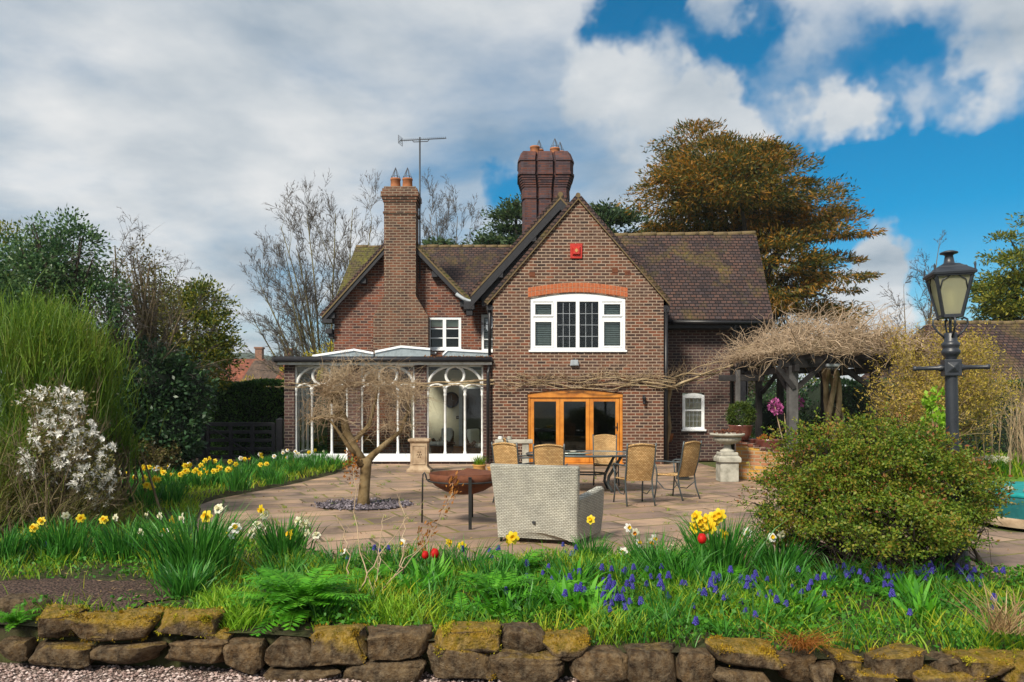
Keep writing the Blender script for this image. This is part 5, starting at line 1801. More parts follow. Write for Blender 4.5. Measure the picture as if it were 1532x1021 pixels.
mb = sq4([(.0, L + hL - .005), (.186, L + hL), (.19, L + hL + .02), (.178, L + hL + .035), (.125, L + hL + .075), (.12, L + hL + .085), (.1, L + hL + .092), (.07, L + hL + .115), (.05, L + hL + .12)])
for sx, sy in cor:
    mb.lathe([(.012, 0), (.008, .03), (.012, .06), (.0, .09)], 8, (sx * .174, sy * .174, L + hL + .02))
mb.build('lantern_roof', M['lamp_black'], t, bevel=.004)
MB().lathe([(.065, L + hL + .115), (.048, L + hL + .13), (.036, L + hL + .20), (.05, L + hL + .212), (.08, L + hL + .22), (.08, L + hL + .232), (.045, L + hL + .246), (.0, L + hL + .254)], 18).build('finial', M['lamp_black'], t)

# --- five bar gate, posts and fence by the hedge
def gate_run(name, label, cat, ax, ay, bx_, by, bars, brace, posts):
    t = thing(name, label, cat, (ax, ay, 0), atan2(by - ay, bx_ - ax))
    L_ = sqrt((bx_ - ax) ** 2 + (by - ay) ** 2)
    for z, h in bars:
        MB().box(.06, L_ - .06, -.03, .03, z, z + h).build('rail', M['black'], t, bevel=.006)
    for x in posts:
        MB().box(x - .05, x + .05, -.045, .045, .1, 1.12).build('stile', M['black'], t, bevel=.006)
    if brace:
        MB().bar((posts[0], -.05, 1.05), (posts[-1] * .75, -.05, .2), .07, .03).build('brace', M['black'], t)
    return t


gate_run('field_gate', 'black five bar timber gate between posts in front of the clipped hedge', 'gate', -8.62, 21.6, -6.62, 21.6, ((.12, .10), (.36, .09), (.60, .09), (.83, .09), (1.04, .11)), True, (.08, .72, 1.33, 1.92))
gate_run('timber_fence', 'black timber rail fence running left from the gate into the dark hedge', 'fence', -10.9, 21.2, -8.82, 21.6, ((.12, .10), (.36, .09), (.60, .09), (.83, .09), (1.0, .11)), False, (.1, 1.0, 2.0))
for x, y, lb in ((-8.70, 21.6, 'black timber gate post at the hinge side, between gate and fence'), (-6.52, 21.6, 'black timber gate post next to the conservatory corner')):
    t = thing('gate_post', lb, 'post', (x, y, 0))
    MB().box(-.085, .085, -.085, .085, 0, 1.2).build('shaft', M['black'], t, bevel=.01)
    MB().lathe([(.13, 1.2), (.13, 1.23), (0, 1.29)], 4, a0=pi / 4, a1=pi / 4 + 2 * pi, smooth=False).build('cap', M['black'], t)

# --- pergola
t = thing('pergola', 'dark timber pergola with braced posts carrying a bare tangled vine', 'pergola', (7.2, 18, 0))
posts = ((6.2, 17.0, .10, 'timber_grey'), (8.12, 17.2, .085, 'timber_dark'), (6.55, 20.4, .075, 'timber_dark'), (7.05, 20.2, .075, 'timber_dark'), (8.3, 20.4, .085, 'timber_dark'), (5.55, 18.9, .055, 'timber_grey'))
for x, y, w, mt in posts:
    hb(MB().box(x - w, x + w, y - w, y + w, .2, 2.5), 'post', M[mt], t, bevel=.012)
for a, b, w, h in (((5.9, 16.98, 2.56), (8.5, 17.16, 2.56), .1, .2), ((5.9, 20.4, 2.56), (8.6, 20.4, 2.56), .1, .18), ((6.2, 16.7, 2.44), (6.2, 20.7, 2.44), .1, .15), ((8.2, 16.8, 2.44), (8.2, 20.7, 2.44), .1, .15),
                   ((5.1, 18.95, 2.3), (6.2, 18.9, 2.3), .1, .15)):
    hb(MB().bar(a, b, w, h), 'beam', M['timber_dark'], t, bevel=.01)
for i in range(7):
    x = 6.1 + i * .4
    hb(MB().bar((x, 16.6, 2.70), (x, 20.8, 2.70), .06, .1), 'rafter', M['timber_dark'], t)
for a, b in (((6.27, 16.98, 2.0), (6.85, 17.02, 2.5)), ((8.05, 17.15, 2.0), (7.3, 17.1, 2.5)), ((6.2, 17.2, 1.95), (6.2, 17.9, 2.42)), ((6.2, 16.9, 2.0), (5.85, 16.95, 2.48)), ((6.6, 20.3, 1.95), (7.0, 20.35, 2.45))):
    hb(MB().bar(a, b, .09, .1), 'brace', M['timber_dark'], t)
t = thing('pergola_lamp', 'small white glass bulkhead lamp fixed under the front pergola beam', 'lamp', (7.05, 16.9, 2.46))
MB().box(-.14, .14, -.06, .04, .02, .08).build('housing', M['lead'], t, bevel=.01)
MB().box(-.12, .12, -.055, .035, -.05, .018).build('lens', M['glass'], t, bevel=.01)
# ------------------------------------------------------------------ trees, hedges, shrubs, climbers
def plant(name, label, cat, loc, group=None):
    return thing(name, label, cat, loc, 0, group)


def child(mb, name, mat, par, loc):
    """mesh built in world coordinates, hung under a thing standing at loc"""
    o = mb.build(name, mat, fix=False)
    o.parent = par
    o.matrix_parent_inverse = Matrix.Translation(loc).inverted()
    return o


def tree(name, label, cat, loc, ells, ncl, per, rcl, ll, lw, mat, barkm, seed, trunk, shell=.45, flat=.7, extra=None, group=None, limbs=14, dmix=1.0):
    """crown of leaf clumps + trunk with limbs running out into the clumps"""
    rng = R(seed)
    t = plant(name, label, cat, loc, group)
    q, d = clumped(rng, ells, ncl, per, rcl, shell, flat)
    mb = MB()
    leaves(mb, q, ll, lw, rng, d, dmix)
    child(mb, 'crown', M[mat], t, loc)
    mb = MB()
    x, y, z = loc
    h, r = trunk
    top = np.array((x, y, z + h))
    mb.tube([(x, y, z - .2), (x + .02, y, z + h * .4), top], [r * 1.25, r, r * .75], 10, cap=False)
    for i in range(limbs):
        e = ells[rng.integers(len(ells))]
        c, _ = in_ell(rng, 1, e, .5)
        s = np.array((x, y, z + h * rng.uniform(.55, 1.0)))
        m = (s + c[0]) / 2 + np.array((0, 0, .12 * np.linalg.norm(c[0] - s)))
        mb.tube([s, m, c[0]], [r * .45, r * .25, r * .06], 6, cap=False)
    child(mb, 'trunk', M[barkm], t, loc)
    return t


def bare(name, label, cat, loc, stems, prm, seed, barkm, sides=(8, 6, 4, 3, 3)):
    rng = R(seed)
    t = plant(name, label, cat, loc)
    out, tips = [], []
    for p, d, L, r in stems:
        grow(rng, p, d, L, r, 0, prm, out, tips)
    big = [o for o in out if o[2] <= 1]
    small = [o for o in out if o[2] > 1]
    if prm['lv'] < 3:
        child(branch_mesh(out, sides), 'stems', M[barkm[0]], t, loc)
    else:
        child(branch_mesh(big, sides), 'trunk', M[barkm[0]], t, loc)
        child(branch_mesh(small, sides), 'twigs', M[barkm[1]], t, loc)
    return t, out, tips


FAN = dict(lv=4, seg=(9, 7, 5, 4, 3), wig=(.035, .06, .08, .10, .12), up=(.03, .05, .05, .05, .04), bare=(.18, .15, .1, .1, .1), kids=(9, 7, 6, 4, 0), ang=(22, 27, 30, 32, 34),
           len=(.50, .48, .5, .55, .5), rad=(.5, .5, .5, .6, .6), tap=.18, rmin=.011)

# --- big yew with rusty flowers, behind the wing
loc = (12.2, 38.5, -.1)
ells = []
for px, py, rx_, rz_ in ((1085, 240, 85, 50), (1000, 300, 50, 45), (1110, 310, 100, 55), (1205, 310, 70, 42), (1050, 345, 90, 35), (1235, 345, 55, 30), (1180, 390, 75, 55), (1240, 415, 50, 30), (1200, 455, 70, 40), (1110, 215, 45, 30), (975, 335, 35, 22), (1150, 260, 55, 40), (1130, 420, 70, 50), (1215, 480, 50, 28), (1150, 212, 55, 32), (1055, 205, 55, 28), (1090, 290, 110, 60)):
    c = P(px, py, 38.5)
    s = 38.5 / F_PX
    ells.append((c[0], c[1] + R(px).normal() * 1.3, c[2], rx_ * s, rx_ * s * .9, rz_ * s))
tree('yew_tree', 'huge yew with rusty orange foliage towering behind the right roof', 'tree', loc, ells, 600, 190, 1.0, .25, .062, 'lf_yew', 'bark_dark', 21, (9, .55), .6, .20, limbs=22, dmix=1.2)

# --- pines / cedars behind the roofs
def layered(name, label, loc, h, layers, seed, mat='lf_conifer'):
    rng = R(seed)
    t = plant(name, label, 'tree', loc)
    mb, bm_ = MB(), MB()
    x, y, z = loc
    bm_.tube([(x, y, z), (x, y, z + h)], [.35, .06], 8, cap=False)
    for zz, L in layers:
        for k in range(8):
            a = rng.uniform(0, 2 * pi)
            l_ = L * rng.uniform(.65, 1.1)
            e = np.array((x + l_ * cos(a), y + l_ * sin(a), z + zz + l_ * rng.uniform(-.02, .10)))
            bm_.tube([(x, y, z + zz), (np.array((x, y, z + zz)) + e) / 2 + (0, 0, .15), e], [.08, .05, .02], 5, cap=False)
            n = int(150 * l_)
            f = rng.uniform(.25, 1.02, n)[:, None]
            q = np.array((x, y, z + zz)) * (1 - f) + e * f + rng.normal(size=(n, 3)) * (.32, .32, .11) * (.5 + f)
            leaves(mb, q, .30, .10, rng, np.tile((cos(a), sin(a), .5), (n, 1)), 1.3)
    child(mb, 'crown', M[mat], t, loc)
    child(bm_, 'trunk', M['bark_dark'], t, loc)


layered('cedar_tree', 'dark cedar showing between the twin pot chimney and the ribbed stack', (P(772, 0, 44)[0], 44, 0), 13.2, [(9.2, 2.2), (10.0, 2.4), (10.9, 2.0), (11.7, 1.5), (12.4, 1.0), (13, .5)], 3)
layered('cedar_tree', 'dark flat topped cedar peeping over the roof between front gable and yew', (P(912, 0, 44)[0], 44, 0), 12.9, [(10.2, 2.0), (11.2, 2.1), (12.0, 2.0), (12.7, 1.4)], 4)
layered('cedar_tree', 'small dark cedar top just above the ridge right of the aerial mast', (P(662, 0, 44)[0], 44, 0), 11.0, [(9.6, 1.2), (10.2, 1.0), (10.8, .6)], 5)

# --- bare trees
loc = (-8.6, 36, -.1)
S = []
rg = R(77)
for px, py in ((375, 395), (400, 345), (430, 300), (465, 280), (505, 278), (540, 283), (575, 290), (368, 455), (395, 480), (450, 330), (520, 330), (420, 420)):
    tgt = P(px, py, 36 + rg.uniform(-2, 2))
    b = np.array((loc[0] + rg.normal() * .25, loc[1] + rg.normal() * .25, .0))
    v = tgt - b
    S.append((b, v + np.array((v[0] * .06, 0, 0)), np.linalg.norm(v) * .90, .085))
BRT = dict(lv=4, seg=(9, 6, 4, 3, 2), wig=(.02, .035, .05, .07, .08), up=(.02, .035, .03, .03, .03), bare=(.22, .2, .1, .1, .1), kids=(13, 8, 5, 3, 0), ang=(27, 29, 32, 34, 36), len=(.36, .46, .5, .55, .5), rad=(.5, .5, .55, .6, .6), tap=.15, rmin=.0095)
bare('bare_tree', 'wide fan shaped leafless tree left of the house behind the conservatory roof', 'tree', loc, S, BRT, 31, ('bark_moss', 'twig_grey'))
loc = (-3.6, 46, 0)
S = []
for px, py in ((600, 330), (625, 290), (655, 280), (690, 290), (720, 310)):
    tgt = P(px, py, 46)
    b = np.array((loc[0] + rg.normal() * .3, 46, 0.0))
    S.append((b, tgt - b, np.linalg.norm(tgt - b) * .9, .09))
bare('bare_tree', 'leafless tree standing behind the main roof ridge right of the aerial', 'tree', loc, S, dict(BRT, bare=(.45, .2, .1, .1, .1), kids=(12, 8, 5, 3, 0), len=(.30, .46, .5, .55, .5)), 32, ('bark', 'twig_grey'))
loc = (P(1385, 0, 40)[0], 40, 0)
bare('bare_tree', 'thin leafless grey tree against blue sky behind the lamp post', 'tree', loc, [((loc[0], 40, 0), (0, 0, 1), 10.2, .12), ((loc[0] - .5, 40, 0), (-.06, 0, 1), 8, .09), ((loc[0] + .6, 40, 0), (.07, 0, 1), 8.4, .09)], dict(BRT, kids=(16, 7, 5, 3, 0), ang=(34, 34, 34, 36, 38), len=(.26, .46, .5, .55, .5), tap=.06), 33, ('bark', 'twig_grey'))

# --- yellow willow beyond the conservatory
tree('willow_bush', 'bright yellow spring willow beyond the flat conservatory roof', 'bush', (-7.6, 32, 0), [(-8.3, 32, 2.6, 1.2, 1, 1.1), (-7.2, 32, 3.2, 1.1, 1, .95), (-6.2, 32, 3.4, .9, 1, .8)], 110, 40, .42, .16, .05, 'lf_willow', 'bark_moss', 41, (2, .1))

# --- left hand trees
e17 = lambda px, py, Y, rx_, rz_, dy=0: (P(px, py, Y)[0], Y + dy, P(px, py, Y)[2], rx_ * Y / F_PX, rx_ * Y / F_PX * .85, rz_ * Y / F_PX)
tree('holly_tree', 'glossy dark evergreen tree rising behind the green broom at the left edge', 'tree', (-9.9, 17, 0), [e17(60, 430, 17, 75, 75), (e17(105, 380, 17, 50, 55)), e17(20, 420, 17, 60, 60, .6), e17(140, 450, 17, 50, 50), e17(60, 360, 17, 30, 32), e17(98, 350, 17, 22, 30), e17(20, 500, 17, 90, 70)], 560, 50, .27, .09, .045, 'lf_holly', 'bark_dark', 42, (3, .16), .35, .9, limbs=30)
tree('yellow_conifer', 'yellow green conifer edge at the far left border behind the holly', 'tree', (-11.9, 18.5, 0), [e17(5, 400, 18.5, 42, 60), e17(0, 460, 18.5, 50, 70)], 70, 50, .4, .13, .05, 'lf_ivy', 'bark_dark', 43, (3, .14))
# arching bare top shoots of the old apple
loc = (-9.2, 18.0, 0)
S = [(np.array((-9.2, 18, .0)), (x, 0, 1), L, .075) for x, L in ((-.02, 5.4), (.12, 5.0), (.25, 4.4), (.38, 4.2), (-.12, 5.1))]
bare('old_apple_tree', 'half bare tree with arching twigs and sparse leaves right of the holly', 'tree', loc, S, dict(FAN, up=(.02, -.02, -.05, -.08, -.05), kids=(9, 6, 4, 3, 0), bare=(.4, .2, .1, .1, .1), ang=(34, 40, 40, 40, 40), rmin=.005), 35, ('bark', 'twig_grey'))
tree('leafing_tree', 'loose tree coming into sparse bronze leaf with sky showing through', 'tree', (-8.9, 19, 0), [e17(205, 450, 19, 52, 75), e17(180, 500, 19, 60, 60), e17(240, 480, 19, 45, 60), e17(215, 400, 19, 28, 32)], 260, 24, .30, .08, .04, 'lf_mixed', 'bark', 44, (2.6, .1), .2, 1.0, limbs=50)
tree('ivy_clad_tree', 'bushy yellow green tree at the end of the left tree line', 'tree', (-9.4, 22, 0), [e17(285, 490, 22, 55, 55), e17(310, 460, 22, 35, 40), e17(255, 455, 22, 30, 40), e17(330, 520, 22, 32, 35), e17(290, 545, 22, 62, 45), e17(298, 435, 22, 22, 18)], 420, 44, .30, .10, .05, 'lf_ivy', 'bark_dark', 45, (3, .18), .45, .8)

# --- dark rounded hedge and clipped hedge
def hedge(name, label, loc, ells, n, ll, lw, mat, seed, box=None, cat='hedge'):
    rng = R(seed)
    t = plant(name, label, cat, loc)
    mb = MB()
    if box:
        x0_, x1_, y0_, y1_, z0_, z1_ = box
        face = rng.integers(0, 3, n)
        q = np.stack([rng.uniform(x0_, x1_, n), rng.uniform(y0_, y1_, n), rng.uniform(z0_, z1_, n)], 1)
        q[face == 0, 1] = y0_ + np.abs(rng.normal(0, .10, (face == 0).sum()))
        q[face == 1, 2] = z1_ - np.abs(rng.normal(0, .08, (face == 1).sum()))
        q[face == 2, 0] = x1_ - np.abs(rng.normal(0, .1, (face == 2).sum()))
        q[:, 1] += .12 * np.sin(q[:, 0] * 2.2) * np.sin(q[:, 2] * 1.7 + 1)
        q[:, 2] += .05 * np.sin(q[:, 0] * 3.1)
        d = np.zeros((n, 3)); d[face == 0, 1] = -1; d[face == 1, 2] = 1; d[face == 2, 0] = 1; d[:, 2] += .4
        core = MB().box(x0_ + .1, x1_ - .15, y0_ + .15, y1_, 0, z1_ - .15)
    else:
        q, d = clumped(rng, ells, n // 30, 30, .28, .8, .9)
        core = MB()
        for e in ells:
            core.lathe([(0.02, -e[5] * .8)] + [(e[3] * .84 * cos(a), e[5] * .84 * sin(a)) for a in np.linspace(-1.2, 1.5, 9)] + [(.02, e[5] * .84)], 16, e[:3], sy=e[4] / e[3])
    leaves(mb, q, ll, lw, rng, d, 1.2)
    child(mb, 'foliage', M[mat], t, loc)
    child(core, 'shade_core', M['hedge_core'], t, loc)  # solid dark filler whose colour stands in for shade behind the leaves


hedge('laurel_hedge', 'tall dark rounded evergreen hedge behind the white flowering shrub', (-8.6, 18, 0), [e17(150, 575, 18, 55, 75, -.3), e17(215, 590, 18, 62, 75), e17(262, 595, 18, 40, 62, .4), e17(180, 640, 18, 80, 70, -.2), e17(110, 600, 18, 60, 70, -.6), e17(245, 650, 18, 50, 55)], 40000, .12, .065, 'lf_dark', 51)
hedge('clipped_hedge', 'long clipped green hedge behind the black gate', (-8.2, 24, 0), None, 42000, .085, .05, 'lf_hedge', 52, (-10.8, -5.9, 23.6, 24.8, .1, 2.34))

# --- broom: masses of upright whippy green stems
def broom(name, label, loc, tips_, n, seed, mat, wid=.012, droop=.12):
    rng = R(seed)
    t = plant(name, label, 'shrub', loc)
    mb = MB()
    K = len(tips_)
    base = np.array(loc) + rng.normal(size=(n, 3)) * (.35, .3, .0)
    k = rng.integers(0, K, n)
    tp = np.array([x[:3] for x in tips_])[k] + rng.normal(size=(n, 3)) * np.array([x[3] for x in tips_])[k][:, None] * (1, 1, .8)
    out_ = tp - np.array(loc) - (0, 0, 1.0)
    dv = norm(norm(out_) * (.55, .3, .35) + np.array((0, 0, 1.05)) + rng.normal(size=(n, 3)) * .30) * rng.uniform(.18, .62, (n, 1))
    st = tp - dv * rng.uniform(.5, 1.1, (n, 1))
    L = np.linalg.norm(dv, axis=1, keepdims=True)
    s = norm(np.cross(dv, rng.normal(size=(n, 3)))) * wid * .5
    p1 = st + dv * .5 + np.array((0, 0, 1)) * L * .06
    p2 = st + dv + norm(dv * (1, 1, 0)) * L * droop - np.array((0, 0, 1)) * L * .03
    v = np.stack([st - s, st + s, p1 - s * .8, p1 + s * .8, p2], 1).reshape(-1, 3)
    kk = np.arange(n)[:, None] * 5
    mb.add(v, kk + np.array([[0, 1, 3, 2]]))
    mb.f.append((kk + np.array([[2, 3, 4]]), 0, False))
    # tiny leaves along the stems
    m = n // 2
    j = rng.integers(0, n, m)
    f = rng.uniform(.2, 1, (m, 1))
    leaves(mb, st[j] * (1 - f) + p2[j] * f, .05, .018, rng, dv[j])
    child(mb, 'stems', M[mat], t, loc)
    m2 = MB()
    for i in range(30):
        e = tp[rng.integers(n)]
        b = np.array(loc) + rng.normal(size=3) * (.25, .25, 0)
        m2.tube([b, b * .5 + e * .5 + rng.normal(size=3) * .12, b * .15 + e * .85], [.022, .014, .005], 5, cap=False)
    child(m2, 'woody_stems', M['bark'], t, loc)


tp = []
for px, py, r in ((0, 470, .22), (35, 485, .22), (70, 492, .24), (96, 520, .18), (30, 490, .35), (60, 510, .3), (105, 530, .22), (5, 540, .4), (50, 560, .35), (85, 580, .25), (20, 620, .4), (70, 620, .35), (112, 540, .12), (15, 690, .35), (55, 690, .3), (-40, 490, .3), (-40, 600, .5), (-60, 700, .4)):
    p_ = P(px, py, 10)
    tp.append((p_[0], 10.3 + R(px + py).normal() * .35, p_[2], r))
broom('broom_bush', 'tall wispy green broom bush filling the left edge of the garden', (-6.35, 10.3, 0.03), tp, 14500, 61, 'lf_broom', .009)
broom('dry_undergrowth', 'brownish tangled dry stems under the broom at the left edge', (-6.3, 9.5, .03), [(P(px, py, 9.5)[0], 9.5, P(px, py, 9.5)[2], .22) for px, py in ((10, 720), (50, 740), (90, 745), (130, 750), (20, 690), (150, 760), (-30, 720))], 2200, 62, 'lf_mixed', .010, .3)
# spiky broom tips leaning out of the dark hedge
broom('broom_bush', 'small spray of green broom stems leaning out below the dark hedge', (-5.75, 11.2, .03), [(P(px, py, 11)[0], 11, P(px, py, 11)[2], .07) for px, py in ((190, 640), (180, 610), (200, 655), (165, 600))], 260, 63, 'lf_broom', .009)

# --- star magnolia with white flowers
loc = (-5.55, 9.4, .03)
rng = R(64)
t = plant('white_flowering_shrub', 'shrub covered in white star shaped blossom below the broom', 'shrub', loc)
ells = [e17(95, 650, 9.4, 48, 36), e17(130, 690, 9.4, 40, 42), e17(152, 728, 9.4, 20, 32), e17(80, 600, 9.4, 44, 20), e17(70, 690, 9.4, 40, 32)]
out, tips = [], []
for e in ells:
    for i in range(7):
        c, _ = in_ell(rng, 1, e, .6)
        v = c[0] - np.array(loc)
        grow(rng, np.array(loc) + rng.normal(size=3) * (.12, .12, 0), v, np.linalg.norm(v) * 1.02, .016, 2, dict(FAN, kids=(0, 0, 8, 4, 0), rmin=.004), out, tips)
child(branch_mesh(out), 'branches', M['bark'], t, loc)
mb = MB()
cents = []
for e in ells:
    c, _ = in_ell(rng, int(190 * e[3] * e[5] / .09), (e[0], e[1], e[2], e[3] * 1.12, e[4], e[5] * 1.12), .55)
    cents.append(c)
cents = np.vstack(cents)
cents = cents[rng.uniform(size=len(cents)) < .5 + .5 * (np.sin(cents[:, 0] * 17) * np.sin(cents[:, 2] * 13 + 2))]
for i in range(9):
    a = i * 2 * pi / 9
    d = np.tile((cos(a), -.5 + .2 * sin(a * 3), sin(a)), (len(cents), 1)) + rng.normal(size=cents.shape) * .25
    leaves(mb, cents, .055, .022, rng, d, .3)
child(mb, 'blossom', M['petal_w'], t, loc)
q, d = clumped(rng, ells, 200, 22, .13, .3)
mb = MB(); leaves(mb, q, .05, .025, rng, d)
child(mb, 'foliage', M['lf_mixed'], t, loc)

# --- small bronze shrub on the yard
loc = (-8.05, 17.3, .0)
rng = R(65)
t = plant('bronze_shrub', 'small twiggy bronze shrub on the gravel in front of the fence', 'shrub', loc)
out, tips = [], []
for i in range(14):
    grow(rng, loc, (rng.normal() * .55, rng.normal() * .4, 1), rng.uniform(.55, .85), .012, 2, dict(FAN, kids=(0, 0, 7, 4, 0), rmin=.004), out, tips)
child(branch_mesh(out), 'branches', M['bark'], t, loc)
q = np.array([p for p, d, l in tips])
mb = MB(); leaves(mb, np.repeat(q, 6, 0) + rng.normal(size=(len(q) * 6, 3)) * .04, .05, .025, rng)
child(mb, 'foliage', M['lf_rust'] if False else M['lf_mixed'], t, loc)

# --- weeping tree on the patio
loc = (-2.42, 12.55, 0)
rng = R(66)
t = plant('weeping_tree', 'small leafless weeping tree with golden bark on a slate ring', 'tree', loc)
mb = MB()
X0, Y0 = loc[0], loc[1]
mb.tube([(X0, Y0, -.05), (X0 - .005, Y0, .12), (X0 + .02, Y0, .4), (X0 + .03, Y0 + .02, .62), (X0 + .02, Y0, .78)], [.12, .095, .085, .09, .115], 14)
mb.tube([(X0, Y0, .66), (X0 - .16, Y0 + .02, .92), (X0 - .28, Y0 - .02, 1.2), (X0 - .33, Y0, 1.42), (X0 - .48, Y0 + .03, 1.72), (X0 - .56, Y0, 1.80), (X0 - .66, Y0, 1.86)], [.095, .082, .07, .062, .05, .04, .025], 12)
mb.tube([(X0 + .02, Y0, .68), (X0 + .14, Y0 + .05, .82), (X0 + .34, Y0 + .1, 1.0), (X0 + .58, Y0 + .1, 1.2), (X0 + .70, Y0 + .12, 1.5), (X0 + .72, Y0 + .1, 1.75)], [.075, .056, .044, .034, .024, .014], 10)
mb.tube([(X0 - .06, Y0, .72), (X0 - .24, Y0 - .1, .98), (X0 - .36, Y0 - .2, 1.2), (X0 - .5, Y0 - .25, 1.4)], [.05, .035, .026, .014], 8)
mb.tube([(X0 - .33, Y0, 1.42), (X0 - .5, Y0 - .02, 1.45), (X0 - .72, Y0 - .05, 1.43), (X0 - .85, Y0 - .05, 1.40)], [.05, .035, .03, .02], 8)
mb.tube([(X0 - .54, Y0, 1.8), (X0 - .42, Y0, 1.84), (X0 - .28, Y0 - .05, 1.95)], [.05, .04, .02], 8)
mb.tube([(X0 - .2, Y0, 1.0), (X0 + .05, Y0 + .2, 1.3), (X0 + .15, Y0 + .25, 1.7), (X0 + .2, Y0 + .2, 1.95)], [.05, .04, .025, .012], 8)
for i in range(26):     # burrs and knots along the limbs
    f = rng.uniform()
    p_ = np.array((X0 - .05 - .5 * f, Y0, .7 + 1.1 * f)) + rng.normal(size=3) * (.02, .06, .03)
    mb.lathe([(.0, -.03), (.03, 0), (0, .035)], 7, p_)
child(mb, 'trunk', M['bark_gold'], t, loc)
out = []
heads = [((X0 - .6, Y0, 1.86), 200), ((X0 - .3, Y0, 1.98), 130), ((X0 + .2, Y0 + .2, 1.92), 150), ((X0 + .68, Y0 + .1, 1.75), 170), ((X0 - .82, Y0 - .05, 1.42), 110), ((X0 + .5, Y0 + .1, 1.2), 70), ((X0 - .45, Y0 - .25, 1.4), 60)]
for c, n in heads:
    for i in range(int(n * .52)):
        a = rng.uniform(0, 2 * pi)
        d = norm(np.array((cos(a) * 1.0, sin(a) * .9, rng.uniform(-.1, 1.1))))
        L = rng.uniform(.35, 1.2)
        bnd = rng.uniform(.75, 1.35)
        p_ = np.array(c) + rng.normal(size=3) * .07
        pts = [p_]
        k = 8
        for q_ in range(k):
            d = norm(d + rng.normal(size=3) * .26 + np.array((0, 0, -.13 if q_ > 2 else .04)))
            p_ = p_ + d * L / k
            if p_[2] < .62 or ((p_[0] - X0 - .1) / .98) ** 2 + ((p_[1] - Y0) / .9) ** 2 + ((p_[2] - 1.5) / .92) ** 2 > bnd: break
            pts.append(p_)
        if len(pts) < 3: continue
        out.append((np.array(pts), np.linspace(.0038, .0016, len(pts)), 4))
        for _ in range(4):
            b = pts[rng.integers(1, len(pts))]
            e = b + rng.normal(size=3) * .15 + (0, 0, rng.uniform(-.10, .06))
            out.append((np.array([b, (b + e) / 2 + rng.normal(size=3) * .03, e]), np.linspace(.003, .0017, 3), 4))
child(branch_mesh(out), 'twigs', M['twig'], t, loc)
q = np.array((X0 - .18, Y0 - .11, .62)) + rng.normal(size=(120, 3)) * (.07, .04, .16)
mb = MB(); leaves(mb, q, .06, .03, rng)
child(mb, 'dead_leaves', M['lf_rust'], t, loc)

# --- wisteria along the house front
loc = (4.45, 22.2, 0)
rng = R(67)
t = plant('wall_vine', 'bare wisteria trained along the house front above the doors', 'climber', loc)
stems, tw = [], []
def vine_run(x0_, x1_, z0_, z1_, y, r, n, wob=.10):
    xs = np.linspace(x0_, x1_, n)
    ph = rng.uniform(0, 6, 4)
    zs = np.linspace(z0_, z1_, n) + wob * (np.sin(xs * 2.1 + ph[0]) * .5 + np.sin(xs * 4.7 + ph[1]) * .35 + np.sin(xs * 9 + ph[2]) * .15)
    ys = y + .03 * np.sin(xs * 5 + ph[3])
    pts = np.stack([xs, ys, zs], 1)
    stems.append((pts, np.linspace(r, r * .45, n), 1))
    return pts
runs = []
for z, r, y in ((2.2, .030, 21.12), (2.32, .024, 21.11), (2.12, .02, 21.1), (2.45, .014, 21.12), (2.38, .012, 21.13)):
    runs.append(vine_run(4.5, -.6 + rng.uniform(0, 1.0), z, z - .0, y, r, 40))
for z, r in ((2.28, .028), (2.2, .02)):
    runs.append(vine_run(-.5, -6.35, z, z - .06, 21.2, r, 44, .05))
for z, r, y in ((2.24, .045, 22.35), (2.34, .03, 22.3), (2.14, .026, 22.4), (2.46, .02, 22.4)):
    runs.append(vine_run(4.4, 6.3, z - .05, z + .45, y - .4, r, 26, .12))
for z, r in ((2.55, .05), (2.7, .04)):
    runs.append(vine_run(6.0, 7.2, z, z + .15, 19.5, r, 16, .1))
for ru, dens, hh in [(r_, 75, .42) for r_ in runs[:5]] + [(r_, 50, .16) for r_ in runs[5:7]] + [(r_, 38, .55) for r_ in runs[7:11]]:
    for i in range(dens):
        b = ru[rng.integers(len(ru))] + (rng.uniform(-.06, .06), 0, 0)
        right = b[0] > 2.2
        h = hh * rng.uniform(.2, 1.0) * (1.0 if right else .7)
        e = b + (rng.normal() * .22, -rng.uniform(0, .12), h * (1 if rng.uniform() < .8 else -.4))
        m = (b + e) / 2 + rng.normal(size=3) * (.07, .03, .05)
        tw.append((np.array([b, m, e]), np.array((.005, .0036, .002)), 4))
tr = [(4.42, 22.1, 0.0), (4.40, 22.0, .5), (4.48, 21.9, 1.0), (4.38, 21.75, 1.6), (4.45, 21.6, 2.1), (4.3, 21.3, 2.3)]
stems.append((np.array(tr), np.linspace(.085, .06, 6), 0))
vm = branch_mesh(stems)
for pts, rad, lv in tw:
    vm.tube(pts, rad, 3, 1, cap=False)
child(vm, 'vine', [M['vine'], M['twig']], t, loc)

# --- vine heaped on the pergola
loc = (7.9, 18.6, .2)
rng = R(68)
t = plant('pergola_vine', 'dense dome of pale bare vine tangled over the pergola roof', 'climber', loc)
stems, tw = [], []
for i in range(5):
    tr = [(7.9 + .12 * cos(i * 1.3), 18.6 + .12 * sin(i * 1.3), .1)]
    for z in np.linspace(.5, 2.7, 8):
        tr.append((7.9 - .25 * z * .3 + .16 * cos(i * 1.3 + z * 1.6), 18.6 + .16 * sin(i * 1.3 + z * 1.6), z))
    stems.append((np.array(tr), np.linspace(.09, .05, 9), 0))
for i in range(34):
    a = rng.uniform(0, 2 * pi)
    pts = [(7.6, 18.5, 2.65)]
    L = rng.uniform(1.0, 2.2)
    for f in np.linspace(.2, 1, 7):
        pts.append((7.5 + L * f * cos(a) + rng.normal() * .1, 18.4 + L * .85 * f * sin(a) + rng.normal() * .1, 2.78 + .35 * sin(pi * f * .8) + rng.normal() * .08))
    stems.append((np.array(pts), np.linspace(.035, .012, 8), 1))
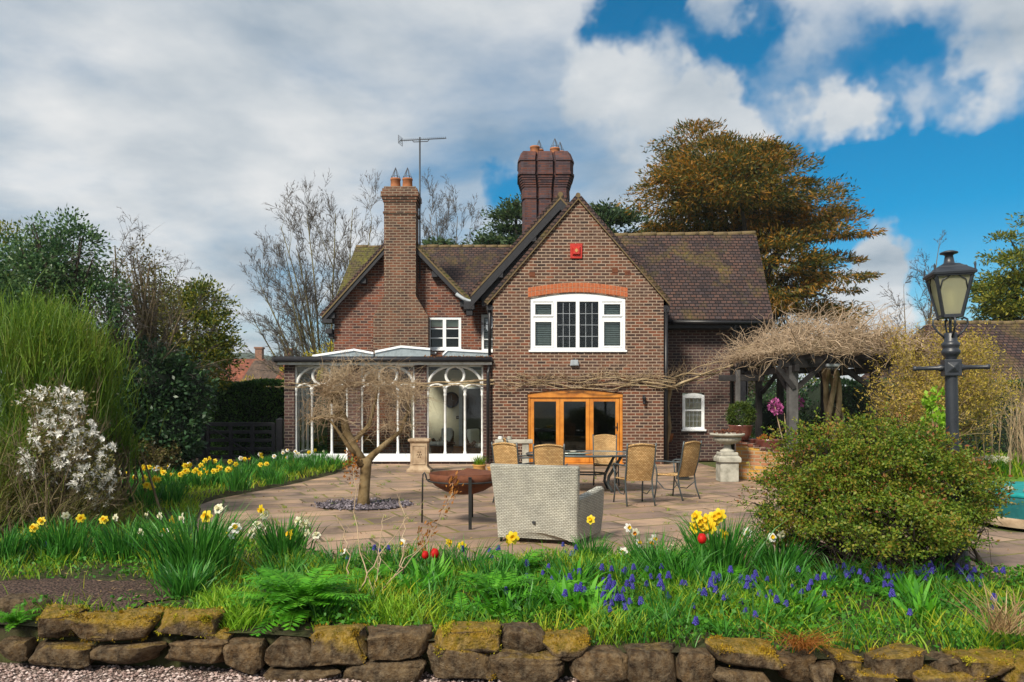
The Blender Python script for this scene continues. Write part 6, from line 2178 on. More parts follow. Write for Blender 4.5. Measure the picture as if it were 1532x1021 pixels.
def dome(x, y):
    return 2.72 + .84 * max(0.0, 1 - ((x - 7.4) / 1.85) ** 2) ** .8 * max(0.0, 1 - ((y - 18.4) / 2.3) ** 2) ** .5
for i in range(2100):
    x = 7.35 + rng.uniform(-1.65, 1.75); y = 18.3 + rng.uniform(-1.9, 2.0)
    zt = dome(x, y)
    p_ = np.array((x, y, rng.uniform(2.76, max(zt, 2.85))))
    d = norm(rng.normal(size=3) * (1, 1, .5) + np.array(((x - 7.3) * .25, -.2, .1)))
    L = rng.uniform(.35, 1.0)
    pts = [p_]
    for q_ in range(6):
        d = norm(d + rng.normal(size=3) * .42 + (0, 0, -.05))
        p_ = p_ + d * L / 6
        if p_[2] < 2.76 and i % 6: p_[2] = 2.76 + rng.uniform(0, .12)
        pts.append(p_)
    tw.append((np.array(pts), np.linspace(.0085, .003, 7) * rng.uniform(.6, 1.8), 4))
    for _ in range(2):
        b = pts[rng.integers(1, 7)]
        e = b + rng.normal(size=3) * .14
        tw.append((np.array([b, (b + e) / 2 + rng.normal(size=3) * .03, e]), np.array((.0045, .0035, .0022)), 4))
for i in range(60):       # long whips in the air
    x = 7.2 + rng.uniform(-1.2, 1.6); y = 18.0 + rng.uniform(-1, 1)
    b = np.array((x, y, dome(x, y) - .1))
    d = np.array((rng.normal() * .5 + .25, 0, rng.uniform(.3, .9)))
    tw.append((np.array([b, b + d * .4, b + d * .75 + (.08, 0, -.03), b + d * 1.0 + (.2, 0, -.12)]), np.array((.008, .006, .005, .003)), 4))
for i in range(28):      # trailing ends
    x = 7.2 + rng.uniform(-1.7, 1.9)
    b = np.array((x, 16.6 + rng.uniform(-.1, .5), 2.75 + rng.normal() * .1))
    e = b + (rng.normal() * .3, -.1, -rng.uniform(.1, .5))
    tw.append((np.array([b, (b + e) / 2 + (rng.normal() * .08, -.08, .05), e]), np.array((.009, .007, .004)), 4))
child(branch_mesh(stems), 'stems', M['vine'], t, loc)
child(branch_mesh(tw), 'twigs', M['twig_pale'], t, loc)

# --- right background
hedge('evergreen_hedge', 'dark evergreen hedge across the back of the garden right of the pergola', (12, 21.5, 0), None, 26000, .09, .045, 'lf_dark', 53, (8.8, 19.5, 20.9, 22.2, 0, 2.3))
hedge('evergreen_bush', 'dark rounded evergreen bush seen through the pergola posts', (8.0, 22.5, .3), [(7.9, 22.6, 1.2, 1.0, .8, 1.2), (9.1, 22.4, 1.3, .9, .8, 1.2)], 7000, .09, .05, 'lf_dark', 54, cat='bush')
hedge('evergreen_bush', 'small bushy evergreen between the wing corner and the pergola', (7.1, 21.6, .3), [(7.05, 21.6, 1.15, .55, .5, .75), (7.7, 21.5, .9, .5, .5, .6)], 4200, .08, .045, 'lf_holly', 55, cat='bush')
tree('hazel_bush', 'olive yellow bush glowing beyond the pergola', 'bush', (8.6, 25.5, 0), [(8.1, 25.5, 2.0, 1.2, .8, 1.1), (9.6, 25.5, 2.2, 1.0, .8, 1.0)], 80, 36, .35, .12, .05, 'lf_ivy', 'bark', 46, (1.6, .08))
# catkin tree
loc = (8.95, 16.0, 0.1)
rng = R(69)
t = plant('catkin_tree', 'spreading willow covered in yellow catkins behind the lamp post', 'tree', loc)
out, tips = [], []
x, y, z = loc
trunk_ = np.array([(x, y, z - .1), (x + .02, y, z + .3), (x, y, z + .62)])
out.append((trunk_, np.array((.16, .13, .12)), 0))
for dx, dy, dz, L, r in ((-.8, .1, .45, 1.7, .07), (-.35, .2, .9, 1.9, .075), (.1, .1, 1, 2.2, .08), (.5, 0, .9, 2.1, .07), (.85, .1, .6, 1.9, .06), (-.6, -.3, .85, 1.8, .06), (.25, -.35, .95, 1.9, .06), (-.1, .4, 1, 2.2, .06)):
    grow(rng, trunk_[-1], (dx, dy, dz), L, r, 1, dict(FAN, kids=(0, 10, 8, 5, 0), ang=(30, 40, 42, 40, 38), len=(.5, .6, .55, .5, .5), rad=(.6, .45, .5, .6, .6), up=(0, .06, .04, .03, .03), rmin=.004), out, tips)
child(branch_mesh([o for o in out if o[2] <= 2]), 'trunk', M['bark_gold'], t, loc)
child(branch_mesh([o for o in out if o[2] > 2]), 'twigs', M['twig'], t, loc)
q = np.array([p_ for p_, d_, l_ in tips if l_ >= 3])
q = np.repeat(q, 5, 0) + rng.normal(size=(len(q) * 5, 3)) * .10
if len(q) > 26000: q = q[rng.permutation(len(q))[:26000]]
mb = MB(); leaves(mb, q, .06, .024, rng)
child(mb, 'catkins', M['lf_catkin'], t, loc)
# conifer right
q34 = lambda px, py, rx_, rz_: (P(px, py, 34)[0], 34 + R(px).normal() * .8, P(px, py, 34)[2], rx_ * 34 / F_PX, rx_ * 34 / F_PX, rz_ * 34 / F_PX)
tree('dark_conifer', 'broad dark green conifer at the right edge behind the outbuilding', 'tree', (P(1560, 0, 34)[0], 34, 0), [q34(1515, 400, 42, 30), q34(1565, 350, 45, 40), q34(1540, 440, 70, 30), q34(1492, 425, 26, 24), q34(1512, 362, 22, 20), q34(1600, 420, 70, 60), q34(1480, 455, 24, 18), q34(1560, 480, 80, 30)], 330, 150, .75, .19, .06, 'lf_ivy', 'bark_dark', 8, (6, .35), .5, .3, limbs=16, dmix=1.2)
# upright bare stems at the right edge
loc = (11.9, 17.8, 0)
bare('bare_stem_bush', 'bush of upright pale bare stems at the right edge behind the lawn', 'bush', loc, [((11.9 + rg.normal() * .55, 17.8 + rg.normal() * .3, 0), (rg.normal() * .12, rg.normal() * .1, 1), rg.uniform(1.3, 2.2), .016) for _ in range(34)], dict(FAN, lv=2, kids=(5, 3, 0), rmin=.004, seg=(6, 4, 3)), 36, ('twig', 'twig'))
tree('flowering_quince', 'dark leaved shrub with scattered pale pink blossom behind the lamp post', 'shrub', (10.1, 18.9, 0), [(10.1, 18.9, .75, .9, .6, .65)], 60, 40, .25, .08, .045, 'lf_dark', 'bark_dark', 47, (.6, .05))
rng = R(70)
q, d = in_ell(rng, 60, (10.1, 18.6, .85, .85, .5, .6), .8)
mb = MB()
for i in range(5):
    leaves(mb, q, .05, .035, rng)
o = child(mb, 'blossom', M['petal_p'], bpy.data.objects['flowering_quince'], (10.1, 18.9, 0))
# rhododendron by the pergola post
loc = (6.3, 17.6, .4)
t = plant('rhododendron', 'leggy shrub with two pink flower heads beside the grey pergola post', 'shrub', loc)
mb = MB(); fl = MB()
for (tx, tz) in ((5.98, 1.62), (6.5, 1.68), (6.05, 1.3), (6.2, 1.45)):
    mb.tube([loc, (tx * .6 + loc[0] * .4, 17.5, (tz + .5) / 2), (tx, 17.5, tz)], [.018, .012, .008], 6)
for (tx, tz, rr) in ((5.96, 1.62, .13), (6.02, 1.55, .1), (6.48, 1.69, .12)):
    q, d = in_ell(rng, 90, (tx, 17.45, tz, rr, rr, rr), .5)
    leaves(fl, q, .07, .05, rng, d, .5)
child(mb, 'branches', M['twig'], t, loc)
child(fl, 'blossom', M['petal_p'], t, loc)
# outbuilding
OB = thing('outbuilding', 'low brick outbuilding with a long tiled roof behind the lamp post', 'outbuilding', (16, 24.5, 0))
hb(MB().box(12.9, 24, 24.4, 28.5, 0, 2.2), 'wall', M['brick_old'], OB)
roof_slab([[(12.5, 24.1, 2.1), (24.3, 24.1, 2.1), (24.3, 26.4, 4.35), (14.3, 26.4, 4.35)], [(14.3, 26.4, 4.35), (24.3, 26.4, 4.35), (24.3, 28.8, 2.1), (12.5, 28.8, 2.1)], [(12.5, 24.1, 2.1), (14.3, 26.4, 4.35), (12.5, 28.8, 2.1)]], .1, 'roof', M['tiles'], OB)
ridge((14.3, 26.4, 4.45), (24, 26.4, 4.45), OB)

# --- the large bronze green shrub in front of the lamp base
loc = (3.75, 7.35, .03)
rng = R(71)
t = plant('spreading_shrub', 'broad low shrub of small bronze green leaves hiding the lamp post foot', 'shrub', loc)
Ys = 7.4
ells = [e17(1330, 735, 7.55, 165, 75, .1), e17(1200, 760, 7.5, 75, 55), e17(1330, 690, 7.6, 110, 48), e17(1250, 700, 7.6, 90, 50), e17(1440, 740, 7.6, 70, 48, .3), e17(1400, 690, 7.7, 75, 40, .3), e17(1180, 730, 7.7, 40, 35), e17(1300, 775, 7.2, 120, 45, -.2), e17(1420, 790, 7.3, 50, 30), e17(1310, 650, 7.7, 70, 25), e17(1480, 760, 7.7, 36, 36, .3), e17(1160, 790, 7.6, 40, 28), e17(1220, 660, 7.7, 40, 25)]
ells = [(e[0] * .965, e[1] - .28, 1.64 + (e[2] - 1.64) * .965, e[3] * .965, min(e[4], .62), e[5]) for e in ells]
q, d = clumped(rng, ells, 820, 84, .125, .7, .5)
q = q[q[:, 2] > .32]
mb = MB(); leaves(mb, q, .030, .018, rng, None)
child(mb, 'foliage', M['lf_shrub'], t, loc)
sh_q, sh_d, sh_b = [], [], []
for i in range(420):
    e = ells[rng.integers(len(ells))]
    c, dd = in_ell(rng, 1, e, .93)
    if c[0][2] < .5: continue
    dv = norm(dd[0] + np.array((0, 0, .5)) + rng.normal(size=3) * .35)
    L_ = rng.uniform(.08, .26)
    sh_b.append((np.array([c[0], c[0] + dv * L_ * .5 + rng.normal(size=3) * .01, c[0] + dv * L_]), np.array((.003, .002, .0012)), 4))
    m_ = int(10 + 50 * L_)
    f_ = rng.uniform(.1, 1.05, (m_, 1))
    sh_q.append(c[0] + dv * L_ * f_ + rng.normal(size=(m_, 3)) * .012); sh_d.append(np.tile(dv, (m_, 1)))
mb = MB(); leaves(mb, np.vstack(sh_q), .032, .016, rng, np.vstack(sh_d), 1.5)
child(mb, 'new_shoots', M['lf_shrub'], t, loc)
q, d = clumped(rng, ells, 300, 10, .09, .95, .7)
k_ = q[:, 2] > .7
mb = MB(); leaves(mb, q[k_] + d[k_] * .03, .04, .018, rng, d[k_])
child(mb, 'leaf_tips', M['lf_shrub2'], t, loc)
out = list(sh_b)
for i in range(120):
    e = ells[rng.integers(len(ells))]
    c, _ = in_ell(rng, 1, e, .4)
    b = np.array((3.75 + rng.normal() * .3, 7.35 + rng.normal() * .15, .02))
    m = b * .5 + c[0] * .5 + rng.normal(size=3) * .08 - np.array((0, 0, .08))
    out.append((np.array([b, m, c[0]]), np.array((.018, .012, .004)), 2))
    for _ in range(5):
        s_ = m * (1 - (f := rng.uniform())) + c[0] * f
        out.append((np.array([s_, s_ + rng.normal(size=3) * .10, s_ + rng.normal(size=3) * .2 - (0, 0, .05)]), np.array((.006, .004, .002)), 4))
child(branch_mesh(out), 'branches', M['bark_dark'], t, loc)
# lime young shrub just behind
tree('lime_shrub', 'small bright lime green sapling poking up behind the spreading shrub', 'shrub', (6.5, 11.9, 0), [(6.5, 11.9, 1.35, .22, .2, .35), (6.6, 11.9, 1.65, .14, .14, .2)], 18, 24, .12, .09, .055, 'lf_willow' if False else 'lf_grass2', 'twig', 48, (1.2, .012), .2)

# --- far houses beyond the hedge
def far_house(label, x0_, x1_, y, ze, zr_, wallm, roofm, gable, chim):
    t = thing('far_house', label, 'house', ((x0_ + x1_) / 2, y, 0))
    cx_ = (x0_ + x1_) / 2
    if gable:   # gable end towards us
        hb(MB().wall([(x0_, -1), (x1_, -1), (x1_, ze), (cx_, zr_), (x0_, ze)], [], y, 9), 'wall', M[wallm], t)
        roof_slab([[(x0_ - .4, y - .3, ze - .3), (cx_, y - .3, zr_ + .05), (cx_, y + 9.3, zr_ + .05), (x0_ - .4, y + 9.3, ze - .3)], [(cx_, y - .3, zr_ + .05), (x1_ + .4, y - .3, ze - .3), (x1_ + .4, y + 9.3, ze - .3), (cx_, y + 9.3, zr_ + .05)]], .15, 'roof', M[roofm], t)
    else:
        hb(MB().box(x0_, x1_, y, y + 8, -1, ze), 'wall', M[wallm], t)
        roof_slab([[(x0_ - .3, y - .4, ze - .1), (x1_ + .3, y - .4, ze - .1), (x1_ + .3, y + 4, zr_), (x0_ - .3, y + 4, zr_)], [(x0_ - .3, y + 4, zr_), (x1_ + .3, y + 4, zr_), (x1_ + .3, y + 8.4, ze - .1), (x0_ - .3, y + 8.4, ze - .1)]], .15, 'roof', M[roofm], t)
    for wx, wz in ((.22, .62), (.5, .62), (.78, .62)):
        xx = x0_ + (x1_ - x0_) * wx
        o = hb(MB().box(xx - .55, xx + .55, y - .06, y - .01, ze * wz - .1, ze * wz + 1.2), 'window', M['white'], t)
        hb(MB().box(xx - .45, xx - .03, y - .07, y - .061, ze * wz, ze * wz + 1.1).box(xx + .03, xx + .45, y - .07, y - .061, ze * wz, ze * wz + 1.1), 'pane', M['room'], o)
    if chim is not None:
        hb(MB().box(chim - .4, chim + .4, y + 3.7, y + 4.5, zr_ - .8, zr_ + 1.3).box(chim - .5, chim + .5, y + 3.6, y + 4.6, zr_ + 1.3, zr_ + 1.5), 'chimney', M['far_brick'], t)


far_house('distant red roofed house left of the brown roofed house, over the hedge', -34.5, -29.2, 86, 3.9, 6.9, 'far_brick', 'roof_red', False, -29.6)
far_house('distant brown roofed cream house in the middle of the far row', -29.2, -24.6, 84, 4.1, 6.6, 'far_cream', 'roof_brown', False, -25.6)
far_house('distant small red tiled house next to the conservatory corner', -24.6, -20.5, 80, 3.6, 6.0, 'far_brick', 'roof_red', False, None)
hedge('far_bush', 'round dark bush in front of the distant red roofed house', (-25, 70, 0), [(-30.0, 78, 2.2, 1.5, 1.2, 1.9)], 1500, .35, .2, 'lf_dark', 56, cat='bush')
tree('far_bush', 'yellow bush glowing in front of the distant houses by the conservatory', 'bush', (-21.0, 70, 0), [(-24.2, 70, 2.4, 2.2, 1.5, 1.3), (-20.8, 70, 2.6, 2.2, 1.5, 1.3)], 50, 30, .7, .4, .15, 'lf_catkin', 'bark', 57, (1.5, .15))
# ------------------------------------------------------------------ edging stones
M['lf_moss'] = leafmat('orange_brown_moss', [(.06, .05, .008), (.17, .11, .010), (.38, .22, .012), (.46, .33, .02)], 12, .3, .8)
M['lf_moss2'] = leafmat('yellow_green_moss', [(.07, .08, .008), (.18, .17, .012), (.40, .34, .015), (.52, .45, .03)], 12, .3, .8)


def stone(x0, x1, y0, y1, moss, label, seed, dy=0.0, dep=.28):
    y0 = y0 + (9 if y1 - y0 > 30 else 4)
    rng = R(seed)
    cxp = (x0 + x1) / 2
    # front distance of the wall at this place
    Y = front_y((cxp - CX) / F_PX * 5.0) + dy
    gx, gy = 3, 2.5
    a, b = P(x0 - gx, y1 + gy, Y), P(x1 + gx, y0 - gy, Y)
    w, h = b[0] - a[0], b[2] - a[2]
    # rounded block: superellipsoid grid, then knocked about with smooth noise and a few chiselled planes
    nu, nv = 60, 34
    U, V_ = np.meshgrid(np.linspace(0, 2 * pi, nu, endpoint=False), np.linspace(-pi / 2, pi / 2, nv))
    sg = lambda t, e: np.sign(t) * np.abs(t) ** e
    e1 = rng.uniform(.16, .32)
    x = sg(np.cos(V_), e1) * sg(np.cos(U), e1)
    y = sg(np.cos(V_), e1) * sg(np.sin(U), e1)
    z = sg(np.sin(V_), e1)
    p = np.stack([x, y, z], -1).reshape(-1, 3)
    k = rng.normal(size=(7, 3)) * 1.6
    ph = rng.uniform(0, 6, 7)
    am = rng.normal(size=7) * .055
    p *= (1 + (np.sin(p @ k.T + ph) * am).sum(1))[:, None]
    k2 = rng.normal(size=(9, 3)) * 6
    p *= (1 + (np.sin(p @ k2.T + rng.uniform(0, 6, 9)) * rng.normal(size=9) * .012).sum(1))[:, None]
    from mathutils import noise as mn
    off = Vector(rng.uniform(0, 50, 3))
    p *= np.array([1 + .085 * mn.fractal(Vector(t_) * 2.2 + off, .8, 2.1, 5) for t_ in p])[:, None]
    for _ in range(5):
        n_ = norm(rng.normal(size=3) * (1, .8, .8))
        d_ = rng.uniform(.86, 1.08)
        s_ = p @ n_
        p -= np.maximum(0, s_ - d_)[:, None] * n_ * .9
    p[:, 2] += p[:, 0] * rng.normal() * .08          # sloping top
    p -= (p.max(0) + p.min(0)) / 2
    p /= np.abs(p).max(0)
    p *= np.array((w / 2, dep / 2, h / 2))
    v = p
    i = np.arange(nv - 1)[:, None] * nu
    j = np.arange(nu)[None]
    f = np.stack([i + j, i + (j + 1) % nu, i + nu + (j + 1) % nu, i + nu + j], -1).reshape(-1, 4)
    mb = MB().add(v, f, 0, True)
    o = mb.build('edging_stone', M['stone'], loc=(float((a[0] + b[0]) / 2), float(Y + dep / 2), float((a[2] + b[2]) / 2)), fix=False)
    o['moss'] = float(moss)
    tag(o, label, 'stone', 'stones of the low drystone edging')
    if moss > .5:       # a pile of fine moss on the faces that look up
        nr = norm(np.array([x.normal[:] for x in o.data.vertices]))
        ok = np.where((nr[:, 2] > .15) | (rng.uniform(size=len(nr)) < (moss - .75)))[0]
        cnt = int(4200 * w * (moss - .3))
        ii = rng.choice(ok, cnt)
        jj = rng.choice(ok, cnt)
        pp = v[ii] + rng.normal(size=(cnt, 3)) * .004
        mm_ = np.array([mn.fractal(Vector(t_) * 9 + off, .8, 2, 3) for t_ in pp])
        pp = pp[mm_ > (.08 - .6 * (moss - .5))]
        kk = ii[mm_ > (.08 - .6 * (moss - .5))]
        m2 = MB()
        leaves(m2, pp - nr[kk] * .004, .019, .007, rng, nr[kk], 1.2)
        if len(pp): m2.build('moss_leaves', M['lf_moss' if rng.uniform() < .6 else 'lf_moss2'], o, fix=False)


ST = [
    (-20, 56, 890, 945, .1, 'large rounded bare grey boulder behind the wall at the far left corner', .30),
    (39, 103, 911, 964, .85, 'squarish stone furred with moss, leftmost of the upper course', .03),
    (96, 225, 915, 966, .98, 'long stone with a thick orange moss cap in the upper course', .02),
    (223, 323, 914, 954, .95, 'mossy pointed stone in the upper course below the big daffodil clump', .04),
    (-14, 31, 956, 992, .3, 'half hidden stone cut off by the left edge, bottom course', 0),
    (25, 127, 962, 1001, .45, 'brown block below the squarish mossy stone, bottom course', 0),
    (122, 241, 961, 999, .35, 'long flat brown block under the orange moss cap', 0),
    (238, 338, 955, 1004, .22, 'pale buff broken faced stone right of the gravel, bottom course', -.02),
    (304, 342, 944, 966, .8, 'small mossy lump lying on top of the pale buff stone', .06),
    (331, 388, 958, 1011, .2, 'upright square brown stone beside the pale buff one', -.01),
    (394, 466, 953, 1000, .15, 'neat square buff block under the large fern', 0),
    (458, 548, 938, 998, .8, 'tall stone with brown moss cap right of the neat square block', 0),
    (541, 641, 941, 990, .12, 'dark smooth flat faced stone between two mossy capped stones', .01),
    (394, 506, 998, 1032, .15, 'low dark stone below the neat square block, cut by the bottom edge', -.02),
    (506, 633, 988, 1032, .2, 'long buff stone under the dark flat faced one, bottom edge', -.03),
    (647, 748, 936, 982, 1.0, 'rounded stone with vivid yellow moss left of the grey rough one', .02),
    (634, 739, 967, 1020, .6, 'large brown stone with a yellow moss corner under the vivid mossy one', -.02),
    (747, 817, 936, 982, .35, 'rough grey stone in the middle of the upper course', .05),
    (731, 847, 974, 1030, .45, 'broad brown stone below the rough grey one', -.02),
    (815, 883, 948, 992, 1.0, 'wedge of stone wholly covered by yellow green moss', .03),
    (855, 943, 971, 1030, .15, 'brown peaked stone beneath the trailing grass tuft', 0),
    (943, 1021, 971, 1030, .4, 'squarish stone with thin moss on its top, right of the peaked one', 0),
    (1020, 1073, 973, 1030, .2, 'narrow upright pinkish brown stone between two wider blocks', -.01),
    (1066, 1172, 964, 1004, .8, 'long low stone with a bright moss rim in the right half', .0),
    (1071, 1168, 1001, 1045, .3, 'dark stone under the long moss rimmed one', -.02),
    (1168, 1224, 975, 1030, .25, 'dark recessed stone behind the dry root bundle', .08),
    (1220, 1256, 990, 1030, .35, 'small dark stone right of the dry root bundle', .02),
    (1257, 1294, 977, 1020, .95, 'small stone like a mossy cone near the right end', .02),
    (1284, 1345, 1003, 1045, .6, 'low mossy stone at the bottom edge right of the mossy cone', -.02),
    (1310, 1398, 972, 1018, .55, 'dark wedge stone with moss along its upper edge, right end', .02),
    (1380, 1490, 1006, 1048, .75, 'wide mossy stone cut off by the bottom edge near the right corner', -.03),
    (1410, 1455, 988, 1010, .3, 'small grey stone sitting above the wide mossy one', .05),
    (1449, 1524, 982, 1020, 1.0, 'golden mossy boulder nearest the bottom right corner', .0),
    (1515, 1570, 982, 1040, .9, 'mossy stone cut off by the right edge', .0),
]
for n_, s in enumerate(ST):
    stone(*s[:6], 100 + n_, s[6])
# earth packed behind the stones
mb = MB()
xs = np.linspace(-4.5, 4.6, 60)
rows = [(x, front_y(x) + .20, -.16) for x in xs] + [(x, front_y(x) + .16, bed_z(x, front_y(x) + .2) - .02) for x in xs] + [(x, front_y(x) + .4, bed_z(x, front_y(x) + .4) + .006) for x in xs]
i = np.arange(2)[:, None] * 60 + np.arange(59)[None]
mb.add(rows, np.stack([i, i + 1, i + 61, i + 60], -1).reshape(-1, 4), 0, True)
tag(mb.build('earth_bank', M['bedsoil'], fix=False), kind='structure')
# loose pebbles of the drive
rng = R(200)
mb = MB()
ico = np.array([(0, 0, 1), (.9, 0, .1), (.3, .85, -.1), (-.7, .5, .1), (-.7, -.5, -.1), (.3, -.85, .1), (0, 0, -.8)])
icf = np.array([(0, 1, 2), (0, 2, 3), (0, 3, 4), (0, 4, 5), (0, 5, 1), (6, 2, 1), (6, 3, 2), (6, 4, 3), (6, 5, 4), (6, 1, 5)])
n = 9000
px_ = rng.uniform(-3.9, 4, n); py_ = rng.uniform(4.0, 5.15, n)
sz = rng.uniform(.007, .017, n)
rot = rng.uniform(0, 2 * pi, n)
c_, s_ = np.cos(rot), np.sin(rot)
v = ico[None] * np.stack([sz * rng.uniform(.7, 1.5, n), sz * rng.uniform(.7, 1.3, n), sz * rng.uniform(.5, .9, n)], 1)[:, None]
v = np.stack([v[..., 0] * c_[:, None] - v[..., 1] * s_[:, None] + px_[:, None], v[..., 0] * s_[:, None] + v[..., 1] * c_[:, None] + py_[:, None], v[..., 2] - .108], -1)
mb.add(v.reshape(-1, 3), (icf[None] + (np.arange(n) * 7)[:, None, None]).reshape(-1, 3))
M['pebble'] = leafmat('loose_pebbles', [(.15, .095, .085), (.30, .21, .185), (.44, .34, .31), (.55, .46, .43)], 8, 0.0, .8)
tag(mb.build('gravel', M['pebble'], fix=False), 'loose pinkish grey stones strewn over the drive', kind='stuff')


# ------------------------------------------------------------------ planting of the bed
def bz(q):
    return np.array([bed_z(x, y) for x, y in q])


def bpt(px, py):
    """point on the bed surface seen at a photo pixel"""
    Y = 6.0
    for _ in range(30):
        x = (px - CX) / F_PX * Y
        Y = F_PX * (CAM_Z - bed_z(x, Y)) / (py - HY)
    return (px - CX) / F_PX * Y, Y, bed_z((px - CX) / F_PX * Y, Y)


rng = R(300)


def scatter(n, x0, x1, keep):
    out = []
    while len(out) < n:
        x = rng.uniform(x0, x1)
        a, b = front_y(x) + .22, back_y(x) - .02
        y = a + (b - a) * rng.uniform()
        if keep(x, y):
            out.append((x, y))
    return np.array(out)


mul = lambda x, y: ((x + 3.55) / 1.0) ** 2 + ((y - 6.1) / .7) ** 2 < 1
def lush(x, y):
    v = sin(x * 2.3 + 1) * sin(y * 2.9) + .6 * sin(x * 5.1 + y * 3.3)
    return v
# short grass all over the bed
mb = MB()
q = scatter(24000, -7.5, 7.5, lambda x, y: (not mul(x, y) or rng.uniform() < .02) and rng.uniform() < .62 + .38 * lush(x, y) and not (x > 1.9 and y > 7.0 and rng.uniform() < .7))
hgt = .135 + .06 * np.array([lush(x, y) for x, y in q])
blades(mb, np.column_stack([q, bz(q)]), np.clip(hgt, .04, .3), .008, rng, .45, .6)
tag(mb.build('grass', M['lf_grass'], fix=False), 'short fresh grass between the flowers of the raised bed', kind='stuff')
mb = MB()
q = np.vstack([np.array(bpt(*c_)[:2]) + rng.normal(size=(n_, 2)) * (sx_, .13) for c_, n_, sx_ in ((330, 915) and ((335, 915), 340, .10), ((345, 945), 220, .08), ((585, 930), 200, .12), ((1160, 925), 200, .15), ((1000, 845), 200, .2), ((880, 850), 420, .12), ((930, 850), 240, .1))])
q = q[[front_y(x) + .14 < y < back_y(x) for x, y in q]]
blades(mb, np.column_stack([q, bz(q)]), .17, .009, rng, .5, .7)
tag(mb.build('lime_grass', M['lf_grass2'], fix=False), 'pale lime grass tufts along the front of the bed', kind='stuff')
# leafy ground cover, denser right of the middle
mb = MB()
q = scatter(13000, -4.5, 6, lambda x, y: not mul(x, y) and rng.uniform() < (.75 if x > .7 else .3) and not (x > 2 and y > 7.2))
h = rng.uniform(.02, .10, len(q)) * (1 + .6 * np.array([lush(x * 1.7, y * 1.7 + 2) for x, y in q]))
d = np.column_stack([rng.normal(size=(len(q), 2)) * .8, np.full(len(q), .35)])
p_ = np.column_stack([q, bz(q) + h])
leaves(mb, p_, .036, .024, rng, d, .8)
leaves(mb, p_ + rng.normal(size=p_.shape) * .02, .033, .022, rng, d + rng.normal(size=d.shape) * .8, .7)
tag(mb.build('ground_cover', M['lf_cover'], fix=False), 'low leafy green ground cover among the bulbs', kind='stuff')
# fallen dry scraps
mb = MB()
q = scatter(1500, -4.5, 5.5, lambda x, y: rng.uniform() < .7)
leaves(mb, np.column_stack([q, bz(q) + .02]), .06, .008, rng, np.column_stack([rng.normal(size=(len(q), 2)), np.zeros(len(q))]), .4)
tag(mb.build('dry_leaf_litter', M['lf_dry'], fix=False), 'scraps of dry straw and leaf on the bed', kind='stuff')


# --- daffodils
def flower_mesh(pet, trump, name, s=1.0):
    mb = MB()
    for k in range(6):
        a = k * pi / 3
        c_, s_ = cos(a), sin(a)
        r = []
        for u, w, zz in ((.006, .004, 0), (.022, .016, .004), (.036, .012, .002), (.044, 0, -.003)):
            if w:
                r += [(u * c_ - w * s_, u * s_ + w * c_, zz), (u * c_ + w * s_, u * s_ - w * c_, zz)]
            else:
                r += [(u * c_, u * s_, zz)]
        mb.add(np.array(r) * s, [(0, 1, 3, 2), (2, 3, 5, 4), (4, 5, 6)], 0, True)
    mb.lathe(np.array([(.004, 0), (.011, .004), (.013, .018), (.018, .027), (.0165, .027), (.011, .016), (.0, .006)]) * s, 10, mat=1, wob=lambda a: 1 + .08 * cos(6 * a))
    return mb.mesh(name, [M[pet], M[trump]])


M['trump_y'] = leafmat('deep_yellow_trumpets', [(.80, .52, .012), (.84, .60, .015)], 5, .4)
FL = {'y': flower_mesh('petal_y', 'trump_y', 'yellow_daffodil_flower', 1.15), 'w': flower_mesh('petal_w', 'petal_y', 'white_daffodil_flower', 1.1), 'c': flower_mesh('petal_c', 'petal_c', 'cream_daffodil_flower', 1.0),
      'o': flower_mesh('petal_c', 'trumpet', 'cream_orange_daffodil_flower', 1.1)}


def daffodil(label, x, y, z, n, h, sp, flowers, group=None, wid=.013, seed=0, mat='lf_daff', fh=(.85, 1.12), lean=.28, pos=None, scale=1.0):
    rg = R(seed + 900)
    t = thing('daffodil_clump', label, 'daffodils', (x, y, z), 0, group)
    mb = MB()
    b = np.column_stack([rg.normal(0, sp * .42, (n, 2)), np.zeros(n)])
    az = np.arctan2(b[:, 1], b[:, 0]) + rg.normal(size=n) * .6
    blades(mb, b, h, wid, rg, lean, .45, az, hj=.28)
    mb.build('leaves', M[mat], t, fix=False)
    st = MB()
    items = []
    k = 0
    for kind, cnt in flowers:
        for _ in range(cnt):
            if pos is not None and k < len(pos):
                q = np.array((pos[k][0] - x, rg.uniform(-.06, .02), pos[k][1] - z))
            else:
                a = rg.uniform(0, 2 * pi)
                r_ = sp * rg.uniform(.2, 1.15)
                q = np.array((r_ * cos(a), r_ * sin(a) * .7, h * rg.uniform(*fh)))
            k += 1
            b0_ = q * (.35, .35, 0)
            st.tube([b0_, b0_ * .5 + q * (.5, .5, .55), q * (1, 1, .96), q + (0, -.012, 0)], [.0035, .0035, .003, .003], 5, cap=False)
            items.append((kind, q))
    if items:
        st.build('flower_stems', M['lf_daff'], t, fix=False)
    for kind, q in items:
        o = bpy.data.objects.new('flower', FL[kind])
        COL.objects.link(o)
        o.parent = t
        o.location = q
        o.scale = (scale,) * 3
        o.rotation_euler = (radians(rg.normal(82, 16)), radians(rg.normal(0, 10)), radians(rg.normal(-5, 40)))
    return t


def dpx(label, px0, px1, pyb, pyt, n, flowers, seed, pos=None, wid=.013, lean=.28, **k):
    x, y, z = bpt((px0 + px1) / 2, pyb)
    s = F_PX / y
    pp = None if pos is None else [((p[0] - CX) / s, CAM_Z + (HY - p[1]) / s) for p in pos]
    return daffodil(label, x, y, z, n, (pyb - pyt) / s * 1.0, (px1 - px0) / s * .36, flowers, seed=seed, pos=pp, wid=wid, lean=lean, **k)


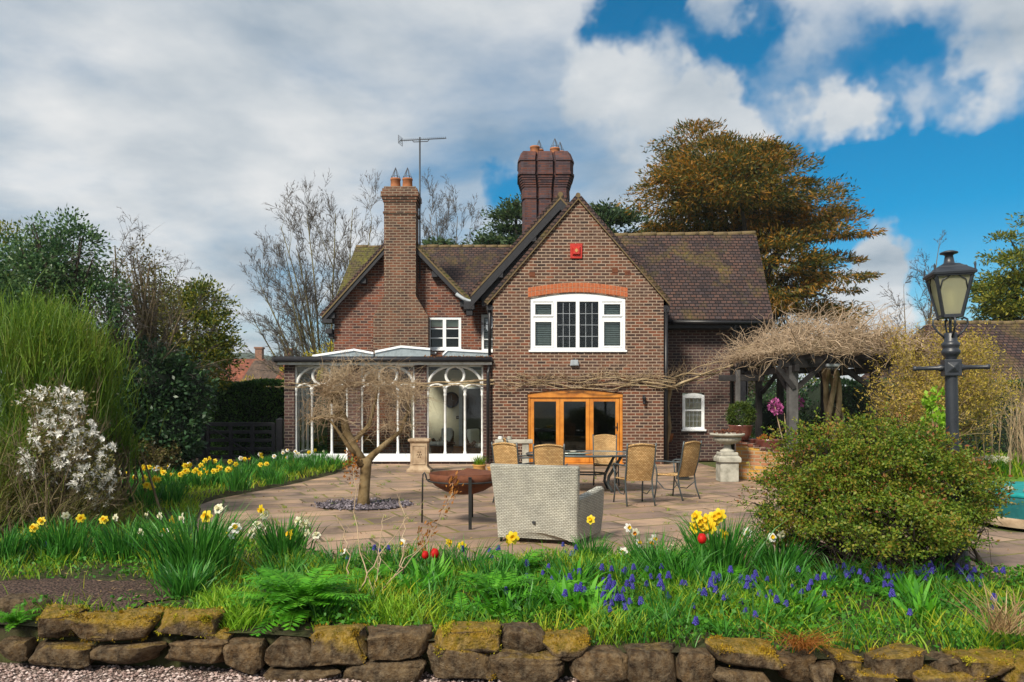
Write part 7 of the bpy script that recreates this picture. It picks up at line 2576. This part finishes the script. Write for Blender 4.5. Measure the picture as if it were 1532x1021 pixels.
dpx('largest daffodil clump with one big white flower at its left, above the edging', 225, 360, 868, 765, 420, (('w', 1), ('w', 2), ('y', 1), ('c', 3)), 1, [(246, 797), (349, 797), (353, 790), (311, 772), (276, 774), (330, 760), (337, 762)], lean=.34, scale=1.2)
dpx('low green daffodil clump without flowers in front of the largest clump', 235, 325, 893, 843, 200, (), 2, lean=.55)
dpx('daffodil clump crowned with cream flowers left of the weeping tree trunk', 378, 466, 843, 775, 260, (('c', 8), ('y', 2), ('c', 3)), 3, [(393, 775), (388, 784), (398, 770), (380, 795), (396, 790), (445, 780), (460, 783), (453, 788), (435, 799), (393, 762), (475, 800), (462, 797), (377, 800)], scale=1.15)
dpx('tall daffodil clump with bright yellow heads left of the spreading shrub', 1030, 1130, 868, 775, 300, (('y', 9), ('y', 1)), 4, [(1048, 783), (1058, 778), (1068, 774), (1040, 790), (1053, 790), (1062, 788), (1075, 770), (1042, 773), (1080, 799), (1067, 783)], lean=.3, scale=1.3)
dpx('daffodil clump with fading white flowers at the foot of the spreading shrub', 1120, 1215, 868, 800, 240, (('w', 2), ('c', 2)), 5, [(1118, 797), (1152, 803), (1115, 813), (1170, 800)], lean=.35)
dpx('single yellow daffodil rising from ferns in front of the sofa back', 735, 790, 880, 830, 60, (('y', 2),), 6, [(760, 808), (767, 804)], scale=1.2)
dpx('grassy bulb clump with one drooping yellow flower against the sofa side', 855, 915, 848, 800, 220, (('y', 1),), 7, [(884, 778)], wid=.008)
dpx('loose clump of white and dried orange narcissi right of the sofa', 925, 1010, 850, 800, 160, (('w', 4), ('o', 2), ('c', 2)), 8, [(940, 790), (955, 813), (978, 806), (932, 825), (950, 797), (972, 812), (1008, 817), (998, 824)], wid=.008)
dpx('pair of small yellow narcissi beside the two red tulips', 655, 700, 842, 812, 40, (('y', 2),), 9, [(672, 812), (691, 817)], wid=.008)
dpx('thin clump with two small white flowers on the patio edge left of the tulips', 500, 610, 842, 815, 90, (('w', 2),), 10, [(515, 825), (602, 813)], wid=.008)
dpx('pale green bulb leaves arching beside the ferns in front of the sofa', 715, 760, 885, 830, 90, (), 11, wid=.012, lean=.3)
dpx('strappy bulb leaves trailing over the stones at the middle right', 880, 960, 945, 915, 90, (), 12, wid=.012, lean=1.0)
dpx('dark leaved daffodils in shade at the far left under the broom', 40, 150, 838, 778, 300, (('y', 3), ('c', 2)), 13, [(66, 779), (155, 778), (120, 776), (101, 771), (172, 775)])
dpx('shaded daffodil leaves between the broom and the largest clump', 140, 235, 838, 780, 260, (('c', 3), ('y', 1)), 14, [(222, 770), (240, 772), (213, 795), (258, 778)])
dpx('bluish shaded bulb leaves cut by the left edge of the bed', -40, 50, 845, 790, 240, (('y', 1),), 15, [(50, 790)])

# border along the patio: a drift of clumps, each its own thing
STR = [(190, 735, 'wyw'), (225, 742, 'yy'), (178, 752, 'w'), (262, 730, 'yyyy'), (240, 722, 'wwyw'), (205, 722, 'yy'), (300, 726, 'yyy'), (288, 718, 'yyw'), (330, 722, 'yyy'), (345, 712, 'y'), (318, 705, 'yy'), (362, 716, ''), (372, 704, 'yw'), (395, 712, 'y'),
       (392, 696, 'wy'), (415, 700, 'ww'), (440, 705, ''), (425, 690, 'wcw'), (452, 692, 'wcw'), (470, 698, ''), (475, 688, 'cy'), (500, 695, ''), (255, 748, ''), (210, 757, 'y'), (355, 728, ''), (410, 718, '')]
for i_, (px, py, fl) in enumerate(STR):
    Y = gY(py + 6, .1)
    x = (px - CX) / F_PX * Y
    daffodil({'': 'leafy green daffodil tuft without flowers in the border along the patio'}.get(fl, ('daffodil clump with ' + ('white' if 'y' not in fl else 'yellow' if set(fl) == {'y'} else 'mixed white and yellow') + ' flowers in the border along the patio')),
             x, Y, .10, 130, .34, .22, [(c_, 2 if c_ == 'y' else 1) for c_ in fl], 'daffodil clumps of the patio border', .016, 40 + i_, scale=1.15)
# grass on the border and at its edge
mb = MB()
q = []
while len(q) < 6500:
    x, y = rng.uniform(-9.2, -4.2), rng.uniform(11.9, 20.8)
    ins = False
    j = len(STRIP) - 1
    for i in range(len(STRIP)):
        (xi, yi), (xj, yj) = STRIP[i], STRIP[j]
        if (yi > y) != (yj > y) and x < (xj - xi) * (y - yi) / (yj - yi) + xi: ins = not ins
        j = i
    if ins: q.append((x, y))
q = np.array(q)
blades(mb, np.column_stack([q, np.full(len(q), .06)]), .17, .014, rng, .5, .6)
tag(mb.build('border_grass', M['lf_grass'], fix=False), 'green grass between the daffodils of the patio border', kind='stuff')
# planting beyond the lawn at the right
mb = MB()
q = np.column_stack([rng.uniform(8.0, 14, 3800), rng.uniform(17.2, 20.4, 3800)])
blades(mb, np.column_stack([q, np.zeros(len(q))]), .42, .022, rng, .4, .5)
tag(mb.build('border_leaves', M['lf_grass'], fix=False), 'bright green bulb leaves in the border beyond the lawn', kind='stuff')
for i_, (px, py) in enumerate(((1478, 662), (1486, 668), (1500, 655), (1462, 664))):
    Y = 17.5
    daffodil('pale yellow narcissi in the green border beyond the lawn', (px - CX) / F_PX * Y, Y, .0, 50, .4, .12, [('c', 5)], 'pale narcissi beyond the lawn', .016, 70 + i_, scale=1.5)

# --- tulips
tul = MB()
tul.lathe([(.004, 0), (.02, .006), (.029, .024), (.028, .042), (.020, .058), (.012, .066), (.004, .062)], 12, wob=lambda a: 1 + .07 * cos(3 * a))
for k in range(3):
    a = k * 2 * pi / 3
    c_, s_ = cos(a), sin(a)
    tul.add([(.027 * c_ - .014 * s_, .027 * s_ + .014 * c_, .03), (.027 * c_ + .014 * s_, .027 * s_ - .014 * c_, .03), (.02 * c_, .02 * s_, .072)], [(0, 1, 2)])
TUL = tul.mesh('tulip_cup', [M['petal_r']])
for px, py, pyb, sc_, lb in ((650, 828, 872, 1.15, 'red tulip in flower, right one of the pair left of the sofa'), (636, 829, 870, .95, 'smaller red tulip, left one of the pair left of the sofa'), (1050, 806, 892, 1.1, 'single red tulip under the yellow daffodils left of the spreading shrub')):
    x, y, z = bpt(px, pyb)
    zt = CAM_Z + (HY - py - 6) / F_PX * y
    t = thing('tulip', lb, 'tulip', (x, y, z))
    MB().tube([(0, 0, 0), (.004, 0, (zt - z) * .5), (0, 0, zt - z)], .005, 6).build('stem', M['lf_daff'], t)
    mb = MB()
    blades(mb, np.zeros((5, 3)), (zt - z) * .75, .035, R(int(px)), .35, .4)
    mb.build('leaves', M['lf_daff'], t, fix=False)
    o = bpy.data.objects.new('flower', TUL); COL.objects.link(o); o.parent = t; o.location = (0, 0, zt - z - .01); o.scale = (sc_ * 1.15,) * 3

# --- grape hyacinths
MU = []
for v_ in range(3):
    rg = R(v_ + 50)
    mb = MB()
    hh = (.13, .16, .19)[v_]
    mb.tube([(0, 0, 0), (.006 * v_, .003, hh * .5), (.01 * (v_ - 1), 0, hh)], .0028, 5, mat=1)
    for k in range(30):
        f = k / 30
        a = k * 2.4
        r_ = .0155 * (1 - f * .6)
        mb.lathe([(.001, -.006), (.0062 * (1 - f * .4), -.003), (.0065 * (1 - f * .4), .003), (.002, .006)], 5, (r_ * cos(a) + .01 * (v_ - 1), r_ * sin(a), hh - .02 + f * .040))
    b = np.zeros((5, 3))
    blades(mb, b, .15, .006, rg, .7, .8, mat=1)
    MU.append(mb.mesh('grape_hyacinth_mesh', [M['petal_b'], M['lf_daff']]))
MPX = [(884, 890, 20, 12, 12), (895, 908, 26, 16, 22), (930, 925, 25, 14, 16), (940, 895, 30, 12, 14), (990, 880, 20, 12, 8), (1030, 893, 22, 12, 12), (1055, 905, 16, 12, 8), (1090, 915, 14, 10, 7), (950, 868, 30, 8, 7), (1125, 888, 24, 14, 14), (1175, 905, 30, 12, 14),
       (1280, 872, 38, 9, 30), (1340, 872, 36, 9, 26), (1390, 868, 22, 8, 12), (1445, 870, 16, 8, 9), (1480, 880, 22, 8, 8), (1205, 885, 30, 10, 8), (830, 868, 30, 8, 14), (855, 835, 8, 5, 7), (840, 885, 12, 8, 4), (700, 850, 30, 7, 6), (545, 842, 40, 6, 6), (720, 838, 20, 5, 4), (1350, 930, 10, 8, 2), (1470, 925, 20, 6, 3), (30, 830, 20, 8, 4), (760, 900, 20, 6, 3), (1100, 950, 60, 12, 3)]
rg = R(333)
for px, py, sx_, sy_, n in MPX:
    for _ in range(max(2, int(n * .72))):
        x, y, z = bpt(px + rg.normal() * sx_ * .9, py + 12 + rg.normal() * sy_ * .6)
        if y < front_y(x) + .2: continue
        o = bpy.data.objects.new('grape_hyacinth', MU[rg.integers(3)])
        COL.objects.link(o)
        o.location = (x, y, z - .005)
        o.rotation_euler = (rg.normal() * .12, rg.normal() * .12, rg.uniform(0, 6))
        s_ = rg.uniform(.85, 1.3)
        o.scale = (s_, s_, s_)
        tag(o, 'violet blue grape hyacinth spike growing in the raised flower bed', 'grape hyacinth', 'grape hyacinths in the flower bed')

# --- ferns
def fern(label, px, py, n, L, seed, spread=1.0):
    rg = R(seed)
    x, y, z = bpt(px, py)
    mb, st = MB(), MB()
    for k in range(n):
        a = rg.uniform(0, 2 * pi)
        l_ = L * rg.uniform(.6, 1.1)
        el = radians(rg.uniform(25, 75))
        f = np.linspace(0, 1, 15)
        r = l_ * (f * cos(el) * .8 + f ** 2 * .35) * spread
        h = l_ * (f * sin(el) - f ** 2.2 * .42)
        c = np.stack([r * cos(a), r * sin(a), h], 1)
        st.tube(c, np.linspace(.004, .0015, 15), 4, cap=False)
        tg = norm(np.gradient(c, axis=0))
        sd = norm(np.cross(tg, (0, 0, 1)))
        up = np.cross(sd, tg)
        for i in range(2, 15):
            wl = l_ * .20 * sin(pi * (.12 + .86 * i / 15)) ** .8
            for sg in (-1, 1):
                for sub in (0, .5):
                    b = c[i] - tg[i] * sub * l_ / 15
                    e = b + sd[i] * sg * wl + tg[i] * wl * .45 + up[i] * rg.normal() * .008 - np.array((0, 0, wl * .15))
                    w = tg[i] * l_ * .018
                    m = (b + e) / 2
                    mb.add([b, m + w, e, m - w], [(0, 1, 2, 3)])
    t = thing('fern', label, 'fern', (x, y, z))
    mb.build('fronds', M['lf_fern'], t, fix=False)
    st.build('frond_stalks', M['lf_fern'], t, fix=False)
    return t


fern('large bright green ferny plant behind the neat square edging block', 450, 922, 95, .56, 1)
fern('ferny plant in front of the sofa, left of the grassy bulbs', 745, 905, 50, .44, 2)
fern('feathery green plant low behind the moss covered wedge stone', 845, 915, 44, .38, 3, 1.2)
fern('small fern left of the broad brown stone', 690, 925, 22, .26, 4)
fern('small feathery tuft under the daffodil clump with cream flowers', 395, 868, 22, .24, 5)
fern('feathery green foliage right of the two red tulips', 560, 880, 34, .34, 6)
fern('feathery clump below the single red tulip', 1085, 880, 34, .34, 7)
fern('low feathery foliage at the foot of the spreading shrub', 1190, 915, 26, .24, 8, 1.2)
fern('dark leafy sprig over the left boulder', 25, 935, 18, .22, 9)

rf_ = R(520)
for i_, (px, py) in enumerate(((300, 935), (380, 925), (520, 935), (610, 915), (640, 895), (820, 890), (890, 905), (960, 925), (1010, 905), (1060, 915), (1130, 925), (1230, 915), (1290, 930), (1380, 920), (1440, 905), (1330, 895), (480, 870), (700, 875), (330, 895), (1010, 870), (560, 915), (1180, 945), (1080, 945), (920, 880))):
    fern('small feathery seedling among the grass of the raised bed', px + rf_.normal() * 8, py, 16, rf_.uniform(.13, .22), 530 + i_, 1.1)['group'] = 'feathery seedlings in the raised bed'
mb = MB()
cl = scatter(90, -4.6, 5.2, lambda x, y: not mul(x, y) and not (x > 2 and y > 7.1))
q = np.repeat(cl, 26, 0) + rng.normal(size=(90 * 26, 2)) * .05
q = q[[front_y(x) + .2 < y < back_y(x) for x, y in q]]
blades(mb, np.column_stack([q, bz(q)]), .24, .008, rng, .45, .6)
tag(mb.build('tall_grass', M['lf_daff'], fix=False), 'taller dark green grassy bulb leaves through the raised bed', kind='stuff')
rf_ = R(620)
for i_, (px, py, n_, h_, w_) in enumerate(((505, 862, 80, .26, .010), (600, 862, 90, .3, .009), (640, 858, 70, .26, .012), (700, 866, 90, .3, .010), (820, 862, 80, .24, .008), (985, 868, 120, .34, .010), (1020, 880, 90, .3, .012), (1165, 885, 90, .26, .012), (1230, 890, 80, .22, .010), (1260, 880, 70, .24, .009), (860, 880, 90, .25, .010), (930, 885, 80, .26, .009), (430, 870, 80, .24, .012), (1075, 900, 80, .24, .009), (1310, 885, 70, .2, .009), (1400, 885, 70, .22, .009), (785, 925, 60, .2, .010), (1000, 925, 60, .2, .010), (660, 905, 70, .22, .009))):
    x, y, z = bpt(px, py)
    daffodil('leafy bulb clump gone over without flowers among the grape hyacinths', x, y, z, n_, h_ * 1.15, .17, (), 'flowerless bulb clumps of the raised bed', w_, 640 + i_, lean=.45)
for i_, (px, py, L_, lb) in enumerate(((775, 868, .48, 'tall feathery green plant against the lower left of the sofa back'), (1010, 862, .42, 'tall feathery plant between the white narcissi and the yellow daffodils'), (1150, 868, .36, 'leafy green plant tucked under the left side of the spreading shrub'), (620, 890, .34, 'feathery plant between the tulips and the large fern'))):
    fern(lb, px, py, 44, L_, 660 + i_, .8)
rf_ = R(720)
for i_ in range(26):
    px, py = rf_.uniform(420, 1400), rf_.uniform(862, 935)
    x, y, z = bpt(px, py)
    daffodil('clump of broad fresh green leaves in the raised bed', x, y, z, 22, rf_.uniform(.15, .26), .12, (), 'broad leaved clumps of the raised bed', .034, 730 + i_, mat='lf_fern' if i_ % 3 else 'lf_cover', lean=.6)
# --- arching rusty stem over the patio, dry tufts
loc = bpt(540, 905)
t = thing('arching_stem', 'thin arching bare stem with rusty leaves reaching toward the fire bowl', 'shrub', loc)
mb, lf = MB(), MB()
rg = R(12)
for px0, py0, px1, py1, bow, nl in ((545, 905, 680, 722, 25, 0), (545, 905, 640, 790, 12, 0), (560, 905, 530, 700, -10, 8), (555, 900, 570, 770, 5, 8), (520, 870, 505, 770, 8, 6), (600, 855, 600, 745, 6, 8), (540, 880, 625, 760, -8, 6)):
    a = np.array(loc) * (0, 1, 0) + np.array((P(px0, py0, loc[1])[0], 0, P(px0, py0, loc[1])[2]))
    b = P(px1, py1, loc[1] + .9)
    pts = [a + (b - a) * f + np.array((bow / F_PX * loc[1], 0, 0)) * sin(pi * f) + rg.normal(size=3) * .012 for f in np.linspace(0, 1, 12)]
    mb.tube(pts, np.linspace(.006, .0022, 12), 5, cap=False)
    for i in range(nl):
        j = rg.integers(4, 12)
        e = pts[j] + rg.normal(size=3) * (.08, .03, .09)
        mb.tube([pts[j], (pts[j] + e) / 2, e], [.0025, .002, .0015], 4, cap=False)
    if nl == 0:
        q = np.array([pts[j] for j in rg.integers(8, 12, 70)]) + rg.normal(size=(70, 3)) * (.03, .02, .035)
        leaves(lf, q, .045, .016, rg, np.tile((.4, 0, .8), (70, 1)))
mb.v = [v - np.array(loc, dtype=np.float32) for v in mb.v]
lf.v = [v - np.array(loc, dtype=np.float32) for v in lf.v]
mb.build('stems', M['twig'], t, fix=False)
lf.build('dead_leaves', M['lf_rust'], t, fix=False)
for px, py, n, h, sp, lb in ((1205, 1000, 160, .16, .09, 'bundle of dry reddish roots hanging over the edging at the right'), (1500, 975, 110, .22, .10, 'dry straw coloured grass tuft at the right end of the edging'), (1105, 800, 60, .3, .06, 'pale dry grass wisps at the left edge of the spreading shrub')):
    if py < 850:
        x, y = (px - CX) / F_PX * 7.6, 7.6
        z = .05
    else:
        x = (px - CX) / F_PX * 4.75
        y = front_y(x) + .16
        z = CAM_Z + (HY - py + 30) / F_PX * y
    t = thing('dry_grass_tuft', lb, 'grass tuft', (x, y, z))
    mb = MB()
    b = np.column_stack([rg.normal(0, sp * .5, (n, 2)), np.zeros(n)])
    blades(mb, b, h, .006, rg, 1.0, 1.6 if py > 990 else .5, rg.normal(-pi / 2, 1.0, n) if py > 990 else None)
    mb.build('leaves', M['lf_dry'] if py < 990 else M['lf_rust'], t, fix=False)
# rusty fallen moss patch

rng = R(401)
n = 1100
r_ = np.sqrt(rng.uniform(0, 1, n)) * 1.08
a_ = rng.uniform(0, 2 * pi, n)
px_, py_ = -2.42 + .76 * r_ * np.cos(a_), 12.55 + .62 * r_ * np.sin(a_)
mb = MB()
leaves(mb, np.stack([px_, py_, rng.uniform(.02, .032, n)], 1), .045, .035, rng, np.stack([rng.normal(size=n), rng.normal(size=n), rng.normal(size=n) * .25], 1), .3)
M['chip'] = leafmat('slate_chip', [(.06, .05, .065), (.15, .13, .15), (.24, .21, .24)], 9, 0, .7)
tag(mb.build('slate_chips', M['chip'], fix=False), 'loose purple grey slate chips around the weeping tree', kind='stuff')

rng = R(402)
n = 700
q = np.column_stack([rng.uniform(-4.5, 7, n), 7.8 + 13 * rng.uniform(0, 1, n) ** 1.5, rng.uniform(.004, .012, n)])
mb = MB()
leaves(mb, q, .05, .02, rng, np.column_stack([rng.normal(size=(n, 2)), np.full(n, .12)]), .25)
tag(mb.build('patio_leaf_litter', M['lf_dry'], fix=False), 'fallen dry leaf scraps scattered over the patio flags', kind='stuff')
mb = MB()
rot_ = radians(-24)
pts = []
for _ in range(260):       # weeds rooted in the joints
    u, v = rng.uniform(-9, 9), (rng.integers(8, 40)) * .55
    x, y = u * cos(-rot_) - v * sin(-rot_), u * sin(-rot_) + v * cos(-rot_)
    if -4.0 < x < 5.2 and 8.2 < y < 20.5:
        pts.append((x, y))
pts = np.array(pts)
b = np.repeat(pts, 14, 0) + rng.normal(size=(len(pts) * 14, 2)) * .025
blades(mb, np.column_stack([b, np.zeros(len(b))]), .055, .006, rng, .8, .8)
tag(mb.build('joint_weeds', M['lf_grass'], fix=False), 'small weeds sprouting from the joints of the patio', kind='stuff')

# ------------------------------------------------------------------ the air over the valley
m_ = bpy.data.materials.new('valley_haze')
m_.use_nodes = True
N_ = NT(m_.node_tree)
pv = N_.n('ShaderNodeVolumePrincipled')
pv.inputs['Color'].default_value = (.78, .86, .95, 1)
pv.inputs['Density'].default_value = .0003
pv.inputs['Anisotropy'].default_value = .2
om = N_.n('ShaderNodeOutputMaterial')
N_.l(pv, 0, om, 'Volume')
tag(MB().box(-930, 930, -80, 1600, -8, 62).build('haze', m_), kind='stuff')
